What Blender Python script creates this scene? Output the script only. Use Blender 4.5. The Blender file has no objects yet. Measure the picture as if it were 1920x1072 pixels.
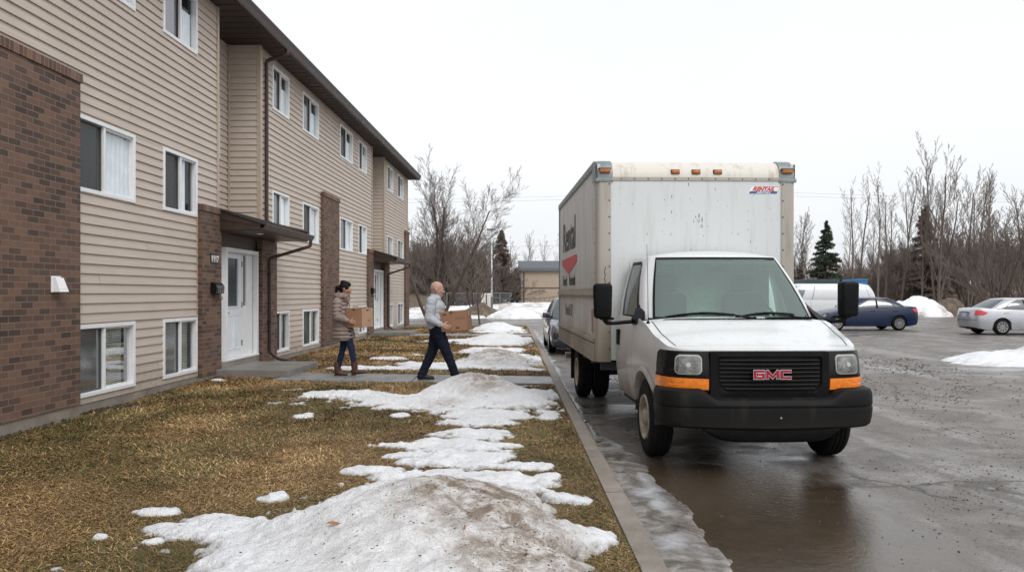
import bpy, bmesh, math, random
import numpy as np
from mathutils import Vector, Matrix, noise as mnoise

SC = bpy.context.scene
COL = SC.collection
PI = math.pi
rad = math.radians

# ------------------------------------------------------------------ helpers
class MB:
    """collects verts and faces of ONE mesh object"""
    def __init__(s):
        s.v = []; s.f = []; s.m = []; s.cur = 0
    def mat(s, i): s.cur = i; return s
    def add(s, vs, fs):
        o = len(s.v); s.v.extend([tuple(p) for p in vs])
        for f in fs: s.f.append(tuple(i + o for i in f)); s.m.append(s.cur)
        return s
    def quad(s, a, b, c, d): return s.add([a, b, c, d], [(0, 1, 2, 3)])
    def box(s, x0, x1, y0, y1, z0, z1, M=None):
        vs = [(x, y, z) for z in (z0, z1) for y in (y0, y1) for x in (x0, x1)]
        if M is not None: vs = [M @ Vector(p) for p in vs]
        return s.add(vs, [(0, 2, 3, 1), (4, 5, 7, 6), (0, 1, 5, 4), (2, 6, 7, 3), (0, 4, 6, 2), (1, 3, 7, 5)])
    def bbox(s, x0, x1, y0, y1, z0, z1, b=.01, M=None):
        """chamfered box"""
        b = min(b, abs(x1-x0)/2.01, abs(y1-y0)/2.01, abs(z1-z0)/2.01)
        bm = bmesh.new(); bmesh.ops.create_cube(bm, size=1)
        for v in bm.verts:
            v.co = Vector(((x0+x1)/2 + v.co.x*(x1-x0), (y0+y1)/2 + v.co.y*(y1-y0), (z0+z1)/2 + v.co.z*(z1-z0)))
        bmesh.ops.bevel(bm, geom=list(bm.edges), offset=b, segments=2, affect='EDGES', profile=.6)
        bm.verts.ensure_lookup_table(); bm.verts.index_update()
        vs = [(M @ v.co) if M is not None else v.co for v in bm.verts]
        fs = [[v.index for v in f.verts] for f in bm.faces]
        bm.free(); return s.add(vs, fs)
    def tube(s, pts, r, n=8, caps=True):
        pts = [Vector(p) for p in pts]
        if not hasattr(r, '__len__'): r = [r]*len(pts)
        vs = []; N = None
        for i, p in enumerate(pts):
            t = (pts[min(i+1, len(pts)-1)] - pts[max(i-1, 0)])
            if t.length < 1e-9: t = Vector((0, 0, 1))
            t.normalize()
            if N is None:
                N = t.cross(Vector((0, 0, 1)))
                if N.length < .05: N = t.cross(Vector((1, 0, 0)))
            N = (N - t * N.dot(t)).normalized(); B = t.cross(N)
            for k in range(n):
                a = 2*PI*k/n
                vs.append(p + (N*math.cos(a) + B*math.sin(a))*r[i])
        fs = []
        for i in range(len(pts)-1):
            for k in range(n):
                k2 = (k+1) % n
                fs.append((i*n+k, i*n+k2, (i+1)*n+k2, (i+1)*n+k))
        if caps:
            fs.append(tuple(range(n-1, -1, -1))); fs.append(tuple((len(pts)-1)*n+k for k in range(n)))
        return s.add(vs, fs)
    def bar(s, p0, p1, w, h, up=(0, 0, 1)):
        """rectangular bar"""
        p0 = Vector(p0); p1 = Vector(p1); t = (p1-p0).normalized(); up = Vector(up)
        a = t.cross(up)
        if a.length < 1e-4: a = t.cross(Vector((1, 0, 0)))
        a.normalize(); b = a.cross(t).normalized()
        vs = []
        for p in (p0, p1):
            for sx, sy in ((-1, -1), (1, -1), (1, 1), (-1, 1)): vs.append(p + a*sx*w/2 + b*sy*h/2)
        return s.add(vs, [(3, 2, 1, 0), (4, 5, 6, 7), (0, 1, 5, 4), (1, 2, 6, 5), (2, 3, 7, 6), (3, 0, 4, 7)])
    def lathe(s, prof, n=32, M=None, closed=False):
        """prof (r, h) round local x axis (h along x)"""
        vs = []
        for (r, h) in prof:
            for k in range(n):
                a = 2*PI*k/n; p = Vector((h, r*math.cos(a), r*math.sin(a)))
                vs.append(M @ p if M is not None else p)
        fs = []
        m = len(prof)
        for i in range(m - (0 if closed else 1)):
            j = (i+1) % m
            for k in range(n):
                k2 = (k+1) % n
                fs.append((i*n+k, i*n+k2, j*n+k2, j*n+k))
        return s.add(vs, fs)
    def grid(s, P, flip=False):
        """P[i][j] 3-d points"""
        ni = len(P); nj = len(P[0]); vs = [p for r in P for p in r]; fs = []
        for i in range(ni-1):
            for j in range(nj-1):
                q = (i*nj+j, i*nj+j+1, (i+1)*nj+j+1, (i+1)*nj+j)
                fs.append(q[::-1] if flip else q)
        return s.add(vs, fs)
    def poly(s, pts, depth=None):
        """flat polygon, with depth (vector) an extruded prism"""
        n = len(pts)
        if depth is None: return s.add(pts, [tuple(range(n))])
        d = Vector(depth); top = [Vector(p)+d for p in pts]
        fs = [tuple(range(n-1, -1, -1)), tuple(range(n, 2*n))]
        for i in range(n): j = (i+1) % n; fs.append((i, j, n+j, n+i))
        return s.add(list(pts)+top, fs)
    def build(s, name, mats, parent=None, smooth=False, loc=None, rotz=0, weld=False, auto=None):
        me = bpy.data.meshes.new(name)
        me.from_pydata([tuple(p) for p in s.v], [], s.f)
        if not isinstance(mats, (list, tuple)): mats = [mats]
        for m in mats: me.materials.append(m)
        if len(mats) > 1: me.polygons.foreach_set('material_index', s.m)
        bm = bmesh.new(); bm.from_mesh(me)
        if weld: bmesh.ops.remove_doubles(bm, verts=bm.verts, dist=weld if not isinstance(weld, bool) else 1e-4)
        bmesh.ops.recalc_face_normals(bm, faces=bm.faces)
        bm.to_mesh(me); bm.free()
        if smooth:
            me.polygons.foreach_set('use_smooth', [True]*len(me.polygons))
            if auto: me.set_sharp_from_angle(angle=rad(auto))
        o = bpy.data.objects.new(name, me); COL.objects.link(o)
        if parent is not None: o.parent = parent
        if loc is not None: o.location = loc
        if rotz: o.rotation_euler.z = rotz
        me.update()
        return o

def raw_mesh(name, V, F, mats, parent=None, smooth=False, attrs=None, n=None):
    """fast numpy mesh; F is (k, n) array"""
    V = np.asarray(V, dtype=np.float32); F = np.asarray(F, dtype=np.int32); k, n = F.shape
    me = bpy.data.meshes.new(name)
    me.vertices.add(len(V)); me.vertices.foreach_set('co', V.ravel())
    me.loops.add(k*n); me.loops.foreach_set('vertex_index', F.ravel())
    me.polygons.add(k); me.polygons.foreach_set('loop_start', np.arange(0, k*n, n, dtype=np.int32))
    if smooth: me.polygons.foreach_set('use_smooth', np.ones(k, dtype=bool))
    me.update(calc_edges=True)
    if attrs:
        for nm, (kind, data) in attrs.items():
            a = me.attributes.new(nm, kind, 'POINT')
            a.data.foreach_set('color' if kind == 'FLOAT_COLOR' else 'value', np.asarray(data, dtype=np.float32).ravel())
    if not isinstance(mats, (list, tuple)): mats = [mats]
    for m in mats: me.materials.append(m)
    o = bpy.data.objects.new(name, me); COL.objects.link(o)
    if parent is not None: o.parent = parent
    return o

def tag(o, label=None, cat=None, group=None, kind=None):
    if label: o['label'] = label
    if cat: o['category'] = cat
    if group: o['group'] = group
    if kind: o['kind'] = kind
    return o
def empty(name, loc=(0, 0, 0), rz=0, label=None, cat=None, group=None):
    o = bpy.data.objects.new(name, None); COL.objects.link(o); o.empty_display_size = .2
    o.location = loc; o.rotation_euler.z = rz
    return tag(o, label, cat, group)
def copy_tree(o, parent=None):
    c = o.copy(); COL.objects.link(c)
    if parent is not None: c.parent = parent
    for ch in list(o.children): copy_tree(ch, c)
    return c
def text_mesh(body, size, extrude=.002, offset=0, shear=0, sx=1, align='CENTER', sp=1):
    cu = bpy.data.curves.new('lettering', 'FONT'); cu.body = body; cu.size = size; cu.extrude = extrude
    cu.offset = offset; cu.shear = shear; cu.align_x = align; cu.align_y = 'BOTTOM_BASELINE'; cu.space_character = sp
    cu.resolution_u = 3
    o = bpy.data.objects.new('lettering', cu); COL.objects.link(o)
    dg = bpy.context.evaluated_depsgraph_get(); dg.update()
    me = bpy.data.meshes.new_from_object(o.evaluated_get(dg)); bpy.data.objects.remove(o)
    if sx != 1: me.transform(Matrix.Diagonal((sx, 1, 1, 1)))
    return me
def lettering(name, body, size, M, mat, parent, **k):
    me = text_mesh(body, size, **k); me.transform(M); me.materials.clear(); me.materials.append(mat)
    o = bpy.data.objects.new(name, me); COL.objects.link(o); o.parent = parent; return o

# vector value noise (for terrain heights)
def _hash(ix, iy, s):
    h = (ix*374761393 + iy*668265263 + s*1442695041) & 0xffffffff
    h = ((h ^ (h >> 13))*1274126177) & 0xffffffff
    return ((h ^ (h >> 16)) & 0xffff)/65535.0
def vnoise(x, y, s=0):
    x = np.asarray(x, float); y = np.asarray(y, float)
    ix = np.floor(x).astype(np.int64); iy = np.floor(y).astype(np.int64); fx = x-ix; fy = y-iy
    fx = fx*fx*(3-2*fx); fy = fy*fy*(3-2*fy)
    a = _hash(ix, iy, s); b = _hash(ix+1, iy, s); c = _hash(ix, iy+1, s); d = _hash(ix+1, iy+1, s)
    return (a*(1-fx)+b*fx)*(1-fy) + (c*(1-fx)+d*fx)*fy
def fbm(x, y, o=4, s=0):
    t = 0; a = .5; f = 1; n = 0
    for i in range(o): t = t + a*vnoise(x*f+i*17.3, y*f-i*9.1, s+i); n += a; a *= .5; f *= 2.03
    return t/n
# ------------------------------------------------------------------ materials
class NT:
    def __init__(s, name):
        s.m = bpy.data.materials.new(name); s.m.use_nodes = True
        s.t = s.m.node_tree; s.n = s.t.nodes; s.b = s.n['Principled BSDF']; s.out = s.n['Material Output']
    def node(s, t, **k):
        x = s.n.new(t)
        for a, b in k.items(): setattr(x, a, b)
        return x
    def link(s, a, b): s.t.links.new(a, b)
    def coord(s, kind='Object', scale=(1, 1, 1), rot=(0, 0, 0)):
        tc = s.node('ShaderNodeTexCoord'); mp = s.node('ShaderNodeMapping')
        mp.inputs['Scale'].default_value = scale; mp.inputs['Rotation'].default_value = rot
        s.link(tc.outputs[kind], mp.inputs[0]); return mp.outputs[0]
    def noise(s, scale=5, detail=4, rough=.55, vec=None, dist=0):
        x = s.node('ShaderNodeTexNoise'); x.inputs['Scale'].default_value = scale; x.inputs['Detail'].default_value = detail
        x.inputs['Roughness'].default_value = rough; x.inputs['Distortion'].default_value = dist
        if vec is not None: s.link(vec, x.inputs['Vector'])
        return x.outputs['Fac']
    def ramp(s, fac, stops, interp='LINEAR'):
        r = s.node('ShaderNodeValToRGB'); r.color_ramp.interpolation = interp
        el = r.color_ramp.elements
        while len(el) < len(stops): el.new(.5)
        for e, (p, c) in zip(el, stops):
            e.position = p; e.color = (c, c, c, 1) if not hasattr(c, '__len__') else (*c[:3], 1)
        s.link(fac, r.inputs[0]); return r.outputs[0]
    def mix(s, fac, a, b, mode='MIX'):
        x = s.node('ShaderNodeMix', data_type='RGBA', blend_type=mode)
        s._set(fac, x.inputs[0]); s._set(a, x.inputs[6]); s._set(b, x.inputs[7]); return x.outputs[2]
    def math(s, op, a, b=0, clamp=False):
        x = s.node('ShaderNodeMath', operation=op); x.use_clamp = clamp
        s._set(a, x.inputs[0]); s._set(b, x.inputs[1]); return x.outputs[0]
    def _set(s, v, inp):
        if isinstance(v, (int, float)): inp.default_value = v
        elif isinstance(v, (tuple, list)): inp.default_value = (*v[:3], 1)
        else: s.link(v, inp)
    def sep(s, vec):
        x = s.node('ShaderNodeSeparateXYZ'); s.link(vec, x.inputs[0]); return x.outputs
    def base(s, v): s._set(v, s.b.inputs['Base Color']); return s
    def rough(s, v): s._set(v, s.b.inputs['Roughness']); return s
    def set(s, **k):
        for a, b in k.items(): s._set(b, s.b.inputs[a.replace('_', ' ')])
        return s
    def bump(s, h, strength=.3, dist=.01, prev=None):
        x = s.node('ShaderNodeBump'); x.inputs['Strength'].default_value = strength; x.inputs['Distance'].default_value = dist
        s._set(h, x.inputs['Height'])
        if prev is not None: s.link(prev, x.inputs['Normal'])
        s.link(x.outputs[0], s.b.inputs['Normal']); return x.outputs[0]
    def attr(s, name):
        x = s.node('ShaderNodeAttribute'); x.attribute_name = name; return x

def simple(name, col, rough=.6, metal=0, var=.12, scale=8, bump=0, bscale=40, spec=.5, coat=0):
    t = NT(name); vec = t.coord()
    n = t.noise(scale, 5, .6, vec)
    lo = tuple(c*(1-var) for c in col); hi = tuple(min(1, c*(1+var)) for c in col)
    t.base(t.ramp(n, [(.3, lo), (.7, hi)])).rough(t.ramp(n, [(.3, max(0, rough-.06)), (.7, min(1, rough+.06))]))
    t.set(Metallic=metal); t.b.inputs['Specular IOR Level'].default_value = spec
    if coat: t.b.inputs['Coat Weight'].default_value = coat; t.b.inputs['Coat Roughness'].default_value = .05
    if bump: t.bump(t.noise(bscale, 4, .6, vec), bump, .01)
    return t.m

def siding_mat():
    t = NT('vinyl_siding'); vec = t.coord(scale=(1, .25, 6)); v2 = t.coord()
    n = t.noise(6, 5, .6, vec); g = t.noise(1.1, 4, .6, v2)
    c = t.ramp(n, [(.3, (.455, .385, .328)), (.7, (.525, .45, .388))])
    c = t.mix(t.ramp(g, [(.4, 0.0), (.75, .35)]), c, (.38, .325, .26))
    z = t.sep(v2)[2]
    low = t.math('MULTIPLY', t.ramp(z, [(.05, 1.0), (.55, 0.0)]), t.noise(9, 4, .6, v2))
    c = t.mix(low, c, (.17, .13, .09)); t.base(c).rough(.55); t.bump(n, .12, .004)
    return t.m
def brick_mat():
    t = NT('brown_brick'); tc = t.node('ShaderNodeTexCoord'); geo = t.node('ShaderNodeNewGeometry')
    x, y, z = t.sep(tc.outputs['Object'])
    # along = y on the long faces, x on the narrow ends
    nx, ny, nz = t.sep(tc.outputs['Normal'])
    k = t.math('GREATER_THAN', t.math('ABSOLUTE', ny), .7)
    along = t.math('ADD', t.math('MULTIPLY', x, k), t.math('MULTIPLY', y, t.math('SUBTRACT', 1.0, k)))
    cb = t.node('ShaderNodeCombineXYZ'); t.link(along, cb.inputs[0]); t.link(z, cb.inputs[1])
    br = t.node('ShaderNodeTexBrick'); br.offset = .5
    br.inputs['Scale'].default_value = 1; br.inputs['Brick Width'].default_value = .205; br.inputs['Row Height'].default_value = .074
    br.inputs['Mortar Size'].default_value = .0055; br.inputs['Mortar Smooth'].default_value = .2; br.inputs['Bias'].default_value = -.1
    br.inputs['Color1'].default_value = (.045, .028, .022, 1); br.inputs['Color2'].default_value = (.20, .108, .070, 1)
    br.inputs['Mortar'].default_value = (.20, .16, .13, 1)
    t.link(cb.outputs[0], br.inputs['Vector'])
    vec = tc.outputs['Object']
    n = t.noise(22, 5, .7, vec); g = t.noise(1.3, 3, .5, vec)
    c = t.mix(t.ramp(n, [(.35, 0.0), (.75, .45)]), br.outputs['Color'], (.075, .05, .042))
    c = t.mix(t.ramp(g, [(.35, 0.0), (.7, .25)]), c, (.22, .14, .10))
    t.base(c).rough(.85)
    h = t.math('SUBTRACT', t.math('MULTIPLY', n, .35), br.outputs['Fac'])
    t.bump(h, .6, .006); return t.m
def brick_cap_mat():
    t = NT('soldier_brick'); tc = t.node('ShaderNodeTexCoord'); x, y, z = t.sep(tc.outputs['Object'])
    w = t.math('FRACT', t.math('MULTIPLY', y, 1/.074)); mort = t.math('LESS_THAN', w, .13)
    cell = t.math('FLOOR', t.math('MULTIPLY', y, 1/.074))
    wn = t.node('ShaderNodeTexWhiteNoise', noise_dimensions='1D'); t.link(cell, wn.inputs['W'])
    c = t.ramp(wn.outputs[0], [(0, (.09, .05, .036)), (1, (.21, .115, .075))])
    c = t.mix(mort, c, (.21, .17, .14)); t.base(c).rough(.85); t.bump(t.noise(30, 4, .6, tc.outputs['Object']), .4, .006)
    return t.m
def truck_paint(name, col, dirt=(.17, .135, .095), zlo=.45, zhi=1.25, rough=.32, streak=.35, coat=.25, base_dirt=0.0, rivet=False):
    t = NT(name); vec = t.coord(); z = t.sep(vec)[2]
    st = t.noise(3.2, 6, .65, t.coord(scale=(3, 3, .35))); sp = t.noise(38, 3, .6, vec); big = t.noise(1.4, 4, .6, vec)
    mr = t.node('ShaderNodeMapRange'); t.link(z, mr.inputs[0]); mr.inputs[1].default_value = zlo; mr.inputs[2].default_value = zhi
    mr.inputs[3].default_value = 1; mr.inputs[4].default_value = 0
    low = t.math('MULTIPLY', t.math('POWER', mr.outputs[0], .8), t.ramp(big, [(.25, .45), (.62, 1.0)]), True)
    f = t.math('MAXIMUM', low, t.math('MULTIPLY', t.ramp(st, [(.52, base_dirt), (.75, 1.0)]), streak), True)
    c = t.mix(f, col, dirt)
    c = t.mix(t.ramp(sp, [(.70, 0.0), (.76, .55)]), c, (.10, .08, .06))
    t.base(c).rough(t.math('ADD', rough, t.math('MULTIPLY', f, .4)))
    t.b.inputs['Coat Weight'].default_value = coat; t.b.inputs['Coat Roughness'].default_value = .12
    return t.m
def glass_mat(name, tint=(.55, .62, .60), refl=.12, rough=.02, opac=.25, fk=1.0):
    t = NT(name); t.n.remove(t.b)
    tr = t.node('ShaderNodeBsdfTransparent'); tr.inputs[0].default_value = (*tint, 1)
    gl = t.node('ShaderNodeBsdfGlossy'); gl.inputs['Roughness'].default_value = rough; gl.inputs[0].default_value = (.95, .97, 1, 1)
    fr = t.node('ShaderNodeFresnel'); fr.inputs[0].default_value = 1.5
    mx = t.node('ShaderNodeMixShader'); t.link(t.math('ADD', t.math('MULTIPLY', fr.outputs[0], fk), refl, True), mx.inputs[0])
    t.link(tr.outputs[0], mx.inputs[1]); t.link(gl.outputs[0], mx.inputs[2])
    df = t.node('ShaderNodeBsdfDiffuse'); df.inputs[0].default_value = (*[c*.55 for c in tint], 1)
    m2 = t.node('ShaderNodeMixShader'); m2.inputs[0].default_value = opac
    t.link(mx.outputs[0], m2.inputs[1]); t.link(df.outputs[0], m2.inputs[2]); t.link(m2.outputs[0], t.out.inputs[0])
    return t.m
def wet_asphalt():
    t = NT('wet_asphalt'); v = t.coord()
    big = t.noise(.22, 5, .6, v, .6); mid = t.noise(1.1, 5, .62, v, .4); fine = t.noise(55, 3, .7, v); gr = t.noise(190, 2, .6, v)
    strk = t.noise(.9, 5, .6, t.coord(scale=(1.0, .16, 1), rot=(0, 0, .42)), .5)
    x, y, z = t.sep(v)
    c = t.ramp(mid, [(.3, (.08, .071, .063)), (.52, (.15, .136, .124)), (.72, (.28, .262, .245))])
    # muddy melt water in front of and under the truck
    dx = t.math('MULTIPLY', t.math('SUBTRACT', x, 1.95), .55); dy = t.math('MULTIPLY', t.math('SUBTRACT', y, 5.7), .30)
    d = t.math('SQRT', t.math('ADD', t.math('MULTIPLY', dx, dx), t.math('MULTIPLY', dy, dy)))
    pud = t.ramp(t.math('ADD', d, t.math('MULTIPLY', t.math('SUBTRACT', mid, .5), .9)), [(.45, 1.0), (.75, 0.0)])
    c = t.mix(t.math('MULTIPLY', pud, .95), c, (.050, .036, .022))
    c = t.mix(t.math('MULTIPLY', t.ramp(strk, [(.54, 0.0), (.64, .7)]), t.math('SUBTRACT', 1.0, pud)), c, (.34, .33, .325))
    c = t.mix(t.ramp(big, [(.46, 0.0), (.62, .6)]), c, (.13, .10, .075))
    c = t.mix(t.ramp(fine, [(.56, 0.0), (.64, .7)]), c, (.025, .022, .02))
    cv = t.node('ShaderNodeTexVoronoi', feature='DISTANCE_TO_EDGE'); cv.inputs['Scale'].default_value = .55
    wv = t.node('ShaderNodeVectorMath', operation='ADD'); t.link(v, wv.inputs[0]); nc = t.node('ShaderNodeTexNoise'); nc.inputs['Scale'].default_value = 1.1; nc.inputs['Detail'].default_value = 4; t.link(v, nc.inputs['Vector']); t.link(nc.outputs['Color'], wv.inputs[1]); t.link(wv.outputs[0], cv.inputs['Vector'])
    crk = t.math('MULTIPLY', t.ramp(cv.outputs['Distance'], [(.006, 1.0), (.022, 0.0)]), t.math('MULTIPLY', t.ramp(y, [(0.0, 0.0), (1.0, 1.0)]), t.ramp(t.noise(.35, 3, .5, v), [(.5, 0.0), (.58, .85)])))
    c = t.mix(crk, c, (.02, .018, .016))
    mud = t.noise(2.6, 6, .7, v, .6); c = t.mix(t.ramp(mud, [(.50, 0.0), (.62, .75)]), c, (.075, .056, .040))
    c = t.mix(t.ramp(gr, [(.66, 0.0), (.74, .28)]), c, (.30, .27, .24))
    t.base(c)
    wet = t.math('MAXIMUM', t.ramp(t.noise(.5, 5, .62, t.coord(scale=(.7, 1.5, 1)), .8), [(.50, 0.0), (.62, .85)]), pud)
    dry = t.ramp(fine, [(.3, .36), (.7, .60)])
    r = t.node('ShaderNodeMix', data_type='FLOAT'); t.link(wet, r.inputs[0]); t.link(dry, r.inputs[2]); r.inputs[3].default_value = .10
    t.rough(r.outputs[0]); t.b.inputs['Specular IOR Level'].default_value = .55
    rip = t.noise(16, 3, .6, v)
    b1 = t.bump(t.math('MULTIPLY', t.math('SUBTRACT', 1.0, t.math('MULTIPLY', wet, .8)), t.math('ADD', gr, fine)), .55, .006)
    t.bump(rip, .16, .012, b1)
    return t.m
def concrete(name, c1=(.20, .185, .165), c2=(.33, .31, .285), rough=.75, joint=None):
    t = NT(name); v = t.coord(); n = t.noise(2.2, 6, .65, v); f = t.noise(60, 3, .6, v)
    c = t.ramp(n, [(.3, c1), (.7, c2)]); c = t.mix(t.ramp(f, [(.55, 0.0), (.7, .45)]), c, tuple(k*.5 for k in c1))
    t.base(c).rough(t.ramp(n, [(.35, rough-.35), (.65, rough)])); t.bump(t.math('ADD', f, t.math('MULTIPLY', n, 2)), .35, .006)
    return t.m
def lawn_mat():
    t = NT('matted_turf'); v = t.coord(); n = t.noise(1.3, 6, .65, v, .3); f = t.noise(34, 4, .7, v); g = t.noise(.6, 4, .6, v)
    c = t.ramp(n, [(.3, (.075, .052, .026)), (.5, (.19, .125, .055)), (.7, (.29, .195, .09))])
    c = t.mix(t.ramp(g, [(.5, 0.0), (.68, .6)]), c, (.07, .085, .025))
    c = t.mix(t.ramp(f, [(.35, .75), (.6, 0.0)]), c, (.04, .028, .014)); t.base(c).rough(.9); t.bump(f, .9, .03)
    return t.m
def blade_mat():
    t = NT('dry_grass_blades'); a = t.attr('tint'); t.base(a.outputs['Color']).rough(.65)
    t.b.inputs['Subsurface Weight'].default_value = 0; t.b.inputs['Specular IOR Level'].default_value = .3
    return t.m
def snow_mat():
    t = NT('old_snow'); v = t.coord(); a = t.attr('dirt'); th = t.attr('thin')
    n = t.noise(3.0, 6, .65, v, .3); f = t.noise(26, 5, .7, v); s = t.noise(75, 3, .65, v)
    c = t.ramp(t.noise(1.6, 8, .7, v, .4), [(.30, (.64, .66, .69)), (.46, (.80, .815, .84)), (.7, (.87, .88, .90))])
    c = t.mix(t.ramp(f, [(.30, .35), (.44, 0.0)]), c, (.46, .47, .49))
    dm = t.math('MULTIPLY', a.outputs['Fac'], t.ramp(t.noise(7, 6, .72, v, .5), [(.40, 0.0), (.58, 1.0)]), True)
    c = t.mix(t.math('MULTIPLY', a.outputs['Fac'], .45), c, (.50, .42, .33))
    c = t.mix(t.math('MULTIPLY', dm, .9), c, (.19, .13, .08))
    spk = t.ramp(s, [(.60, 0.0), (.65, 1.0)]); spk2 = t.math('MULTIPLY', spk, t.math('ADD', t.math('MULTIPLY', a.outputs['Fac'], 1.1), .10), True)
    c = t.mix(spk2, c, (.06, .045, .032))
    c = t.mix(t.math('MULTIPLY', th.outputs['Fac'], t.ramp(f, [(.45, 1.0), (.65, .35)])), c, (.27, .25, .22))
    t.base(c).rough(.6); t.b.inputs['Specular IOR Level'].default_value = .35
    t.b.inputs['Subsurface Weight'].default_value = 0
    t.bump(t.math('ADD', f, t.math('MULTIPLY', s, .5)), .9, .03)
    return t.m
def ice_mat():
    t = NT('dirty_ice'); v = t.coord(); n = t.noise(5, 6, .7, v, .8); a = t.attr('dirt')
    c = t.ramp(n, [(.32, (.07, .06, .05)), (.5, (.17, .155, .14)), (.68, (.34, .325, .31))])
    c = t.mix(t.math('MULTIPLY', a.outputs['Fac'], .6), c, (.55, .57, .60)); t.base(c)
    t.rough(t.ramp(n, [(.3, .10), (.7, .45)])); t.bump(n, .5, .03); return t.m
def bark(name, c1, c2, sc=14):
    t = NT(name); n = t.noise(sc, 5, .7, t.coord(scale=(1, 1, .25)))
    t.base(t.ramp(n, [(.3, c1), (.7, c2)])).rough(.9); t.bump(n, .5, .02); return t.m
def far_ground():
    t = NT('snowy_ground'); v = t.coord(); n = t.noise(.11, 6, .62, v, .5); f = t.noise(1.2, 5, .65, v)
    sn = t.ramp(t.math('ADD', n, t.math('MULTIPLY', t.math('SUBTRACT', f, .5), .25)), [(.47, 0.0), (.52, 1.0)])
    c = t.mix(sn, t.ramp(f, [(.3, (.12, .085, .05)), (.7, (.24, .18, .11))]), (.66, .67, .70))
    t.base(c).rough(.8); t.bump(f, .5, .1); return t.m
def fabric(name, c, var=.2, rough=.85, sc=25, bump=.4):
    return simple(name, c, rough, 0, var, sc, bump, 90, .25)

M = {}
M['siding'] = siding_mat(); M['brick'] = brick_mat(); M['brick_cap'] = brick_cap_mat()
M['trim'] = simple('beige_trim', (.42, .34, .26), .5, var=.08)
M['white_frame'] = simple('white_vinyl', (.74, .75, .76), .4, var=.05, bump=.05)
M['white_door'] = simple('white_door_paint', (.70, .73, .77), .35, var=.05)
M['brown_metal'] = simple('brown_metal', (.042, .024, .019), .42, var=.2, scale=5, bump=.08)
M['brown_soffit'] = simple('brown_soffit', (.034, .022, .019), .6, var=.2, scale=3)
M['shingle'] = simple('dark_shingles', (.035, .03, .028), .9, var=.4, scale=40, bump=.6)
M['foundation'] = concrete('foundation_concrete', (.16, .135, .11), (.32, .285, .24), .9)
M['slab'] = concrete('porch_concrete', (.13, .125, .115), (.24, .23, .21), .7)
M['path'] = concrete('path_concrete', (.17, .17, .175), (.31, .31, .315), .6)
M['kerb'] = concrete('kerb_concrete', (.15, .125, .10), (.30, .265, .23), .8)
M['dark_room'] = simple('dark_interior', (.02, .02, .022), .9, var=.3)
M['screen'] = simple('insect_screen', (.075, .08, .085), .5, var=.15, scale=3, bump=.1)
M['blind'] = simple('curtain_cloth', (.88, .91, .94), .8, var=.08, scale=5)
M['blind2'] = simple('blind_slats', (.80, .84, .76), .7, var=.15, scale=3)
M['glass'] = glass_mat('window_glass', (.93, .96, .97), .03, .02, .02, .35)
M['glass_dark'] = glass_mat('screened_glass', (.40, .42, .43), .03, .1, .18, .30)
M['asphalt'] = wet_asphalt(); M['lawn'] = lawn_mat(); M['blades'] = blade_mat(); M['snow'] = snow_mat(); M['ice'] = ice_mat()
M['ground'] = far_ground()
M['black_plastic'] = simple('black_plastic', (.008, .008, .009), .45, var=.3, scale=6, bump=.12, bscale=200, spec=.10)
M['bumper'] = truck_paint('scuffed_black_bumper', (.006, .006, .0065), (.034, .031, .027), .3, .62, .5, .75, 0, .18); M['bumper'].node_tree.nodes['Principled BSDF'].inputs['Specular IOR Level'].default_value = .13
M['header'] = simple('brown_door_header', (.10, .075, .06), .6)
M['bezel'] = simple('headlamp_bezel', (.008, .008, .009), .25, var=.2, spec=.25)
M['rubber'] = simple('tyre_rubber', (.011, .0105, .010), .8, var=.35, scale=12, bump=.3, spec=.15)
M['chrome'] = simple('chrome', (.75, .75, .76), .15, 1, .05)
M['dull_metal'] = simple('dull_metal', (.32, .32, .32), .45, .8, .15, 10)
M['wheel_steel'] = simple('dirty_wheel_steel', (.34, .29, .22), .5, .2, .35, 9, .1)
M['cab_white'] = truck_paint('white_cab_paint', (.68, .69, .70), (.20, .155, .10), .45, 1.42, .28, .16, .40)
M['hood_white'] = truck_paint('white_hood_paint', (.68, .70, .71), (.34, .31, .26), .2, 1.16, .25, .30, .5, .04)
M['box_side'] = truck_paint('white_box_side', (.60, .61, .61), (.27, .23, .175), .75, 2.3, .45, .6, .05, .15)
M['box_front'] = truck_paint('white_box_front', (.61, .64, .645), (.42, .41, .37), .75, 1.6, .5, .5, .0, .1)
M['box_cap'] = truck_paint('stained_roof_cap', (.71, .69, .63), (.33, .28, .21), .1, .5, .5, .8, .0, .2)
M['box_post'] = truck_paint('dull_aluminium', (.40, .375, .335), (.20, .16, .11), .7, 2.2, .42, .6, .0, .15)
M['casting'] = simple('grey_casting', (.22, .25, .25), .45, .3, .2, 10, .2)
M['amber'] = simple('amber_lens', (.85, .22, .012), .18, var=.18, scale=30, coat=.5, bump=.3, bscale=120)
M['amber_dark'] = simple('dull_amber_lens', (.40, .13, .03), .3, var=.3, scale=40)
M['red_lens'] = simple('red_lens', (.55, .015, .03), .15, var=.15, scale=20, coat=.6)
M['lamp'] = simple('headlamp_glass', (.17, .17, .16), .12, .6, .7, 14, .6, 40, coat=1)
M['lamp_rim'] = simple('headlamp_rim', (.42, .44, .40), .3, .1, .1)
M['windshield'] = glass_mat('windshield_glass', (.70, .98, .86), .07, .02, .17, .8)
M['carglass'] = glass_mat('car_window_glass', (.30, .36, .36), .10, .02, .18)
M['red_letter'] = simple('red_enamel', (.33, .008, .03), .3, var=.15, spec=.3)
M['red_paint'] = simple('red_decal', (.55, .05, .05), .45, var=.12)
M['blue_paint'] = simple('blue_decal', (.045, .10, .26), .45, var=.2)
M['white_decal'] = simple('white_decal', (.78, .78, .80), .4, var=.04)
M['black_paint'] = simple('black_decal', (.03, .03, .034), .5, var=.3)
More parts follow.
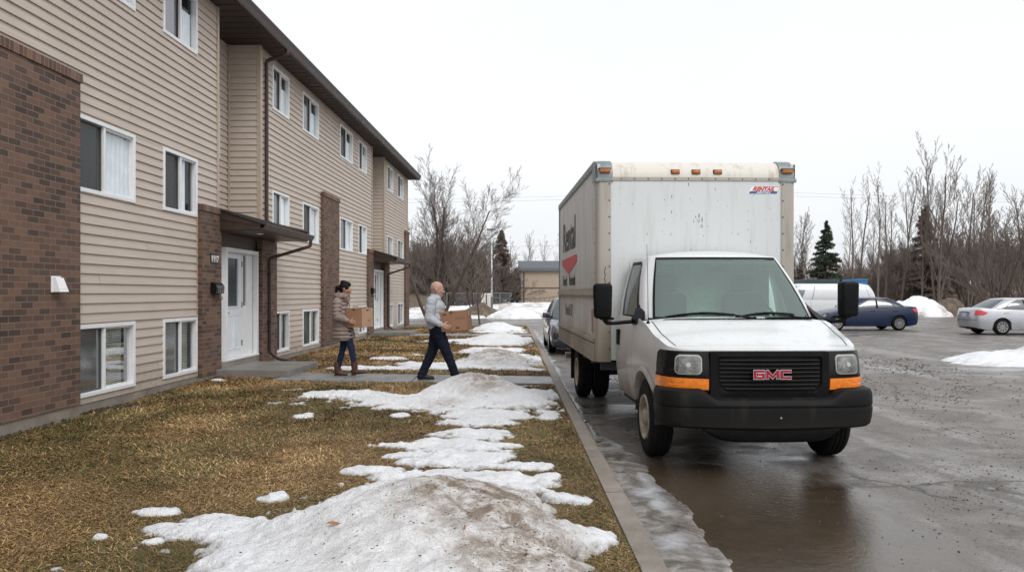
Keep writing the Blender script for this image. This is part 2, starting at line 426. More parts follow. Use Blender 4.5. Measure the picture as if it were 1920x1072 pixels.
M['grey_decal'] = simple('faded_grey_decal', (.17, .16, .15), .6, var=.4, scale=30)
M['seat_cloth'] = fabric('seat_cloth', (.10, .10, .10))
M['blue_car'] = simple('dark_blue_car_paint', (.008, .017, .050), .3, 0, .15, 3, spec=.3, coat=.15)
M['navy_car'] = simple('blue_grey_car_paint', (.03, .042, .065), .22, .3, .3, 4, coat=.8)
M['silver_car'] = simple('silver_car_paint', (.44, .45, .48), .28, .45, .07, 3, coat=.7)
M['van_white'] = simple('white_van_paint', (.62, .64, .66), .35, var=.06, coat=.3)
M['hubcap'] = simple('silver_hubcap', (.28, .28, .29), .35, .7, .15, 12)
M['plate'] = simple('number_plate', (.62, .65, .70), .4, var=.06)
def card_mat(name, c):
    t = NT(name); v = t.coord(); n = t.noise(2.5, 4, .6, v); w = t.noise(120, 2, .5, t.coord(scale=(.05, .05, 1)))
    c2 = t.ramp(n, [(.3, tuple(k*.88 for k in c)), (.7, tuple(k*1.1 for k in c))]); t.base(c2).rough(.8); t.bump(w, .15, .003); return t.m
M['card'] = card_mat('brown_cardboard', (.34, .185, .11)); M['card2'] = card_mat('pale_cardboard', (.42, .26, .17))
M['card_tape'] = simple('packing_tape', (.40, .26, .15), .3, var=.08)
M['ink'] = simple('printed_ink', (.09, .05, .035), .7, var=.3)
M['skin_m'] = simple('fair_skin', (.47, .28, .215), .45, var=.12, scale=30, bump=.08)
M['skin_w'] = simple('tan_skin', (.36, .19, .125), .45, var=.1, scale=30, bump=.08)
M['hair'] = simple('black_hair', (.007, .006, .006), .55, var=.5, scale=40, bump=.8, bscale=90, spec=.15)
M['grey_jacket'] = fabric('pale_grey_jacket', (.44, .47, .51), .10, .75, 22, .8)
M['jacket_dark'] = fabric('jacket_lining', (.05, .05, .06))
M['puffer'] = fabric('taupe_quilted_nylon', (.25, .19, .17), .18, .5, 7, .35)
M['navy'] = fabric('navy_trousers', (.010, .013, .028), .3, .85, 8, .5)
M['jeans'] = fabric('dark_blue_jeans', (.014, .022, .055), .35, .85, 10, .5)
M['boot'] = simple('brown_leather', (.075, .030, .018), .5, var=.3, scale=14, bump=.3)
M['shoe'] = simple('black_leather', (.012, .012, .013), .45, var=.3, scale=14, bump=.2)
M['sole'] = simple('dark_sole', (.03, .025, .02), .8)
M['eye'] = simple('dark_eye', (.03, .02, .015), .15)
M['gold_wire'] = simple('spectacle_metal', (.12, .09, .06), .3, .8)
M['bark'] = bark('brown_bark', (.045, .032, .026), (.125, .09, .07))
M['bark_pale'] = bark('grey_bark', (.075, .06, .05), (.18, .15, .125))
M['twig'] = bark('reddish_twigs', (.12, .095, .08), (.22, .18, .155))
M['twig_pale'] = bark('grey_twigs', (.11, .085, .072), (.21, .17, .145))
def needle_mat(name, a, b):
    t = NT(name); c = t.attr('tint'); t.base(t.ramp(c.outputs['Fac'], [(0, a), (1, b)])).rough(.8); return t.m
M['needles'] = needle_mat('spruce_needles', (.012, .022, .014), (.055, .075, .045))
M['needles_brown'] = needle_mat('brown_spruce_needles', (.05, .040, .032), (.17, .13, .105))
M['needles_grey'] = needle_mat('thicket_twigs', (.06, .042, .036), (.20, .145, .125))
M['beige_wall'] = simple('beige_stucco', (.40, .32, .25), .8, var=.06, scale=1)
M['brown_band'] = simple('brown_band', (.10, .065, .045), .7)
M['blue_roof'] = simple('slate_blue_roof', (.085, .095, .11), .6, var=.12)
M['chain'] = simple('fence_wire', (.22, .23, .235), .5, .4)
M['timber'] = simple('grey_fence_timber', (.17, .135, .105), .85, var=.35, scale=9)
M['pole_white'] = simple('painted_pole', (.60, .63, .66), .5)
M['cable'] = simple('cable', (.35, .36, .38), .6)
M['dirt'] = simple('bare_dirt', (.13, .10, .075), .95, var=.5, scale=2.5, bump=.9, bscale=9)
M['tarp'] = simple('dirty_tarp', (.50, .46, .43), .6, var=.15, scale=1.5)
M['leaf'] = simple('dry_leaf', (.33, .13, .04), .6, var=.4, scale=30)
M['pebble'] = simple('pebbles', (.07, .058, .05), .6, var=.6, scale=6)
M['debris'] = simple('bark_debris', (.05, .033, .022), .9, var=.5, scale=12)
M['spark_light'] = simple('soffit_lamp_lens', (.8, .75, .6), .4)
# ------------------------------------------------------------------ camera, light, sky
F_PX = 1450.0
cam_d = bpy.data.cameras.new('camera'); cam = bpy.data.objects.new('camera', cam_d); COL.objects.link(cam)
cam_d.sensor_width = 36; cam_d.lens = F_PX/1920*36; cam_d.clip_start = .05; cam_d.clip_end = 3000
cam.location = (0, 0, 1.5); cam.rotation_euler = (rad(90), 0, 0)
cam_d.shift_y = (550-536)/1920
SC.camera = cam
SC.view_settings.view_transform = 'Standard'; SC.view_settings.look = 'None'; SC.view_settings.exposure = 0; SC.view_settings.gamma = 1
W = bpy.data.worlds.new('World'); SC.world = W; W.use_nodes = True
wt = W.node_tree; wn = wt.nodes; wl = wt.links
bg = wn['Background']; wout = wn['World Output']
SUN_EL, SUN_AZ = 48, 150        # azimuth clockwise from +Y: behind and right of the camera
sky = wn.new('ShaderNodeTexSky'); sky.sky_type = 'NISHITA'; sky.sun_disc = False
sky.sun_elevation = rad(SUN_EL); sky.sun_rotation = rad(SUN_AZ); sky.air_density = 1; sky.dust_density = 6
hs = wn.new('ShaderNodeHueSaturation'); hs.inputs['Saturation'].default_value = .25
wl.new(sky.outputs[0], hs.inputs['Color']); wl.new(hs.outputs[0], bg.inputs[0]); bg.inputs[1].default_value = .05
# the cloud deck over it: near-white, a little uneven
tc = wn.new('ShaderNodeTexCoord'); mp = wn.new('ShaderNodeMapping'); mp.inputs['Scale'].default_value = (1, 1, 2.5)
wl.new(tc.outputs['Generated'], mp.inputs[0])
nz = wn.new('ShaderNodeTexNoise'); nz.inputs['Scale'].default_value = 1.6; nz.inputs['Detail'].default_value = 5
wl.new(mp.outputs[0], nz.inputs[0])
rp = wn.new('ShaderNodeValToRGB'); rp.color_ramp.elements[0].position = .3; rp.color_ramp.elements[0].color = (.775, .80, .835, 1)
rp.color_ramp.elements[1].position = .7; rp.color_ramp.elements[1].color = (.835, .85, .87, 1)
wl.new(nz.outputs['Fac'], rp.inputs[0])
bg2 = wn.new('ShaderNodeBackground'); wl.new(rp.outputs[0], bg2.inputs[0]); bg2.inputs[1].default_value = 1.04
ad = wn.new('ShaderNodeAddShader'); wl.new(bg.outputs[0], ad.inputs[0]); wl.new(bg2.outputs[0], ad.inputs[1]); wl.new(ad.outputs[0], wout.inputs[0])
sl = bpy.data.lights.new('sun', 'SUN'); so = bpy.data.objects.new('sun', sl); COL.objects.link(so)
sl.energy = .9; sl.angle = rad(25); sl.color = (1, .965, .92)
d = Vector((math.sin(rad(SUN_AZ))*math.cos(rad(SUN_EL)), math.cos(rad(SUN_AZ))*math.cos(rad(SUN_EL)), math.sin(rad(SUN_EL))))
so.rotation_euler = d.to_track_quat('Z', 'Y').to_euler()
SC.cycles.max_bounces = 6; SC.cycles.diffuse_bounces = 3; SC.cycles.glossy_bounces = 3; SC.cycles.transparent_max_bounces = 12
# ------------------------------------------------------------------ ground, road, lawn, kerb, snow
RZ = -.12
BX0, BK = -5.75, .0297                         # facade line X = BX0 + BK*Y
def facade_x(y): return BX0 + BK*y

def np_grid(x0, x1, y0, y1, st, hf, keep=None, sty=None):
    nx = max(2, int((x1-x0)/st)+1); ny = max(2, int((y1-y0)/(sty or st))+1)
    X, Y = np.meshgrid(np.linspace(x0, x1, nx), np.linspace(y0, y1, ny)); Z = hf(X, Y)
    V = np.stack([X, Y, Z], -1).reshape(-1, 3); I = np.arange(nx*ny).reshape(ny, nx)
    F = np.stack([I[:-1, :-1], I[:-1, 1:], I[1:, 1:], I[1:, :-1]], -1).reshape(-1, 4)
    if keep is not None:
        kp = keep.reshape(-1) if isinstance(keep, np.ndarray) else keep(X, Y).reshape(-1)
        F = F[kp[F].any(axis=1)]
        used = np.unique(F); mp_ = -np.ones(len(V), dtype=int); mp_[used] = np.arange(len(used)); V = V[used]; F = mp_[F]
        return V, F, used
    return V, F, None

g = MB(); g.box(-900, 1100, 52, 2400, -.6, RZ-.02); g.box(-900, -14, -60, 52, -.6, RZ-.02); g.box(60, 1100, -60, 52, -.6, RZ-.02)
gr = g.build('ground', M['ground']); tag(gr, kind='structure')
Vr, Fr, _ = np_grid(-60, 75, -8, 57, .5, lambda x, y: RZ + .03*(fbm(x*.25, y*.25, 3, 5)-.5)*np.clip((y-25)/20, 0, 1))
ro = raw_mesh('road', Vr, Fr, M['asphalt'], smooth=True); tag(ro, kind='structure')

PATHS = [((-4.1, 13.30), (-4.1, 14.50), (.70, 13.80), (.70, 12.68)), ((-3.6, 27.2), (-3.6, 28.5), (.70, 28.2), (.70, 27.0))]
def on_path(x, y, m=0.0):
    r = np.zeros_like(x, dtype=bool)
    for a, b, c, d_ in PATHS:
        u = np.clip((x-a[0])/(d_[0]-a[0]), 0, 1); lo = a[1]+(d_[1]-a[1])*u; hi = b[1]+(c[1]-b[1])*u
        r |= (x > a[0]-m) & (y > lo-m) & (y < hi+m)
    return r
def lawn_h(x, y):
    h = .045*(fbm(x*.7, y*.7, 4, 3)-.5) + .02*(fbm(x*4, y*4, 2, 8)-.5)
    h = h*np.clip((.66-x)/.5, 0.1, 1)
    w = x - facade_x(y)
    h = h - .04*np.clip(1-w/.8, 0, 1)*np.clip((12.5-y)/2, 0, 1)
    return np.where(on_path(x, y, .02), -.03, h)
Vl, Fl, _ = np_grid(-6.3, .71, -3, 36.85, .07, lawn_h)
la = raw_mesh('lawn', Vl, Fl, M['lawn'], smooth=True); tag(la, kind='structure')
m = MB(); m.box(-60, -6.2, -8, 36.85, -.2, -.02); m.build('side_yard', M['lawn']); tag(bpy.data.objects['side_yard'], kind='structure')

m = MB()
for a, b, c, d_ in PATHS:
    L = int(round((d_[0]-a[0])/1.17))
    for k in range(L):
        u0, u1 = k/L + .0022, (k+1)/L - .0022
        f = lambda p, q, u: (p[0]+(q[0]-p[0])*u, p[1]+(q[1]-p[1])*u)
        p = [f(a, d_, u0), f(a, d_, u1), f(b, c, u1), f(b, c, u0)]
        m.poly([(q[0], q[1], -.1) for q in p], (0, 0, .122))
pa = m.build('path', M['path']); tag(pa, kind='structure')

# kerb, cast in lengths, turning left at the cross street
pts = [(.78, -4), (.78, 35.3)] + [(.78-1.5*(1-math.cos(a)), 35.3+1.5*math.sin(a)) for a in [PI/2*k/8 for k in range(1, 9)]] + [(-58, 36.8)]
prof = [(-.08, -.2), (-.08, .012), (.045, .016), (.07, -.002), (.092, -.2)]
m = MB()
def kerb_seg(p, q):
    t = Vector((q[0]-p[0], q[1]-p[1])).normalized(); nrm = Vector((t.y, -t.x))
    A = [(p[0]+nrm.x*a, p[1]+nrm.y*a, z) for a, z in prof]; B = [(q[0]+nrm.x*a, q[1]+nrm.y*a, z) for a, z in prof]
    n = len(prof); m.add(A+B, [(i, (i+1) % n, n+(i+1) % n, n+i) for i in range(n)] + [tuple(range(n)), tuple(range(2*n-1, n-1, -1))])
y = -4
while y < 35.2: kerb_seg((.78, y), (.78, min(y+2.43, 35.3))); y += 2.452
for i in range(1, len(pts)-2): kerb_seg(pts[i], pts[i+1])
x = -.72
while x > -58: kerb_seg((x, 36.8), (x-2.44, 36.8)); x -= 2.452
kb = m.build('kerb', M['kerb']); tag(kb, kind='structure')

# ---- old snow on the lawn: a height field per patch
def blobs(x, y, B):
    F = np.full_like(x, -3.0)
    for b in B:
        cx, cy, rx, ry = b[:4]; F = np.maximum(F, 1-np.sqrt(((x-cx)/rx)**2+((y-cy)/ry)**2))
    return F
SNOW = [
 # region, blobs, mounds (cx, cy, r, h, dirt)
 dict(r=(-3.2, .69, 3.0, 9.45), B=[(-.72, 4.0, 1.22, 1.35), (-.62, 5.05, 1.02, .9), (-.50, 6.05, .75, .55), (-.45, 6.9, .50, .42), (-.62, 7.6, .62, .34), (-.42, 8.3, .42, .40), (-.38, 9.0, .45, .45),
      (.42, 5.6, .22, .17), (.30, 4.6, .34, .32), (.15, 6.7, .25, .18), (.3, 6.3, .13, .15), (-1.75, 5.62, .13, .13), (-2.42, 5.28, .14, .08), (-2.22, 4.9, .13, .07), (-2.5, 4.7, .05, .04), (-2.15, 4.62, .08, .05),
      (-1.2, 6.5, .28, .14), (-.95, 7.1, .25, .12), (-1.85, 4.9, .4, .25)],
      Mn=[(-.46, 4.95, .85, .21), (-.9, 4.3, 1.0, .06), (-.2, 3.9, .8, .05)], D=[(-.22, 4.85, .62, 1.4), (.05, 4.1, .45, 1.2), (-.6, 4.5, .8, .28)],
      label='large dirty snow patch with a low mound in the foreground of the lawn'),
 dict(r=(-4.0, .69, 8.75, 12.6), B=[(-1.0, 10.7, 1.75, 1.05), (.0, 10.9, .85, 1.35), (-.30, 9.5, .5, .6), (-2.3, 11.3, .8, .4), (.47, 9.4, .15, .35), (-3.35, 12.0, .35, .12), (-2.55, 9.5, .13, .25), (-1.4, 9.5, .15, .15)],
      Mn=[(-.60, 11.4, .6, .27), (-.05, 11.0, .7, .08)], D=[(-.40, 11.3, .5, .9), (-.9, 10.3, .3, .35)],
      label='snow patch with a peaked grey mound just in front of the walking man'),
 dict(r=(-4.2, .69, 14.3, 21.8), B=[(-.9, 16.0, 1.6, 1.15), (-.15, 17.2, .95, 1.9), (-.5, 19.9, .85, 1.5), (-2.85, 17.6, .45, .35), (-3.0, 15.3, .8, .32), (.38, 15.1, .35, .3), (-2.3, 18.8, .3, .2)],
      Mn=[(-.40, 16.8, .7, .24), (-.6, 19.8, .7, .06)], D=[(-.3, 16.6, .8, .85)],
      label='snow patch with a brown-streaked mound on the lawn behind the walking man'),
 dict(r=(-3.5, .69, 21.9, 36.0), B=[(-.6, 23.2, 1.3, 1.4), (-1.8, 24.2, 1.1, .7), (-.4, 25.6, 1.1, 1.2), (-.5, 30.5, 1.1, 2.2), (-.1, 33.5, .8, 1.4), (.3, 29.3, .4, .5)],
      Mn=[(-.4, 24.0, .9, .22), (-.6, 31, .9, .30)], D=[(-.4, 24.5, .7, .3)],
      label='farthest snow patch on the lawn, near the end of the kerb'),
]
def snow_F(P, x, y):
    n = fbm(x*1.3+3, y*1.5, 5, 21); n2 = fbm(x*3.2, y*6.2, 4, 31)
    n3 = fbm(x*15, y*9, 3, 35)
    F = blobs(x, y, P['B']) - .10 + (n-.5)*1.15 + (n2-.5)*.95 + (n3-.5)*.5
    mm = 0
    for c in P['Mn']: mm = np.maximum(mm, 1.25-np.sqrt((x-c[0])**2+(y-c[1])**2)/c[2]*1.25)
    F = np.maximum(F, F*.5 + mm*.55)
    F = np.minimum(F, (.68-x)*6); F = np.minimum(F, (y-P['r'][2])*4+ (9 if P['r'][2] < 5 else 0)); F = np.minimum(F, (P['r'][3]-y)*4); return np.where(on_path(x, y, .05), -1, F)
def snow_h(P, x, y):
    F = snow_F(P, x, y); Fc = np.clip(F, 0, 1)
    sz_ = np.full_like(x, .22)
    for b in P['B']:
        sz_ = np.maximum(sz_, np.clip(min(b[2], b[3]*1.5)/.55, .22, 1)*np.clip(1.9-np.sqrt(((x-b[0])/b[2])**2+((y-b[1])/b[3])**2), 0, 1))
    h = .008 + .022*np.clip(Fc/.30, 0, 1)**.8 + .035*Fc
    h = h*sz_
    for c in P['Mn']:
        q = np.clip(1-((x-c[0])**2+(y-c[1])**2)/(c[2]*1.5)**2, 0, 1)
        h = h + c[3]*q**2.2*(.8+.4*fbm(x*3, y*3, 3, 41))*np.clip(F/.15, 0, 1)
    h = h + (fbm(x*6, y*7, 5, 51)-.5)*.060*np.clip(Fc*4, 0, 1) + (fbm(x*20, y*24, 3, 61)-.5)*.020*np.clip(Fc*6, 0, 1)
    return lawn_h(x, y) + np.where(F > 0, h, -.03+.15*np.clip(F, -.3, 0))
for P in SNOW:
    x0, x1, y0, y1 = P['r']; st = .016 if y0 < 9 else (.03 if y0 < 14 else .045)
    V, F, used = np_grid(x0, x1, y0, y1, st, lambda x, y: snow_h(P, x, y), keep=lambda x, y: snow_F(P, x, y) > .0)
    Fv = snow_F(P, V[:, 0], V[:, 1]); dd = np.zeros(len(V))
    for c in P['D']: dd = np.maximum(dd, c[3]*np.clip(1.25-np.sqrt((V[:, 0]-c[0])**2+((V[:, 1]-c[1])*.8)**2)/c[2], 0, 1))
    dd = np.clip(dd*(.35+1.2*fbm(V[:, 0]*2.5, V[:, 1]*2.5, 4, 71)), 0, 1)
    o = raw_mesh('snow_patch', V, F, M['snow'], smooth=True, attrs={'dirt': ('FLOAT', dd), 'thin': ('FLOAT', np.clip(1-Fv/.16, 0, 1)*.9)})
    tag(o, P['label'], 'snow patch', 'snow patches left on the lawn')
def any_snow(x, y):
    F = np.full_like(x, -1.0)
    for P in SNOW:
        x0, x1, y0, y1 = P['r']; k = (x > x0) & (x < x1) & (y > y0) & (y < y1)
        if k.any(): F[k] = snow_F(P, x[k], y[k])
    return F

# ---- grass blades (nobody could count them)
rng = np.random.default_rng(4)
def make_blades(n, seed):
    r = np.random.default_rng(seed)
    # more blades where they are seen larger
    y = 3.2 + (34.5-3.2)*r.random(n*2)**2.3; x = facade_x(y) + .15 + r.random(n*2)*(.68-facade_x(y)-.15)
    k = (x/np.maximum(y, .1) > -.70)
    x = x[k]; y = y[k]; F = any_snow(x, y)
    k = (F < .04 - .10*r.random(len(x))) & ~on_path(x, y, -.02)
    x = x[k][:n]; y = y[k][:n]; n = len(x)
    dist = np.sqrt(x*x+y*y)
    clump = fbm(x*5, y*5, 3, 91)
    L = (.024+.040*r.random(n))*(.6+.9*clump)*np.clip(dist/7, .9, 2.0); wd = (.0016+.0016*r.random(n))*np.clip(dist/5, 1, 5)
    sw = fbm(x*1.1, y*1.1, 2, 95)*9; az = sw + r.normal(0, 1.1, n); el = np.clip(r.normal(.20, .24, n), .02, 1.2)
    g_ = fbm(x*1.1, y*.9, 5, 13)*.7+fbm(x*.35+9, y*.35, 2, 14)*.3; gw = np.clip((fbm(x*.6+5, y*.6, 3, 15)-.46)*8, 0, 1)*.75 + np.clip(1-(x-facade_x(y))/1.3, 0, 1)*.5*np.clip((13-y)/4, 0, 1)
    isg = r.random(n) < gw*.5
    base = np.where(r.random((n, 1)) < .5, np.array([[.25, .16, .066]]), np.array([[.38, .26, .125]])) * (.45+.8*r.random((n, 1))) * np.clip(-.15+2.7*g_[:, None], .45, 1.7)
    rust = r.random(n) < .2; base[rust] = np.array([.20, .10, .04])*(.6+.6*r.random((rust.sum(), 1)))
    base[isg] = np.array([.115, .125, .036])*(.45+.8*r.random((isg.sum(), 1)))
    z = lawn_h(x, y); ca, sa = np.cos(az), np.sin(az)
    b = np.stack([x, y, z-.004+.012*r.random(n)], 1); perp = np.stack([-sa, ca, np.zeros(n)], 1)*wd[:, None]
    d1 = np.stack([ca*np.cos(el), sa*np.cos(el), np.sin(el)], 1); el2 = el-.5
    d2 = np.stack([ca*np.cos(el2), sa*np.cos(el2), np.sin(el2)], 1)
    mid = b + d1*(L*.55)[:, None]; tip = mid + d2*(L*.5)[:, None]
    V = np.stack([b-perp, b+perp, mid+perp*.8, mid-perp*.8, tip], 1).reshape(-1, 3); i = np.arange(n)*5
    F3 = np.concatenate([np.stack([i, i+1, i+2], 1), np.stack([i, i+2, i+3], 1), np.stack([i+3, i+2, i+4], 1)])
    Cc = np.repeat(np.concatenate([base, np.ones((n, 1))], 1), 5, 0)
    return V, F3, Cc
V, F, Cc = make_blades(420000, 7)
o = raw_mesh('grass', V, F, M['blades'], attrs={'tint': ('FLOAT_COLOR', Cc)}); tag(o, kind='stuff', cat='grass', label='matted dry brown and green grass over the lawn')

# ---- dirty ice and slush along the kerb
def ice_F(x, y):
    n = fbm(x*2.2, y*1.1, 5, 33); n2 = fbm(x*7, y*3, 4, 37)
    w = np.interp(y, [3.5, 4.4, 5.6, 7.0, 8.2, 9.2], [.10, .13, .25, .24, .14, .04])+.1*(fbm(y*.9, y*0+1, 3, 9)-.5)*2
    F = 1-np.abs(x-(.93+w*.6))/(w*.95+.03); F = np.where(x < .885, -1, F)
    F = F + (n-.5)*1.5 + (n2-.5)*.6 - np.clip((y-8)/6, 0, .45)
    return F
def ice_h(x, y):
    F = ice_F(x, y); return RZ + np.where(F > 0, .006+.030*np.clip(F, 0, 1)**.7*(.4+fbm(x*6, y*4, 4, 45)), -.02)
V, F, _ = np_grid(.885, 1.95, 3.0, 9.6, .022, ice_h, keep=lambda x, y: ice_F(x, y) > 0)
br = np.clip((fbm(V[:, 0]*5+2, V[:, 1]*2.4, 4, 77)-.49)*6, 0, 1)*np.clip(1.1-np.abs(V[:, 0]-1.08-.03*(V[:, 1]-6))/.16, 0, 1)
o = raw_mesh('ice_sheet', V, F, M['ice'], smooth=True, attrs={'dirt': ('FLOAT', br)}); tag(o, 'thin dirty ice melting in the gutter between kerb and truck', 'ice')
V, F, _ = np_grid(.885, 1.6, 9.7, 34, .035, lambda x, y: ice_h(x, y), keep=lambda x, y: ice_F(x, y)+.12 > 0)
o = raw_mesh('slush_strip', V, F, M['ice'], smooth=True, attrs={'dirt': ('FLOAT', np.clip(fbm(V[:, 0]*6, V[:, 1]*2, 3, 7)*2-.6, 0, 1))}); tag(o, 'grey slush lying along the far kerb beside the parked blue-grey car', 'slush')

# ---- snow banks on the lot and beyond the street
def bank(name, cx, cy, rx, ry, h, st, label, cat, group=None, dirt=.3, mat='snow', seed=1, z0=RZ, rz=0, sharp=1.0, fq=1.0):
    def Fq(x, y):
        return 1-np.sqrt((x/rx)**2+(y/ry)**2) + (fbm(x*1.2*fq/max(rx, .1)*2, y*1.2*fq/max(ry, .1)*2, 5, seed)-.5)*.65
    def H(x, y):
        F = Fq(x, y); return np.where(F > 0, h*np.clip(F, 0, 1)**sharp*(.75+.5*fbm(x*1.5*fq, y*1.5*fq, 4, seed+3))+(fbm(x*5*fq, y*5*fq, 3, seed+5)-.5)*.09*h**.5*np.clip(F*3, 0, 1), -.03)
    V, F, _ = np_grid(-rx*1.35, rx*1.35, -ry*1.35, ry*1.35, st, H, keep=lambda x, y: Fq(x, y) > 0)
    dd = np.clip((fbm(V[:, 0]*.9+seed, V[:, 1]*.9, 4, seed+9)-.5)*4*dirt+dirt*.3, 0, 1)
    o = raw_mesh(name, V, F, M[mat], smooth=True, attrs={'dirt': ('FLOAT', dd), 'thin': ('FLOAT', dd*0)})
    o.location = (cx, cy, z0); o.rotation_euler.z = rz; tag(o, label, cat, group); return o
bank('snow_bank', 13.4, 18.0, 3.2, 1.15, .55, .05, 'white snow bank with grey edges on the parking lot at the right edge', 'snow bank', dirt=.45, seed=3, sharp=.8)
bank('snow_pile', 28.9, 55.0, 2.9, 2.0, 1.45, .09, 'big white snow pile between the blue sedan and the silver sedan', 'snow pile', dirt=1.1, seed=12, sharp=.5, fq=.8)

bank('dirt_heap', 30.6, 54.2, 1.05, .8, 1.35, .06, 'brown heap of frozen dirt at the right end of the big snow pile', 'heap', mat='dirt', seed=17, sharp=.35)
bank('snow_bank', 20.5, 49.5, 4.5, .7, .16, .1, 'thin snow strip on the lot behind the blue sedan', 'snow bank', seed=23, dirt=.5, sharp=.5)
# ------------------------------------------------------------------ apartment building
B = empty('apartment_building', (BX0, 0, 0), -math.atan(BK), 'long beige sided apartment building with brown brick piers and dark eaves', 'building')
# local frame: x = out of the facade (w), y = along it (s), z up
ZT, ZB = 6.66, .10
S_END = 34.8
H_C = .1275; LAP = .026
WIN = []      # (s0, s1, z0, z1, style)
mods = [0, 13.2]
rs_ = random.Random(3)
def siding(mb, o, d, nrm, a0, a1, z0, z1, holes=()):
    o = Vector((*o, 0)); d = Vector((*d, 0)); nrm = Vector((*nrm, 0))
    k = 0; z = z0
    P = lambda a, z, off: o + d*a + nrm*off + Vector((0, 0, z))
    while z < z1-1e-4:
        zb = z; zt = min(z0+(k+1)*H_C, z1)
        cuts = sorted({zb, zt} | {h for w in holes for h in (w[2], w[3]) if zb < h < zt})
        for c0, c1 in zip(cuts[:-1], cuts[1:]):
            mid = (c0+c1)/2; iv = sorted([(w[0], w[1]) for w in holes if w[2] < mid < w[3]])
            segs = []; a = a0
            for (p, q) in iv:
                if q <= a0 or p >= a1: continue
                if p > a: segs.append((a, p))
                a = max(a, q)
            if a < a1: segs.append((a, a1))
            of = lambda zz: LAP + (.003-LAP)*((zz-zb)/H_C)**.8
            sm_ = rs_.random()*3.6; s2 = []
            for p, q in segs:
                c_ = p
                for j_ in range(20):
                    e_ = a0+sm_+3.66*j_
                    if c_+.15 < e_ < q-.15: s2.append((c_, e_-.0)); c_ = e_
                s2.append((c_, q))
            if c0 != zb: s2 = segs
            jo = [rs_.uniform(-.0018, .0022) for _ in s2]
            for (p, q), jj in zip(s2, jo):
                of = lambda zz: LAP + jj + (.003-LAP)*((zz-zb)/H_C)**.8
                mb.mat(0).quad(P(p, c0, of(c0)), P(q, c0, of(c0)), P(q, c1, of(c1)), P(p, c1, of(c1)))
                if c0 == zb: mb.mat(0).quad(P(p, zb, -.004), P(q, zb, -.004), P(q, zb, LAP), P(p, zb, LAP))
        z = zt; k += 1

for m_ in mods:
    for (s0, s1) in ((9.55, 11.06), (11.94, 13.1)):
        s0 += m_; s1 += m_
        if m_ == 0 and s0 > 9.6 or True:
            WIN.append((s0, s1, 2.81, 3.74, 'mid')); WIN.append((s0, s1, 5.55, 6.47, 'up')); WIN.append((s0, s1, .20, 1.08, 'low'))
    for (s0, s1) in ((16.9, 18.0), (19.1, 20.45)):
        s0 += m_; s1 += m_
        WIN.append((s0, s1, 2.81, 3.74, 'mid')); WIN.append((s0, s1, 5.55, 6.47, 'up')); WIN.append((s0, s1, .20, 1.08, 'low'))
WIN = [w for w in WIN if w[1] < S_END-.3]
holes = [(w[0], w[1], w[2], w[3]) for w in WIN]
wall = MB()
siding(wall, (0, 0), (0, 1), (1, 0), -1.5, 14.0, ZB, ZT, holes)
siding(wall, (0, 0), (0, 1), (1, 0), 16.1, 27.2, ZB, ZT, holes)
siding(wall, (0, 0), (0, 1), (1, 0), 29.3, S_END, ZB, ZT, holes)
for s in (14.0, 27.2):
    siding(wall, (-.65, 0), (0, 1), (1, 0), s, s+2.1, 2.55, ZT, [(s+.55, s+1.6, 4.25, 5.3)])
    siding(wall, (-.65, s+2.1), (1, 0), (0, -1), 0, .65, 2.55, ZT)
    siding(wall, (-.65, s), (1, 0), (0, 1), 0, .65, 2.55, ZT)
wo = wall.build('siding_wall', M['siding'], B)
m = MB(); m.box(-9, -.95, -1.5, S_END, 0, ZT); m.box(-.95, .0, S_END-.1, S_END-.02, .1, ZT); m.box(-.95, -.03, -1.5, -1.4, .1, ZT)  # dark core boxes added behind the siding to block light, with plain end pieces
m.box(-.95, -.002, -1.5, 14.0, 0, .12); m.box(-.95, -.002, 16.1, 27.2, 0, .12); m.box(-.95, -.002, 29.3, S_END, 0, .12)
for s in (14.0, 27.2):
    m.box(-.90, -.70, s, s+2.1, 2.5, 4.2); m.box(-.90, -.70, s, s+2.1, 5.32, ZT)
m.build('light_block_core', M['dark_room'], B)
m = MB()
m.box(-.9, .015, -1.5, 13.9, -.3, ZB+.002); m.box(-.9, .015, 16.0, 27.1, -.3, ZB+.002); m.box(-.9, .015, 29.2, S_END, -.3, ZB+.002)
m.box(-.9, .085, -1.5, 9.62, -.3, .122)
for p in ((13.15, 13.94), (16.1, 16.95), (20.7, 22.4), (26.35, 27.14), (29.3, 30.1), (33.9, 34.75)): m.box(-.5, .085, p[0]+.02, p[1]-.02, -.3, .085)
m.build('foundation', M['foundation'], B)
# corner and edge trim
m = MB()
def vtrim(w, s, z0, z1, a=.075, b=.075): m.box(w-a/2+.02, w+a/2, s-b/2, s+b/2, z0, z1)
for s in (14.0, 27.2): vtrim(0, s-.03, 3.0, ZT); vtrim(-.62, s+2.07, 2.55, ZT, .05, .05); vtrim(0, s+2.1+.03, 2.55, ZT, .1, .11); vtrim(-.02, s+.03, 2.55, ZT, .04, .03)
vtrim(0, S_END-.03, ZB, ZT); vtrim(0, 9.66+.012, ZB, 4.2, .05, .03); vtrim(0, 13.12, ZB, 3.0, .05, .04)
m.build('corner_trim', M['trim'], B)

def pier_(s0, s1, zt, cap=True, d=.10):
    o = MB(); o.box(-.02, d, s0, s1, (.12 if s0 < 0 else .083), zt-(.11 if cap else 0)); po = o.build('brick_pier', M['brick'], B)
    if cap: c = MB(); c.box(-.02, d+.022, s0-.015, s1+.02, zt-.11, zt); c.build('brick_cap', M['brick_cap'], po)
    return po
pier_(-1.5, 9.62, 4.22); pier_(20.7, 22.35, 4.22); pier_(33.9, 34.78, 4.25)
pier_(13.15, 13.95, 3.02); pier_(26.35, 27.15, 3.02)
pier_(16.05, 16.95, 2.62, False); pier_(29.25, 30.12, 2.62, False)

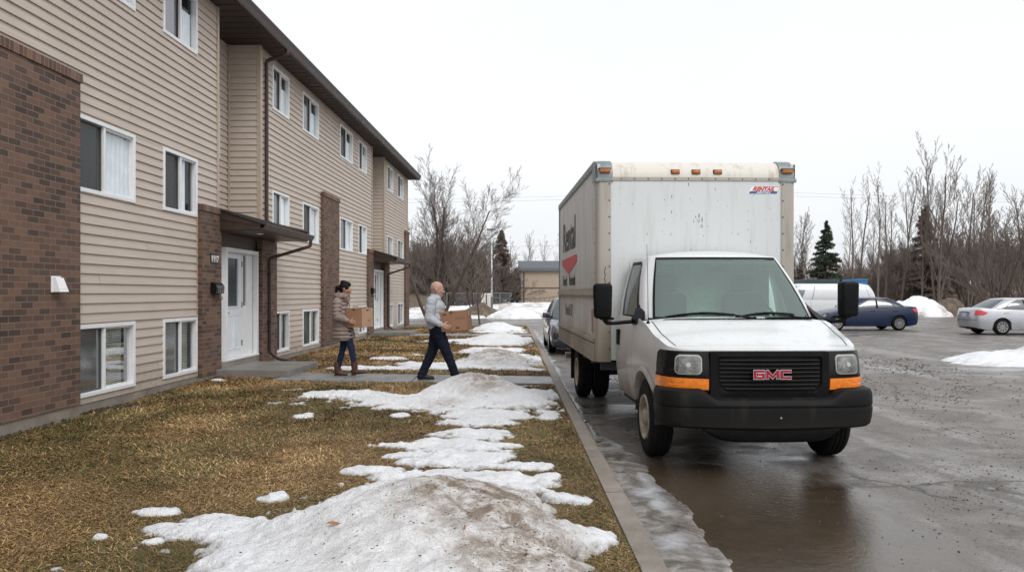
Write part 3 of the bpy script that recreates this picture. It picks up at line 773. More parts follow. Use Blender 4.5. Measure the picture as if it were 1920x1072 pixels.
# windows
def window(s0, s1, z0, z1, style, w=0.0, seed=0, fixed=False):
    r = random.Random(seed); f = MB(); t = .032
    for (a, b, c, d_) in ((s0-.022, s0+t, z0-.022, z1+.022), (s1-t, s1+.022, z0-.022, z1+.022), (s0+t, s1-t, z0-.022, z0+t), (s0+t, s1-t, z1-t, z1+.022)):
        f.bbox(w-.07, w+.035, a, b, c, d_, .006)
    sm = s0 + (s1-s0)*.50
    if not fixed:
        f.bbox(w-.065, w+.022, sm-.022, sm+.022, z0+t, z1-t, .004)
        # sliding sash rails on the right-hand light
        for (a, b, c, d_) in ((sm+.022, s1-t, z0+t, z0+t+.022), (sm+.022, s1-t, z1-t-.022, z1-t)): f.box(w-.05, w+.006, a, b, c, d_)
    fo = f.build('window', M['white_frame'], B)
    i = s0+t; j = s1-t; k0 = z0+t; k1 = z1-t
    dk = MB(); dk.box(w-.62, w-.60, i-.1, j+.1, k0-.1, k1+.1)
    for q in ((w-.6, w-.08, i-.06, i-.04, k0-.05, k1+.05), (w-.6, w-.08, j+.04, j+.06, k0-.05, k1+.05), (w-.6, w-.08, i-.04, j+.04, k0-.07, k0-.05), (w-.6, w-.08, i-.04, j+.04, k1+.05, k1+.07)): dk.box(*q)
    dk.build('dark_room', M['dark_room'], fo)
    if fixed:
        g_ = MB(); g_.quad((w-.04, i, k0), (w-.04, j, k0), (w-.04, j, k1), (w-.04, i, k1)); g_.build('pane', M['glass'], fo)
    else:
        g_ = MB(); g_.quad((w-.04, sm+.02, k0), (w-.04, j, k0), (w-.04, j, k1), (w-.04, sm+.02, k1)); g_.build('pane', M['glass'], fo)
        g_ = MB(); g_.quad((w-.03, i, k0), (w-.03, sm-.02, k0), (w-.03, sm-.02, k1), (w-.03, i, k1)); g_.build('pane', M['glass_dark'], fo)
        e = MB(); e.box(w-.028, w-.012, i, i+.018, k0, k1); e.box(w-.028, w-.012, sm-.04, sm-.022, k0, k1); e.box(w-.028, w-.012, i+.018, sm-.04, k0, k0+.018); e.box(w-.028, w-.012, i+.018, sm-.04, k1-.018, k1)
        e.build('screen_frame', M['brown_metal'] if style == 'up' else M['screen'], fo)
    # cloth inside
    def drape(a, b, c, d_, folds, mat):
        n = max(6, int((b-a)*folds*6)); P = []
        for zz in (c, d_):
            P.append([(w-.07+.011*math.sin((a+(b-a)*q/n)*folds*6.28+r.random()*.4), a+(b-a)*q/n, zz) for q in range(n+1)])
        mm = MB(); mm.grid(P); mm.build('curtain', mat, fo, smooth=True)
    def slats(a, b, c, d_):
        mm = MB(); z = c
        while z < d_: mm.quad((w-.085, a, z), (w-.085, b, z), (w-.07, b, z+.022), (w-.07, a, z+.022)); z += .027
        mm.build('blind', M['blind2'], fo)
    if style == 'mid':
        if s0 < 10 or r.random() < .5: drape(sm-.03, j, k0, k1-.02, 9, M['blind']); drape(i, sm-.03, k0, k1-.02, 5, M['screen'])
        else: drape(sm, sm+(j-sm)*.65, k0, k1, 10, M['blind'])
    elif style == 'up':
        drape(sm-.02, j, k0, k0+(k1-k0)*.70, 12, M['blind'])
    elif style == 'low':
        slats(i, j - (j-sm)*.2, k0, k1)
    elif style == 'slim': drape(i, j, k0, k1, 6, M['blind'])
    return fo
for q, w in enumerate(WIN): window(*w, seed=q*7+3)
for s in (14.0, 27.2): window(s+.55, s+1.6, 4.25, 5.3, 'slim', w=-.65, seed=5, fixed=True)

# soffit, eaves gutter, roof
m = MB(); m.box(-.97, .50, -1.5, S_END+.45, ZT+.002, ZT+.03)
s = -1.4
while s < S_END+.4: m.box(-.66, .49, s, s+.018, ZT-.006, ZT+.002); s += .305
m.build('soffit', M['brown_soffit'], B)
gp = [(.50, ZT-.005), (.56, ZT-.005), (.575, ZT+.03), (.60, ZT+.10), (.63, ZT+.165), (.63, ZT+.185), (.615, ZT+.185), (.60, ZT+.155), (.57, ZT+.03), (.50, ZT+.02)]
gp = [(a-.05, b) for a, b in gp]
def gutter(prof, s0, s1, name='gutter'):
    n = len(prof); mm = MB(); mm.add([(a, s0, b) for a, b in prof]+[(a, s1, b) for a, b in prof], [(i, (i+1) % n, n+(i+1) % n, n+i) for i in range(n)]+[tuple(range(n)), tuple(range(2*n-1, n-1, -1))])
    return mm.build(name, M['brown_metal'], B)
gutter(gp, -1.5, S_END+.46)
m = MB(); m.box(.44, .452, -1.5, S_END+.45, ZT-.02, ZT+.20); m.build('fascia', M['brown_metal'], B)
m = MB(); m.add([(.50, -1.5, ZT+.20), (.50, S_END+.5, ZT+.20), (-5, S_END+.5, ZT+1.5), (-5, -1.5, ZT+1.5), (-10.5, S_END+.5, ZT+.2), (-10.5, -1.5, ZT+.2)], [(0, 1, 2, 3), (3, 2, 4, 5), (1, 4, 2), (0, 3, 5)])
m.box(.452, .50, S_END+.45, S_END+.49, ZT-.01, ZT+.2)
m.build('roof', M['shingle'], B)
def pipe(pts, name, r=.032):
    P = [Vector(pts[0])]
    for i in range(1, len(pts)-1):
        a, b, c = Vector(pts[i-1]), Vector(pts[i]), Vector(pts[i+1]); d1 = (a-b).normalized()*.07; d2 = (c-b).normalized()*.07
        P += [b+d1, b+d1*.35+d2*.0+(d2-d1)*.12, b+d2*.35-(d2-d1)*.12, b+d2]
    P.append(Vector(pts[-1])); mm = MB(); mm.tube(P, r, 10); return mm.build(name, M['brown_metal'], B, smooth=True, auto=50)
pipe([(.50, 16.42, ZT), (.50, 16.42, ZT-.10), (.07, 16.38, ZT-.24), (.07, 16.38, 3.03), (.18, 16.42, 2.96), (.80, 16.85, 2.83)], 'downspout', .040)

for s in (14.0, 27.2):
    # canopy: wedge roof, gutter, soffit with a lamp
    m = MB(); s0, s1 = s-.12, s+2.85
    pr = [(.0, 3.03), (.84, 2.745), (.84, 2.66), (.80, 2.625), (.0, 2.625)]; n = 5
    m.add([(a, s0, b) for a, b in pr]+[(a, s1, b) for a, b in pr], [(i, (i+1) % n, n+(i+1) % n, n+i) for i in range(n)]+[tuple(range(n)), tuple(range(2*n-1, n-1, -1))])
    m.box(.02, .82, s0-.016, s0-.001, 2.64, 2.70)
    m.quad((.0, s0-.012, 2.84), (.84, s0-.012, 2.70), (.84, s0-.012, 2.74), (.0, s0-.012, 3.02))
    m.build('canopy', M['brown_metal'], B)
    m = MB(); n_ = 12
    for q in range(n_):
        a0, a1 = -.0+(.90)*q/n_, (.90)*(q+1)/n_; zz = lambda a: 3.035-.3393*a
        m.add([(a0, s0-.04, zz(a0)+.012), (a1, s0-.04, zz(a1)+.026), (a1, s1+.03, zz(a1)+.026), (a0, s1+.03, zz(a0)+.012), (a0, s0-.04, zz(a0)-.003), (a1, s0-.04, zz(a1)-.003), (a1, s1+.03, zz(a1)-.003), (a0, s1+.03, zz(a0)-.003)],
              [(0, 1, 2, 3), (4, 7, 6, 5), (0, 4, 5, 1), (1, 5, 6, 2), (2, 6, 7, 3), (3, 7, 4, 0)])
    m.build('canopy_shingles', M['shingle'], B)
    gutter([(.845, 2.64), (.90, 2.64), (.915, 2.67), (.945, 2.74), (.945, 2.755), (.93, 2.755), (.90, 2.68), (.845, 2.66)], s0-.02, s1+.05, 'canopy_gutter')
    m = MB(); m.lathe([(.0, 0), (.052, 0), (.058, .006), (.07, .010), (.07, .014)], 20, Matrix.Translation((.56, s+.62, 2.612)) @ Matrix.Rotation(-PI/2, 4, 'Y'))
    m.build('canopy_lamp', M['spark_light'], B, smooth=True)
    pipe([(.90, s+2.76, 2.64), (.90, s+2.76, 2.52), (.145, s+2.36, 2.24), (.145, s+2.36, .26), (.30, s+2.42, .12), (.62, s+2.6, .05)], 'downspout', .034)
    m = MB()
    for zz in (.9, 1.9): m.bbox(.09, .19, s+2.31, s+2.41, zz, zz+.03, .004)
    m.build('pipe_strap', M['brown_metal'], B)
    # porch slab
    m = MB(); m.bbox(.02, 1.40, s-.28, s+1.55, -.12, .145, .012); m.build('porch_slab', M['slab'], B)
    m = MB(); m.box(-.3, .035, s+.10, s+2.06, .0, .235); m.build('door_step', M['foundation'], B)
    # door frame and recess
    m = MB(); a, b = s+.34, s+2.02; zt = 2.36; zb = .237
    m.box(-.06, .03, a, a+.075, zb, zt); m.box(-.125, -.07, a+.03, a+.098, zb, zt-.03); m.box(-.06, .03, b-.075, b, zb, zt); m.box(-.06, .03, a+.075, b-.075, zt-.075, zt)
    m.box(-.16, -.06, a, a+.03, zb, zt); m.box(-.16, -.06, b-.03, b, zb, zt); m.box(-.16, -.06, a+.03, b-.03, zt-.03, zt); m.box(-.16, .045, a+.002, b-.002, zb-.0, zb+.03)
    m.box(-.13, -.07, a+1.04, a+1.09, zb+.03, zt-.03); m.box(-.13, -.07, a+1.24, b-.03, zb+.03, zt-.03); m.box(-.13, -.07, a+1.09, a+1.24, zb+.03, zb+1.02); m.box(-.13, -.07, a+1.09, a+1.24, zt-.10, zt-.03)
    m.box(-.30, -.07, s-.03, a, .0, 2.35); m.box(-.30, -.07, b, s+2.1, .0, 2.35)
    m.build('door_frame', M['white_frame'], B)
    m = MB(); m.box(-.30, -.055, s-.04, s+2.1, zt+.001, 2.66); m.box(-.055, -.04, s-.04, s+2.1, 2.50, 2.62); m.build('door_header', M['header'], B)
    m = MB(); m.box(-.105, -.10, a+1.09, a+1.24, zb+1.02, zt-.10); m.build('side_light', M['glass_dark'], B)
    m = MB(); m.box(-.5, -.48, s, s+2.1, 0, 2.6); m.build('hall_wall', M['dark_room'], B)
    L0, L1, z0, z1 = a+.10, a+1.035, zb+.035, zt-.035; W0 = -.125; W1 = -.08
    g0, g1, h0, h1 = L0+.20, L1-.20, z0+.98, z1-.15
    m = MB(); m.box(W0, W1, L0, g0, z0, z1); m.box(W0, W1, g1, L1, z0, z1); m.box(W0, W1, g0, g1, z0, h0); m.box(W0, W1, g0, g1, h1, z1)
    for (p, q, c, d_) in ((g0-.03, g0, h0-.03, h1+.03), (g1, g1+.03, h0-.03, h1+.03), (g0, g1, h0-.03, h0), (g0, g1, h1, h1+.03)): m.bbox(W1-.001, W1+.014, p, q, c, d_, .004)
    for (p, q) in ((L0+.13, L0+.43), (L1-.43, L1-.13)):
        for (c, d_, e, f_) in ((p, q, z0+.15, z0+.165), (p, q, z0+.80, z0+.815), (p, p+.015, z0+.165, z0+.80), (q-.015, q, z0+.165, z0+.80)): m.bbox(W1-.001, W1+.009, c, d_, e, f_, .003)
        m.bbox(W1-.001, W1+.006, p+.05, q-.05, z0+.22, z0+.75, .004)
    do = m.build('door', M['white_door'], B)
    m = MB(); m.box(-.105, -.10, g0, g1, h0, h1); m.build('pane', M['glass_dark'], do)
    m = MB(); m.tube([(W1, L0+.07, z0+.86), (W1+.05, L0+.07, z0+.86), (W1+.055, L0+.09, z0+.86), (W1+.055, L0+.19, z0+.85)], [.012, .011, .010, .007], 8); m.lathe([(0, .014), (.026, .012), (.028, 0)], 14, Matrix.Translation((W1, L0+.07, z0+.86)))
    m.lathe([(0, .02), (.024, .018), (.028, 0)], 14, Matrix.Translation((W1, L0+.07, z0+1.02))); m.build('handle', M['black_plastic'], do, smooth=True)
    m = MB()
    for zz in (z0+.2, z0+.95, z1-.3): m.bbox(W1-.002, W1+.012, L1-.008, L1+.014, zz, zz+.11, .003)
    m.build('hinge', M['black_plastic'], do)
    # number and mailbox on the brick
    if s < 20:
        m = MB(); m.bbox(.098, .110, s-.53, s-.20, 2.02, 2.20, .006); no = m.build('number_plaque', M['bezel'], B)
        Mx = Matrix(((0, 0, 1, .113), (1, 0, 0, s-.365), (0, 1, 0, 2.055), (0, 0, 0, 1)))
        lettering('house_number', '1117', .155, Mx, M['white_decal'], no, offset=.004, extrude=.003)
    mbx = empty('mailbox', (0, 0, 0), 0, 'black wall mailbox with scroll hooks on the brick beside the %s door' % ('near white' if s < 20 else 'far white'), 'mailbox', 'mailboxes beside the doors')
    wp = Matrix.Rotation(-math.atan(BK), 4, 'Z') @ Vector((.10, s-.36 if s < 20 else s-.40, 1.50)); mbx.location = (BX0+wp.x, wp.y, wp.z); mbx.rotation_euler.z = -math.atan(BK)
    m = MB(); n = 9; pr = [(0, 0), (.10, 0), (.115, .10)]+[(.115*math.cos(q*PI/2/6), .10+.10*math.sin(q*PI/2/6)) for q in range(1, 7)]
    k = len(pr); m.add([(a_, -.17, b_) for a_, b_ in pr]+[(a_, .17, b_) for a_, b_ in pr], [(i, (i+1) % k, k+(i+1) % k, k+i) for i in range(k)]+[tuple(range(k)), tuple(range(2*k-1, k-1, -1))])
    m.build('box_body', M['bezel'], mbx)
    m = MB()
    for yy in (-.1, -.02, .06, .12): m.bbox(.113, .121, yy, yy+.018, .01, .12, .003)
    m.build('trim_bars', M['dull_metal'], mbx)
    m = MB()
    for yy in (-.09, .09): m.tube([(.03, yy, 0), (.03, yy, -.07), (.05, yy, -.11), (.09, yy, -.115), (.11, yy, -.08), (.095, yy, -.06)], .006, 6)
    m.build('scroll_hooks', M['bezel'], mbx, smooth=True)
# dryer vent
wp = Matrix.Rotation(-math.atan(BK), 4, 'Z') @ Vector((.10, 9.12, 1.52))
v = empty('vent_hood', (BX0+wp.x, wp.y, wp.z), -math.atan(BK), 'small white plastic vent hood on the near brick wall', 'vent')
m = MB(); m.add([(0, -.075, .17), (0, .075, .17), (.05, .075, .165), (.05, -.075, .165), (.11, .085, 0), (.11, -.085, 0), (0, .085, 0), (0, -.085, 0)], [(0, 1, 2, 3), (3, 2, 4, 5), (0, 3, 5, 7), (1, 6, 4, 2), (7, 5, 4, 6), (0, 7, 6, 1)])
m.build('hood', M['white_decal'], v); m = MB(); m.bbox(.0, .012, -.09, .09, -.01, .185, .004)
for q in range(3): m.bbox(.055+.018*q, .065+.018*q, -.075, .075, .10-.035*q, .108-.035*q, .002)
m.build('back_plate', M['white_frame'], v)
# ------------------------------------------------------------------ vehicle surface tools
def catmull(P, u):
    """P list of tuples, u in [0, len-1]"""
    n = len(P)-1; u = min(max(u, 0), n); i = min(int(u), n-1); t = u-i
    p1, p2 = P[i], P[i+1]; p0 = P[i-1] if i > 0 else tuple(2*a-b for a, b in zip(p1, p2)); p3 = P[i+2] if i+2 <= n else tuple(2*b-a for a, b in zip(p1, p2))
    return tuple(.5*((2*b)+(-a+c)*t+(2*a-5*b+4*c-d)*t*t+(-a+3*b-3*c+d)*t**3) for a, b, c, d in zip(p0, p1, p2, p3))
def interp(tab, x):
    if x <= tab[0][0]: return tab[0][1]
    for (a, b), (c, d) in zip(tab[:-1], tab[1:]):
        if x <= c:
            t = (x-a)/(c-a); t = t*t*(3-2*t)*.35 + t*.65; return b+(d-b)*t
    return tab[-1][1]
class Shell:
    """vehicle body: plan outline (half, front centre -> rear) swept between a bottom and a top height profile"""
    def __init__(s, half, zb, zt, arches=(), off=lambda v: -.05*((v-.55)/.55)**2, fineness=.03, archR=.4, archz=.33, botoff=0):
        s.h = half; s.zb = zb; s.zt = zt; s.ar = arches; s.off = off; s.R = archR; s.az = archz
        # even samples along the outline
        fine = [catmull(half, u*(len(half)-1)/800) for u in range(801)]
        L = [0]
        for a, b in zip(fine[:-1], fine[1:]): L.append(L[-1]+math.dist(a, b))
        n = int(L[-1]/fineness); s.pts = []; j = 0
        for k in range(n+1):
            t = L[-1]*k/n
            while j < 799 and L[j+1] < t: j += 1
            w = (t-L[j])/max(1e-9, L[j+1]-L[j]); s.pts.append(tuple(a+(b-a)*w for a, b in zip(fine[j], fine[j+1])))
        s.n = n; s.len = L[-1]
    def nrm(s, k):
        a = s.pts[max(k-1, 0)]; b = s.pts[min(k+1, s.n)]; t = Vector((b[0]-a[0], b[1]-a[1])).normalized(); return Vector((-t.y, t.x)) * -1
    def bottom(s, x, y):
        z = interp(s.zb, y)
        for c in s.ar:
            if abs(y-c) < s.R and x > .5: z = max(z, s.az+math.sqrt(s.R**2-(y-c)**2))
        return z
    def P(s, k, z, side=1, extra=0):
        kk = min(max(k, 0), s.n); i = min(int(kk), s.n-1); w = kk-i
        x = s.pts[i][0]*(1-w)+s.pts[i+1][0]*w; y = s.pts[i][1]*(1-w)+s.pts[i+1][1]*w
        n = s.nrm(i)*(1-w)+s.nrm(i+1)*w
        if n.length < 1e-6: n = Vector((1, 0))
        n.normalize(); zb = interp(s.zb, y); zt = interp(s.zt, y); v = (z-zb)/(zt-zb); o = s.off(v)+extra
        return Vector(((x+n.x*o)*side, y+n.y*o, z))
    def body(s, mb, k0=0, k1=None, nv=10):
        k1 = s.n if k1 is None else k1
        for side in (1, -1):
            G = []
            for k in range(k0, k1+1):
                x, y = s.pts[k]; b = s.bottom(x, y); t = interp(s.zt, y)
                G.append([s.P(k, b+(t-b)*(j/nv), side) for j in range(nv+1)])
            mb.grid(G)
            # inward return at the bottom edge
            mb.grid([[g[0], Vector((g[0].x-.09*side*(1 if abs(g[0].x) > .3 else 0), g[0].y, g[0].z))] for g in G])
        return s
    def cap(s, mb, k0, k1, crown, nx=14, pw=2.2, dz=0, extra=0, lim=1):
        G = []
        for k in range(k0, k1+1):
            x, y = s.pts[k]; p = s.P(k, interp(s.zt, y), 1, extra); c = crown(y)
            G.append([Vector((p.x*a*lim, p.y, p.z + dz + c*(1-abs(a*lim)**pw))) for a in [(-1+2*q/nx) for q in range(nx+1)]])
        mb.grid(G)
    def k_at_y(s, y):
        return min(range(s.n+1), key=lambda k: abs(s.pts[k][1]-y)+ (0 if s.pts[k][0] > .3 else .5))
    def wrap(s, mb, poly, extra=.01, depth=.02, side=1, sub=.03, inset=None):
        """polygon given as (distance index in metres along outline, z) lying on the shell; a raised plate"""
        step = s.len/s.n; cx = sum(p[0] for p in poly)/len(poly); cz = sum(p[1] for p in poly)/len(poly)
        ring = []
        for (a, b), (c, d) in zip(poly, poly[1:]+poly[:1]):
            m_ = max(1, int(math.hypot(c-a, d-b)/sub)); ring += [(a+(c-a)*q/m_, b+(d-b)*q/m_) for q in range(m_)]
        R = [[s.P((cx+(a-cx)*f)/step, cz+(b-cz)*f, side, e) for (a, b) in ring] for f, e in ((1, extra-depth), (1, extra*.55), (.985, extra), (.75, extra), (.5, extra), (.25, extra))]
        R = [r+[r[0]] for r in R]; mb.grid(R)
        c = s.P(cx/step, cz, side, extra); o = len(mb.v); mb.v.append(tuple(c)); last = R[-1]; b0 = len(mb.v)
        mb.v.extend([tuple(p) for p in last])
        for q in range(len(last)-1): mb.f.append((o, b0+q, b0+q+1)); mb.m.append(mb.cur)
def rrect(x0, x1, z0, z1, r, n=5):
    P = []
    for (cx, cz, a0) in ((x1-r, z0+r, -90), (x1-r, z1-r, 0), (x0+r, z1-r, 90), (x0+r, z0+r, 180)):
        for q in range(n+1): a = rad(a0+90*q/n); P.append((cx+r*math.cos(a), cz+r*math.sin(a)))
    return P
class House:
    """greenhouse: plan outlines at belt and roof, u = control index, h = 0..1"""
    def __init__(s, base, top, z0, z1, bulge=.03, belt=None):
        s.b = base; s.t = top; s.z0 = z0; s.z1 = z1; s.bu = bulge; s.m = len(base)-1
    def S(s, u, h, e=0):
        sd = 1 if u >= 0 else -1; a = catmull(s.b, abs(u)); b = catmull(s.t, abs(u))
        a2 = catmull(s.b, min(abs(u)+.03, s.m)); a1 = catmull(s.b, max(abs(u)-.03, 0)); t = Vector((a2[0]-a1[0], a2[1]-a1[1]))
        if t.length < 1e-6: t = Vector((1, 0))
        t.normalize(); n = Vector((t.y, -t.x))
        z0 = s.z0(a[1]) if callable(s.z0) else s.z0; z1 = s.z1(b[1]) if callable(s.z1) else s.z1
        o = s.bu*4*h*(1-h)*.6 + e
        return Vector(((a[0]+(b[0]-a[0])*h + n.x*o)*sd, a[1]+(b[1]-a[1])*h+n.y*o, z0+(z1-z0)*h + (e*.3)))
    def body(s, mb, holes=(), du=.1, nh=16, e=0):
        us = [q*du for q in range(int(round(s.m/du))+1)]
        for sd in (1, -1):
            for i in range(len(us)-1):
                for j in range(nh):
                    um = (us[i]+us[i+1])/2; hm = (j+.5)/nh
                    if any(f(um, hm) for f in holes): continue
                    mb.quad(s.S(sd*(us[i]+1e-5), j/nh, e), s.S(sd*us[i+1], j/nh, e), s.S(sd*us[i+1], (j+1)/nh, e), s.S(sd*(us[i]+1e-5), (j+1)/nh, e))
    def roof(s, mb, crown, nx=14, pw=2.6, du=.08, u0=0, ramp=.3):
        G = []; n = int(s.m/du); y0 = catmull(s.t, 0)[1]; yn = catmull(s.t, s.m)[1]
        closed = abs(catmull(s.t, s.m)[0]) < .05
        for q in range(n+1):
            p = s.S(max(s.m*q/n, 1e-5), 1); f = min(1, max(0, (p.y-y0)/ramp)); f = f**.6
            if closed: f = min(f, min(1, max(0, (yn-p.y)/ramp))**.6)
            G.append([Vector((p.x*a, p.y, p.z+crown*f*(1-abs(a)**pw))) for a in [(-1+2*w/nx) for w in range(nx+1)]])
        mb.grid(G)
    def patch(s, mb, ua, ub, hlo, hhi, e=.006, nu=16, nh=10, side=1):
        """hlo/hhi may be functions of the 0..1 position along u"""
        f = lambda v, t: v(t) if callable(v) else v
        G = []
        for i in range(nu+1):
            t = i/nu; lo, hi = f(hlo, t), f(hhi, t); G.append([s.S(side*(ua+(ub-ua)*t) if side != 0 else (ua+(ub-ua)*t)+(1e-5 if (ua+(ub-ua)*t) == 0 else 0), lo+(hi-lo)*j/nh, e) for j in range(nh+1)])
        mb.grid(G)

def wheel(parent, x, y, R, wdt, rimR, side, style='cap', rim_mat=None, zc=None, dual=False):
    """side -1: outer face towards -x"""
    zc = R if zc is None else zc
    Mx = Matrix.Translation((x, y, zc)) @ Matrix.Diagonal((side, 1, 1, 1))
    t = MB(); h = wdt/2
    t.lathe([(rimR, h-.015), (rimR+.02, h-.004), (R-.07, h+.004), (R-.028, h-.008), (R-.008, h-.03), (R, h-.05), (R, h*.45), (R-.009, h*.42), (R-.009, h*.3), (R, h*.27), (R, .012), (R-.009, .01), (R-.009, -.01), (R, -.012), (R, -h*.27), (R-.009, -h*.3), (R-.009, -h*.42), (R, -h*.45), (R, -h+.05), (R-.02, -h+.02), (R-.07, -h), (rimR, -h+.01)], 48, Mx)
    w = t.build('wheel', M['rubber'], parent, smooth=True, auto=35)
    r = MB(); rm = rim_mat or M['hubcap']
    if style == 'truck':
        # steel dual wheel seen from outside: flange, dished disc with hand holes, hub and nuts
        r.mat(0).lathe([(rimR+.012, h-.008), (rimR+.004, h+.006), (rimR-.012, h+.002), (rimR-.02, h-.02), (rimR-.03, -h*.2), (rimR-.06, -.02), (.155, .028), (.15, .05), (.11, .062), (.085, .066), (.08, .11), (.05, .125), (0, .127)], 40, Mx)
        for q in range(8):
            a = 2*PI*q/8; c = Mx @ Matrix.Translation((.062, .115*math.cos(a), .115*math.sin(a))); r.lathe([(0, .022), (.011, .02), (.013, 0)], 6, c)
        r.mat(1)
        for q in range(8):
            a = 2*PI*(q+.5)/8; c = Mx @ Matrix.Translation((.012, .185*math.cos(a), .185*math.sin(a)-0)); r.lathe([(0, .010), (.021, .010), (.024, -.01)], 12, c)
    elif style == 'inset':
        r.mat(0).lathe([(rimR+.01, h-.008), (rimR, h+.004), (rimR-.015, h), (rimR-.03, h-.05), (rimR-.04, -.04), (.13, -.075), (.12, -.06), (.06, -.06), (.055, -.02), (0, -.018)], 36, Mx)
        for q in range(8):
            a = 2*PI*q/8; c = Mx @ Matrix.Translation((-.058, .095*math.cos(a), .095*math.sin(a))); r.lathe([(0, .02), (.011, .018), (.013, 0)], 6, c)
    else:
        r.mat(1).lathe([(rimR, h-.02), (rimR-.02, h-.035), (.05, h-.045), (0, h-.045)], 36, Mx)
        r.mat(0).lathe([(rimR+.008, h-.012), (rimR, h+.004), (rimR-.028, h+.002), (rimR-.032, h-.03)], 40, Mx)
        r.lathe([(0, h-.002), (.035, h-.004), (.055, h-.012), (.058, h-.04)], 24, Mx)
        n = 9
        for q in range(n):
            a = 2*PI*q/n; c, s_ = math.cos(a), math.sin(a); p, w2 = (-s_, c), (c, s_)
            def pt(rr, ww, hh): return Mx @ Vector((hh, rr*c - ww*s_, rr*s_ + ww*c))
            r.add([pt(.045, -.022, h-.006), (pt(.045, .022, h-.006)), pt(rimR-.02, .03, h-.0), pt(rimR-.02, -.03, h-.0), pt(.045, -.028, h-.04), pt(.045, .028, h-.04), pt(rimR-.02, .036, h-.04), pt(rimR-.02, -.036, h-.04)], [(0, 1, 2, 3), (1, 5, 6, 2), (0, 3, 7, 4)])
    r.build('rim', [rm, M['black_plastic']], w, smooth=True, auto=40)
    return w

# ------------------------------------------------------------------ the box truck
TK = empty('box_truck', (2.325, 6.84, RZ), math.atan(.030), 'dirty white rental box truck with black bumper parked along the kerb', 'truck')
half = [(0, .135), (.3, .14), (.58, .155), (.78, .20), (.885, .29), (.93, .43), (.965, .70), (.985, 1.05), (.995, 1.45), (1.0, 1.9), (1.0, 2.5)]
sh = Shell(half, [(0, .60), (.42, .56), (.5, .50), (1.45, .47), (2.5, .47)], [(.13, 1.105), (.3, 1.13), (.6, 1.20), (1.05, 1.325), (1.25, 1.36), (2.5, 1.37)], arches=(.95,), off=lambda v: -.055*abs((v-.55)/.55)**2.2, fineness=.028, archR=.455, archz=.385)
kc = sh.k_at_y(1.12)
m = MB(); sh.body(m, 0, None, 12)
# flared lip over the front wheel
for sd in (1, -1):
    P_ = []
    for q in range(-2, 27):
        a = PI*q/24; yy = .95+.462*math.cos(a); zz = .385+.462*math.sin(a)
        if zz < .45: continue
        k = sh.k_at_y(yy); P_.append((yy, zz, k))
    G = [[sh.P(k, zz, sd, e) + Vector((0, (yy-.95)*ex, (zz-.385)*ex)) for (e, ex) in ((-.03, -.02), (.012, -.015), (.026, .0), (.022, .05), (.004, .11))] for yy, zz, k in P_]
    m.grid(G)
body = m.build('cab_body', M['cab_white'], TK, smooth=True, weld=True, auto=50)
m = MB(); sh.cap(m, 0, kc, lambda y: .055*min(1, max(0, (y-.13)/.5)), pw=2.4)
hood = m.build('hood', M['hood_white'], TK, smooth=True, weld=True)
# shut lines of hood and door
def line_on_shell(k0, k1, z0f, name, w=.006, par=body, side=1, e=.0015, top=False):
    pass
for sd in (-1, 1):
    m = MB(); G = []
    for k in range(2, kc-1):
        x, y = sh.pts[k]; zt_ = interp(sh.zt, y); c = .055*min(1, max(0, (y-.13)/.5)); p = sh.P(k, zt_, sd)
        if y < .30: continue
        a0, a1 = .915, .925; G.append([Vector((p.x*a, p.y, p.z+c*(1-a**2.4)+.0025)) for a in (a0, a1)])
    m.grid(G)
    m.build('shut_lines', M['black_paint'], body); m = MB()
    for yy in (1.50, 2.42):      # door edges
        k = sh.k_at_y(yy); G = [[sh.P(k+d_, .50+.85*j/20, sd, .002) for d_ in (-.13, .13)] for j in range(21)]; m.grid(G)
    G = [[sh.P(sh.k_at_y(1.5)+q, .50+dz_, sd, .002) for dz_ in (-.004, .004)] for q in range(0, sh.k_at_y(2.42)-sh.k_at_y(1.5)+1)]; m.grid(G)
    m.build('door_seams', M['black_paint'], body)
for sd in (-1, 1):
    h_ = MB(); p = sh.P(sh.k_at_y(2.30), 1.16, sd, .0); h_.bbox(p.x-.02 if sd > 0 else p.x-.028, p.x+.028 if sd > 0 else p.x+.02, 2.24, 2.37, 1.02, 1.20, .012); h_.build('door_handle', M['black_plastic'], body)
# greenhouse
gb = [(0, 1.04), (.42, 1.07), (.74, 1.16), (.865, 1.26), (.925, 1.42), (.945, 1.9), (.95, 2.5)]
gt = [(0, 1.74), (.36, 1.76), (.60, 1.815), (.685, 1.87), (.735, 1.97), (.775, 2.2), (.785, 2.5)]
gh = House(gb, gt, lambda y: 1.345+.0*y, 2.03, .045)
wsh = lambda u, h: u < 2.42 and .05 < h < .955
def swin(u, h):
    return 4.05 < u < 5.62 and .07 < h < .90 and h < (u-4.05)*2.2+.25
m = MB(); gh.body(m, (wsh, lambda u, h: 4.1 < u < 5.6 and .06 < h < .88 and h < .15+(u-4.1)*3.2), du=.06, nh=26); gh.roof(m, .075)
cab = m.build('cab_roof', M['cab_white'], TK, smooth=True, weld=True, auto=45)
m = MB(); G = []
for i in range(61):
    u = -2.5+5.0*i/60; u = u if abs(u) > 1e-4 else 1e-4; G.append([gh.S(u, .035+(.965-.035)*j/14, .004) for j in range(15)])
m.grid(G); ws = m.build('windshield', M['windshield'], TK, smooth=True)
m = MB()   # black surround of the windshield
for (ua, ub, a, b) in ((-2.52, 2.52, -.01, .045), (-2.52, 2.52, .945, .985), (-2.55, -2.38, .0, .985), (2.38, 2.55, .0, .985)):
    G = []
    for i in range(41):
        u = ua+(ub-ua)*i/40; u = u if abs(u) > 1e-4 else 1e-4; G.append([gh.S(u, a+(b-a)*j/8, .008) for j in range(9)])
    m.grid(G)
m.build('windshield_seal', M['black_plastic'], ws, smooth=True)
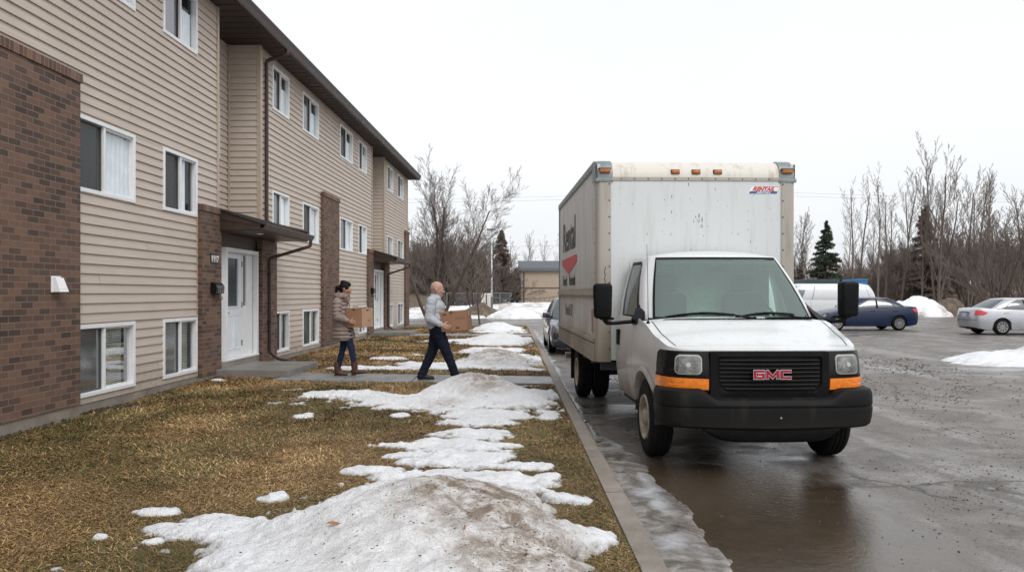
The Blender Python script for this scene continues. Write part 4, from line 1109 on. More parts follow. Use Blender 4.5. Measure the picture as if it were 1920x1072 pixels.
for sd in (-1, 1):
    m = MB(); gh.patch(m, 4.05, 5.62, .04, lambda t: min(.90, .13+t*3.6), .003, 22, 10, sd); w_ = m.build('side_window', M['carglass'], TK, smooth=True)
    m = MB(); e = .008
    def edge(fn): m.grid(fn)
    gh.patch(m, 4.02, 5.66, .015, .05, e, 22, 2, sd); gh.patch(m, 4.02, 5.66, lambda t: min(.88, .09+t*3.6), lambda t: min(.93, .16+t*3.7), e, 22, 2, sd)
    gh.patch(m, 5.58, 5.66, .02, .92, e, 2, 12, sd); gh.patch(m, 4.0, 4.24, .02, lambda t: .15+t*.55, e, 6, 6, sd)
    m.build('window_seal', M['black_plastic'], w_, smooth=True)
# interior
m = MB(); m.box(-.84, .84, 2.44, 2.48, .5, 2.0); m.box(-.86, .86, 1.35, 2.45, .5, .55)
m.build('rear_panel', simple('cab_lining', (.55, .56, .55), .8), TK)
m = MB(); m.bbox(-.84, .84, 1.22, 1.62, 1.05, 1.33, .05); m.build('dashboard', M['jacket_dark'], TK, smooth=True)
for sx in (-.45, .45):
    m = MB(); m.bbox(sx-.25, sx+.25, 1.78, 2.25, .85, 1.02, .05); m.bbox(sx-.24, sx+.24, 2.18, 2.34, 1.0, 1.62, .06); m.bbox(sx-.13, sx+.13, 2.20, 2.31, 1.64, 1.84, .05); m.build('seat', M['jacket_dark'], TK, smooth=True)
m = MB(); ring = [( .45+.19*math.cos(a), 1.70+.07*math.sin(a), 1.33+.18*math.sin(a)) for a in [2*PI*q/28 for q in range(29)]]; m.tube(ring, .015, 8, caps=False); m.tube([(.45, 1.55, 1.2), (.45, 1.72, 1.33)], .03); m.build('steering_wheel', M['black_plastic'], TK, smooth=True)
m = MB(); m.grid([[gh.S((-2.4+4.8*i/40) or 1e-4, .88+.07*j/3, -.012) for j in range(4)] for i in range(41)]); m.build('sun_band', simple('tinted_band', (.035, .03, .045), .4), ws, smooth=True)
m = MB(); m.quad((-.72, 1.30, 1.342), (-.50, 1.28, 1.342), (-.46, 1.40, 1.345), (-.70, 1.42, 1.345)); m.build('paper', M['white_decal'], TK)
m = MB(); p = gh.S(.0001, .83); m.bbox(-.12, .12, p.y+.06, p.y+.09, p.z-.06, p.z+.01, .012); m.build('rear_view_mirror', M['black_plastic'], TK)
# cowl, wipers, washer grille
m = MB(); G = []
for i in range(41):
    u = -3.0+6.0*i/40; u = u if abs(u) > 1e-4 else 1e-4; a = gh.S(u, 0, .005); G.append([Vector((a.x*1.01, a.y-.10, a.z-.022+.045*(1-abs(u/3)**2))), Vector((a.x, a.y-.04, a.z+.0+.022*(1-abs(u/3)**2))), a+Vector((0, .01, .02))])
m.grid(G); cw = m.build('cowl', M['black_plastic'], TK, smooth=True)
m = MB()
for q in range(24):
    x = .28+.022*q; a = gh.S(x/.37 if x < .37 else 1+(x-.37)/.32, 0, .0); m.bbox(x, x+.009, a.y-.105, a.y-.03, a.z+.01, a.z+.036, .002)
m.build('cowl_vent', M['bezel'], cw)
for (xa, xb, ha, hb) in ((-.70, -.02, .02, .085), (-.02, .60, .02, .10)):
    m = MB(); fu = lambda x: (1 if x >= 0 else -1)*max(1e-4, (abs(x)/.42 if abs(x) < .42 else 1+(abs(x)-.42)/.32))
    P_ = []
    for q in range(15):
        t = q/14; x = xa+(xb-xa)*t; P_.append(gh.S(fu(x), .035+.055*math.sin(t*PI*.9)+.02*t, .028))
    m.tube(P_, .009, 6); m.tube([p+Vector((0, .012, -.012)) for p in P_], .005, 6)
    piv = gh.S(fu(xb+.05 if xb > 0 else xb+.18), 0, .0)+Vector((0, -.05, .02)); m.tube([piv, piv*.5+P_[9]*.5+Vector((0, -.02, .01)), P_[7]+Vector((0, -.006, .004))], [.014, .009, .007], 6); m.lathe([(0, .02), (.02, .016), (.024, -.02)], 10, Matrix.Translation(piv) @ Matrix.Rotation(-PI/2, 4, 'Y'))
    m.build('wiper', M['black_plastic'], TK, smooth=True, auto=50)
# antenna on the left fender
a = sh.P(sh.k_at_y(1.02), interp(sh.zt, 1.02), -1); m = MB(); m.lathe([(0, .03), (.014, .024), (.02, 0)], 12, Matrix.Translation(a+Vector((.03, 0, -.002))) @ Matrix.Rotation(-PI/2, 4, 'Y')); m.tube([a+Vector((.03, 0, .01)), a+Vector((.028, .01, .4)), a+Vector((.020, .015, .80))], [.004, .003, .0022], 6); m.build('antenna', M['black_plastic'], TK, smooth=True)
# nose: grille surround, headlamp bezels, lamps, indicators
FX = lambda x: min(range(sh.n+1), key=lambda k: abs(sh.pts[k][0]-x) + (9 if sh.pts[k][1] > .6 else 0))*sh.len/sh.n
m = MB(); out = rrect(-.525, .525, .665, 1.098, .03); inn = rrect(-.43, .43, .735, 1.045, .055)
# larger lower corner radius
def blendrr(x0, x1, z0, z1, rb, rt, n=8):
    P = []
    for (cx, cz, r, a0) in ((x1-rb, z0+rb, rb, -90), (x1-rt, z1-rt, rt, 0), (x0+rt, z1-rt, rt, 90), (x0+rb, z0+rb, rb, 180)):
        for q in range(n+1): a_ = rad(a0+90*q/n); P.append((cx+r*math.cos(a_), cz+r*math.sin(a_)))
    return P
out = blendrr(-.545, .545, .655, 1.10, .05, .02); inn = blendrr(-.468, .468, .735, 1.052, .10, .03)
yf = lambda x: .085+.10*(x/.9)**2
rings = []
for f, dy in ((0, .06), (0, .012), (.08, .0), (.92, .0), (1, .01), (1, .09)):
    rings.append([Vector((o[0]+(i_[0]-o[0])*f, yf(o[0]+(i_[0]-o[0])*f)+dy, o[1]+(i_[1]-o[1])*f)) for o, i_ in zip(out, inn)])
rings = [r+[r[0]] for r in rings]; m.grid(rings); gsur = m.build('grille', M['black_plastic'], TK, smooth=True, auto=30)
m = MB(); m.grid([[Vector((-.49+.98*i/20, yf(-.49+.98*i/20)+.036-.014*((-.49+.98*i/20)/.49)**2, .70+.37*j)) for j in (0, 1)] for i in range(21)]); m.build('grille_backing', M['rubber'], gsur)
m = MB()
for q in range(8):
    z = 1.018-.0365*q; w_ = .458 if q < 6 else (.44 if q == 6 else .41); P_ = [(-w_+2*w_*i/16, yf(-w_+2*w_*i/16)+.020, z) for i in range(17)]
    for i in range(16): m.bar(P_[i], P_[i+1], .020, .006); 
m.build('grille_bars', M['black_plastic'], gsur)
m = MB()
for q in range(8):
    z = 1.018-.0365*q+.0042; w_ = .455 if q < 6 else (.435 if q == 6 else .405); P_ = [(-w_+2*w_*i/16, yf(-w_+2*w_*i/16)+.0115, z) for i in range(17)]
    for i in range(16): m.bar(P_[i], P_[i+1], .004, .0035)
m.build('bar_edges', simple('worn_bar_edge', (.055, .055, .055), .4, .3), gsur)
# badge: stroke letters, chrome outline behind red faces
def strokes(chars, x0, h, cw, gap):
    S = []
    x = x0
    for ch in chars:
        w = cw*(1.22 if ch == 'M' else 1)
        if ch == 'G': S += [[(x+w, h), (x, h), (x, 0), (x+w, 0), (x+w, h*.52), (x+w*.5, h*.52)]]
        if ch == 'C': S += [[(x+w, h), (x, h), (x, 0), (x+w, 0)]]
        if ch == 'M': S += [[(x, 0), (x, h), (x+w*.5, h*.1), (x+w, h), (x+w, 0)]]
        x += w+gap
    return S, x-gap
S, xe = strokes('GMC', 0, .058, .076, .036); badge = None
for (wd_, y_, mt, nm) in ((.030, .052, M['chrome'], 'badge'), (.0195, .046, M['red_letter'], 'badge_face')):
    m = MB()
    for st in S:
        for a, b in zip(st[:-1], st[1:]):
            p = Vector((a[0]-xe/2+.0, 0, a[1]+.868)); q = Vector((b[0]-xe/2, 0, b[1]+.868)); t = (q-p).normalized()*wd_*.42; p = p-t; q = q+t
            up = Vector((0, 1, 0)); sdv = t.normalized().cross(up)*wd_/2*(1.25 if abs(t.x) > abs(t.z) and wd_ < .02 and False else 1)
            f = MB(); m.poly([p+sdv+Vector((0, y_, 0)), q+sdv+Vector((0, y_, 0)), q-sdv+Vector((0, y_, 0)), p-sdv+Vector((0, y_, 0))], (0, .02, 0))
            y_ += .00012
    if badge is None: badge = m.build(nm, mt, gsur)
    else: m.build(nm, mt, badge)
for sd in (-1, 1):
    a0, a1 = FX(.538), FX(.925)+.085
    m = MB(); sh.wrap(m, [(a0, .668), (a1-.02, .69), (a1, .72), (a1, 1.075), (a1-.03, 1.10), (a0, 1.098)], .016, .05, sd); bz = m.build('headlamp_bezel', M['bezel'], TK, smooth=True, auto=35)
    l0, l1 = FX(.615), FX(.615)+.215
    fr = MB(); sh.wrap(fr, rrect(l0-.012, l1+.012, .888, 1.067, .045), .026, .04, sd); hl = fr.build('headlight', M['lamp_rim'], TK, smooth=True, auto=35)
    m = MB(); sh.wrap(m, rrect(l0, l1, .90, 1.055, .035), .035, .04, sd); ln = m.build('lens', M['lamp'], hl, smooth=True, auto=35)
    m = MB(); lc = (l0+l1)/2; sh.wrap(m, [(lc+.022*math.cos(2*PI*q/12), .978+.022*math.sin(2*PI*q/12)) for q in range(12)], .041, .01, sd); m.build('reflector', M['lamp_rim'], ln, smooth=True, auto=35)
    m = MB(); sh.wrap(m, [(a0+.012, .752), (a1-.006, .765), (a1-.006, .865), (a0+.012, .852)], .030, .04, sd); ind = m.build('indicator', M['amber'], TK, smooth=True, auto=35)
    m = MB(); sh.wrap(m, [(a0+.002, .735), (a1+.002, .748), (a1+.002, .880), (a0+.002, .868)], .022, .04, sd); m.build('indicator_frame', M['black_plastic'], bz, smooth=True, auto=35)
    m = MB()
    for zz in (.885,): sh.wrap(m, [(l0-.04, .875), (l1+.03, .875), (l1+.03, .883), (l0-.04, .883)], .021, .02, sd)
    m.build('bezel_rib', M['black_plastic'], bz)
# bumper
bh = [(0, -.02), (.35, -.015), (.65, .01), (.85, .06), (.95, .15), (.985, .28), (.985, .44)]
bs = Shell(bh, [(-1, .41), (1, .41)], [(-1, .8), (1, .8)], off=lambda v: 0, fineness=.03)
m = MB(); G = []
for sd, rng_ in ((-1, range(bs.n, 0, -1)), (1, range(0, bs.n+1))):
    for k in rng_:
        x, y = bs.pts[k]; nr = bs.nrm(k); f = min(1, max(0, (x-.50)/.16)); f = f*f*(3-2*f); zt = .685+.078*f; br_ = .405+.02*min(1, x)
        row = []
        for (o, z) in ((-.15, zt+.005), (-.05, zt+.004), (-.015, zt-.010), (.0, zt-.045), (.004, .63), (.002, .618), (-.006, .612), (-.006, .604), (.002, .598), (.004, .585), (-.004, .50), (-.018, br_+.02), (-.045, br_), (-.15, br_)):
            row.append(Vector(((x+nr.x*o)*sd, y+nr.y*o, z)))
        G.append(row)
m.grid(G); bp = m.build('bumper', M['bumper'], TK, smooth=True, weld=True, auto=40)
m = MB(); G = []
for i in range(31):
    x = -.62+1.24*i/30; e = 1-abs(x/.62)**6; G.append([Vector((x, .03+.05*x*x, .42)), Vector((x, .02+.05*x*x, .42-.10*e)), Vector((x, .05+.05*x*x, .42-.125*e)), Vector((x, .25, .42-.12*e))])
m.grid(G); m.build('air_dam', M['black_plastic'], bp, smooth=True)
m = MB()
for x in (.05,): m.lathe([(0, .003), (.005, .003), (.01, 0)], 8, Matrix.Translation((x, yf(0)-.105, .52)) @ Matrix.Rotation(PI/2, 4, 'Z') @ Matrix.Rotation(PI, 4, 'Z'))
m.build('bolt', M['dull_metal'], bp)
# mirrors on long arms
for sd, xo, zo, yo in ((-1, 1.33, 1.54, 1.35), (1, 1.27, 1.56, 1.30)):
    m = MB(); bm = bmesh.new(); bmesh.ops.create_cube(bm, size=1)
    for v_ in bm.verts: v_.co = Vector((v_.co.x*.195*(1+.10*v_.co.z), v_.co.y*.13-(.02 if v_.co.y < 0 and abs(v_.co.z) > 10 else 0), v_.co.z*.37))
    bmesh.ops.bevel(bm, geom=list(bm.edges), offset=.038, segments=4, affect='EDGES', profile=.5); bm.verts.index_update()
    T = Matrix.Translation((sd*xo, yo, zo)) @ Matrix.Rotation(rad(8)*sd, 4, 'Z'); m.add([T @ v_.co for v_ in bm.verts], [[v_.index for v_ in f_.verts] for f_ in bm.faces]); bm.free()
    mr = m.build('mirror', M['black_plastic'], TK, smooth=True, auto=40)
    m = MB(); m.box(-.08, .08, .066, .069, -.16, .16, T); m.build('mirror_glass', M['chrome'], mr)
    m = MB(); zb_ = zo-.235; px = sd*(xo-.03)
    m.tube([(px, yo+.02, zo-.17), (px, yo+.02, zb_+.03), (px-sd*.02, yo+.02, zb_+.005), (px-sd*.08, yo+.02, zb_), (sd*.97, yo+.06, zb_+.02), (sd*.90, yo+.10, zb_+.03)], [.032, .03, .026, .020, .022, .03], 10)
    m.bbox(min(sd*(xo-.12), sd*(xo+.03)), max(sd*(xo-.12), sd*(xo+.03)), yo-.01, yo+.05, zo-.20, zo-.17, .01)
    m.add([(sd*.90, yo-.10, 1.36), (sd*.945, yo-.08, 1.30), (sd*.96, yo+.20, 1.30), (sd*.90, yo+.22, 1.36), (sd*.845, yo+.24, 1.58), (sd*.86, yo+.13, 1.50), (sd*1.01, yo+.02, zb_+.05), (sd*1.01, yo+.10, zb_+.05), (sd*1.0, yo+.06, zb_-.02)], [(0, 1, 6, 5), (1, 8, 6), (1, 2, 8), (2, 7, 8), (6, 8, 7), (5, 6, 7, 4), (3, 4, 7, 2), (0, 5, 4, 3)])
    m.build('mirror_arm', M['black_plastic'], mr, smooth=True, auto=40)
# front wheels, liners, duals, frame
RW = .385
for sd in (-1, 1):
    wheel(TK, sd*.86, .95, RW, .225, .215, sd, 'truck', M['wheel_steel'])
    wheel(TK, sd*1.04, 5.40, RW, .215, .215, sd, 'inset', M['wheel_steel']); wheel(TK, sd*.78, 5.40, RW, .215, .215, sd, 'inset', M['wheel_steel'])
    m = MB(); G = []
    for q in range(25):
        a_ = PI*q/24; G.append([(sd*x_, .95+.475*math.cos(a_), .385+.475*math.sin(a_)) for x_ in (.50, .97)])
    m.grid(G); m.poly([(sd*.55, .95+.475*math.cos(PI*q/16), .385+.475*math.sin(PI*q/16)) for q in range(17)]+[(sd*.55, .475, .2), (sd*.55, 1.425, .2)]) if False else None
    m.build('wheel_liner', M['jacket_dark'], TK, smooth=True)
m = MB()
for sd in (-1, 1): m.box(sd*.40-.04, sd*.40+.04, .4, 7.4, .50, .68)
for yy in (2.7, 3.6, 4.4, 6.2, 7.2): m.box(-1.15, 1.15, yy, yy+.08, .68, .79)
m.bbox(-.55, .55, .35, 1.35, .42, .95, .05); m.box(-.75, .75, .90, 1.0, .30, .40); m.tube([(-1.0, 5.4, .385), (1.0, 5.4, .385)], .05); m.tube([(0, 5.25, .385), (0, 5.6, .385)], .17, 14)
m.bbox(.45, .85, 2.9, 3.9, .42, .72, .04); m.box(-.52, .52, .3, .34, .45, 1.05); m.box(-.9, .9, 1.5, 2.5, .40, .46); m.box(-1.2, 1.2, 2.7, 7.6, .775, .79)
m.build('chassis', M['jacket_dark'], TK)
m = MB()
for sd in (-1, 1): m.box(sd*1.03-.14, sd*1.03+.14, 6.0, 6.012, .22, .78); m.box(sd*1.03-.14, sd*1.03+.14, 4.86, 4.872, .50, .78)
m.build('mudflap', M['rubber'], TK)
m = MB(); m.box(-1.1, 1.1, 7.58, 7.66, .42, .52); m.box(-.9, -.84, 7.5, 7.6, .5, .8); m.box(.84, .9, 7.5, 7.6, .5, .8); m.build('rear_step', M['dull_metal'], TK)

# the box
bx = empty('cargo_box', (0, 0, 0)); bx.parent = TK
HW, Y0, Y1, ZL, ZH = 1.22, 2.60, 7.62, .79, 3.255
m = MB(); m.box(-HW+.16, HW-.16, Y0-.004, Y0+.03, ZL+.02, 3.01); m.build('front_panel', M['box_front'], bx)
m = MB(); m.box(-HW+.012, -HW+.05, Y0+.02, Y1-.03, ZL, ZH-.06); m.box(HW-.05, HW-.012, Y0+.02, Y1-.03, ZL, ZH-.06)
y = Y0+.6
while y < Y1: m.box(-HW+.009, -HW+.013, y-.004, y+.004, ZL+.72, ZH-.08); m.box(HW-.013, HW-.009, y-.004, y+.004, ZL+.72, ZH-.08); y += .61
m.build('side_panel', M['box_side'], bx)
m = MB(); m.box(-HW+.03, HW-.03, Y1-.03, Y1, ZL, ZH-.03); m.build('rear_door', M['box_side'], bx)
# rounded front corner posts
m = MB()
for sd in (-1, 1):
    G = []
    for z in (ZL, 3.03):
        row = [(sd*(HW-.175), Y0-.012, z), (sd*(HW-.165), Y0-.016, z)]
        for q in range(9): a_ = PI/2*q/8; row.append((sd*(HW-.06+.06*math.sin(a_)), Y0-.012+.06-.06*math.cos(a_), z))
        row += [(sd*HW, Y0+.16, z), (sd*(HW-.01), Y0+.162, z)]; G.append(row)
    m.grid(G)
m.build('corner_post', M['box_post'], bx, smooth=True, auto=40)
# radiused front cap over the cab
m = MB(); G = []; pr = [(Y0-.006, 3.0)]+[(Y0-.006+.21-.21*math.cos(PI/2*q/12), 3.035+.21*math.sin(PI/2*q/12)) for q in range(13)]
for x in np.linspace(-HW+.19, HW-.19, 24): G.append([Vector((x, a_, b_)) for a_, b_ in pr])
m.grid(G); m.build('roof_cap', M['box_cap'], bx, smooth=True)
m = MB(); m.bbox(-HW+.17, HW-.17, Y0-.016, Y0+.01, 2.992, 3.035, .003); m.build('cap_rail', M['box_post'], bx)
m = MB(); m.box(-HW+.01, HW-.01, Y0+.19, Y1, ZH-.03, ZH-.009); m.build('roof_skin', M['box_cap'], bx)
m = MB()
for sd in (-1, 1): m.bbox(min(sd*(HW-.045), sd*(HW+.012)), max(sd*(HW-.045), sd*(HW+.012)), Y0+.19, Y1+.01, ZH-.085, ZH+.004, .01); 
for sd in (-1, 1): m.bbox(min(sd*(HW-.03), sd*(HW+.004)), max(sd*(HW-.03), sd*(HW+.004)), Y1-.05, Y1+.012, ZL, ZH-.08, .006)
m.build('roof_rail', M['casting'], bx)
m = MB()
for sd in (-1, 1):   # corner castings
    G = []; 
    for i, x in enumerate((HW-.20, HW-.19, HW-.05, HW-.015, HW+.008, HW+.010)):
        o_ = (0, .014, .014, .006, -.03, -.10)[i]; G.append([Vector((sd*x, a_+(Y0-.006+.21-a_)*0-o_*(1 if j < 9 else .6), b_+(o_*.9 if j > 4 else 0))) for j, (a_, b_) in enumerate([(Y0, 2.985)]+[(Y0-.003+.215-.215*math.cos(PI/2*q/10), 3.035+.213*math.sin(PI/2*q/10)) for q in range(11)])])
    m.grid(G)
    side = [Vector((sd*(HW+.010), Y0+.10, 2.985))]+[Vector((sd*(HW+.010), Y0+.10+.12-.12*math.cos(PI/2*q/6), 3.10+.14*math.sin(PI/2*q/6))) for q in range(7)]+[Vector((sd*(HW+.010), Y0+.30, 3.24)), Vector((sd*(HW+.010), Y0+.30, 2.985))]
    m.poly(side)
    G = [[Vector((sd*(HW+.009), Y0+.02+.0*j, 2.985+(3.20-2.985)*j/4)) for j in range(5)], [Vector((sd*(HW+.012), Y0+.30, 2.985+(3.24-2.985)*j/4)) for j in range(5)]]; m.grid(G)
    m.bbox(min(sd*(HW-.20), sd*(HW+.012)), max(sd*(HW-.20), sd*(HW+.012)), Y0-.022, Y0+.02, 2.975, 3.02, .004)
m.build('corner_casting', M['casting'], bx, smooth=True, auto=35)
for x in (-.255, 0.0, .265):
    m = MB(); m.bbox(x-.05, x+.05, Y0-.028, Y0+.03, 3.075, 3.125, .016); mk = m.build('marker_light', M['amber_dark'], bx, smooth=True)
    m = MB(); m.bbox(x-.056, x+.056, Y0-.006, Y0+.04, 3.068, 3.132, .012); m.build('marker_base', M['black_plastic'], mk)
for sd in (-1, 1):
    m = MB(); m.bbox(min(sd*(HW-.165), sd*(HW-.035)), max(sd*(HW-.165), sd*(HW-.035)), Y0-.045, Y0+.03, 3.085, 3.135, .01); mk = m.build('marker_light', M['amber_dark'], bx, smooth=True)
    m = MB(); m.bbox(min(sd*(HW-.175), sd*(HW-.025)), max(sd*(HW-.175), sd*(HW-.025)), Y0-.052, Y0+.03, 3.135, 3.148, .003); m.build('marker_hood', M['casting'], mk)
# rub rails and bottom rail on the sides
m = MB()
for sd in (-1, 1):
    f = lambda a_, b_: (min(sd*a_, sd*b_), max(sd*a_, sd*b_))
    for (z0_, z1_, o_) in ((1.595, 1.66, .028), (1.56, 1.595, .010), (1.66, 1.69, .008), (1.015, 1.065, .026), (.79, 1.0, .010), (.775, .80, .02)):
        a_, b_ = f(HW-.02, HW+o_); m.bbox(a_, b_, Y0+.17, Y1-.04, z0_, z1_, .006)
m.build('rub_rail', M['box_post'], bx)
RV = None; rvm = simple('dark_rivets', (.12, .11, .10), .5, .5)
def rivet(p, ax, r=.009, h=.005):
    global RV
    if RV is None:
        mm = MB(); mm.lathe([(0, .5), (.7, .4), (1, 0)], 7); RV = mm.build('rivet', rvm, bx); o = RV
    else: o = RV.copy(); COL.objects.link(o)
    o.parent = bx; o.location = p; o.scale = (h*2, r, r); o.rotation_euler.z = -PI/2 if ax == 'y' else PI
for q in range(12): rivet((-HW+.30+.165*q, Y0-.017, 3.013), 'y', .010)
for sd in (-1, 1):
    for q in range(11): rivet((sd*(HW-.155), Y0-.016, .95+.20*q), 'y', .012)
for q in range(20): rivet((-HW-.010, Y0+.35+.24*q, .95), 'x', .012)
for q in range(16): rivet((-HW-.010, Y0+.3+.3*q, 1.577), 'x', .010)
for q in range(16): rivet((-HW-.012, Y0+.30+.3*q, ZH-.06), 'x', .010)
for q in range(12): rivet((-HW-.001, Y0+.19, .98+.18*q), 'x', .010)
# lettering on the side: x of the text runs forward (towards -y), face towards -x
def side_M(y, z, x=-HW+.006): return Matrix(((0, 0, -1, x), (-1, 0, 0, y), (0, 1, 0, z), (0, 0, 0, 1)))
def side_text(body, size, y, z, mat, name, **k): return lettering(name, body, size, side_M(y, z), M[mat], bx, **k)
side_text('Rental', .72, 5.92, 2.33, 'black_paint', 'rental_lettering', sx=1.06, offset=.004, extrude=.002)
m = MB(); yc = 5.90; m.poly([(-HW+.006, yc+1.15, 2.21), (-HW+.006, yc-1.1, 2.21), (-HW+.006, yc-1.1, 2.10), (-HW+.006, yc+.05, 1.93), (-HW+.006, yc+1.15, 2.11)], (.004, 0, 0)); m.build('red_chevron', M['red_paint'], bx)
side_text('Truck', .24, 6.58, 1.755, 'black_paint', 'small_lettering', sx=1.25, offset=.001, extrude=.002); side_text('Rentals', .24, 5.42, 1.755, 'black_paint', 'small_lettering', sx=1.25, offset=.001, extrude=.002)
side_text('Rental 17', .26, 5.95, 1.27, 'grey_decal', 'faded_lettering', sx=1.1, offset=.004, extrude=.002)
m = MB(); m.box(-HW+.004, -HW+.008, 2.98, 3.12, 1.12, 1.42); m.build('faded_notice', simple('faded_red_notice', (.35, .20, .16), .6, var=.3, scale=60), bx)
# RENTAIL sticker on the front panel
def front_M(x, z, y=Y0-.007): return Matrix(((1, 0, 0, x), (0, 0, -1, y), (0, 1, 0, z), (0, 0, 0, 1)))
sx_, sz = .83, 2.885; sl_ = .035
def para(x0, x1, z0, z1, y): k_ = lambda z: (z-(sz-.04))*.55; return [(x0+k_(z0), y, z0), (x1+k_(z0), y, z0), (x1+k_(z1), y, z1), (x0+k_(z1), y, z1)]
m = MB(); m.poly(para(sx_-.19, sx_+.175, sz-.055, sz+.045, Y0-.0052), (0, .001, 0)); st = m.build('sticker', M['white_decal'], bx)
m = MB(); m.poly(para(sx_-.18, sx_+.165, sz-.048, sz-.018, Y0-.0068), (0, .001, 0)); m.build('sticker_band', M['blue_paint'], st)
m = MB()
for (a_, b_, c_, d_) in ((-.155, .165, .036, .041), (-.155, -.150, -.014, .036), (.160, .165, -.014, .036)): m.poly(para(sx_+a_, sx_+b_, sz+c_, sz+d_, Y0-.0068), (0, .001, 0))
m.build('sticker_border', M['red_paint'], st)
lettering('sticker_lettering', 'RENTAIL', .062, front_M(sx_+.0, sz-.012, Y0-.0085), M['red_paint'], st, shear=.35, offset=.0025, extrude=.0008, sx=1.08)
lettering('sticker_small_print', 'RENTALS', .024, front_M(sx_-.005, sz-.041, Y0-.0085), M['white_decal'], st, shear=.35, offset=.001, extrude=.0008, sx=1.7)
# scuffs on the front panel
m = MB(); r = random.Random(5)
for q in range(60):
    x = r.uniform(-1.0, 1.0); z = r.uniform(2.0, 2.95) if q > 14 else r.gauss(2.5, .1); x = x if q > 14 else r.gauss(.04, .04); s_ = r.uniform(.003, .008)*(1.3 if q < 14 else 1); L_ = s_*r.choice([1, 1, 2, 4])
    m.poly([(x-s_*.6, Y0-.0052, z), (x, Y0-.0052, z-L_), (x+s_*.6, Y0-.0052, z+s_*.3), (x+.002, Y0-.0052, z+L_)])
for (x, z, n_) in ((-1.12, 1.95, 0),):
    P_ = [(x+.012*math.sin(q*1.9), Y0-.0165, z-.026*q) for q in range(10)]; m.tube(P_, .003, 4)
m.build('scuff_marks', M['black_paint'], bx)
for o in list(TK.children)+list(bx.children):
    pass

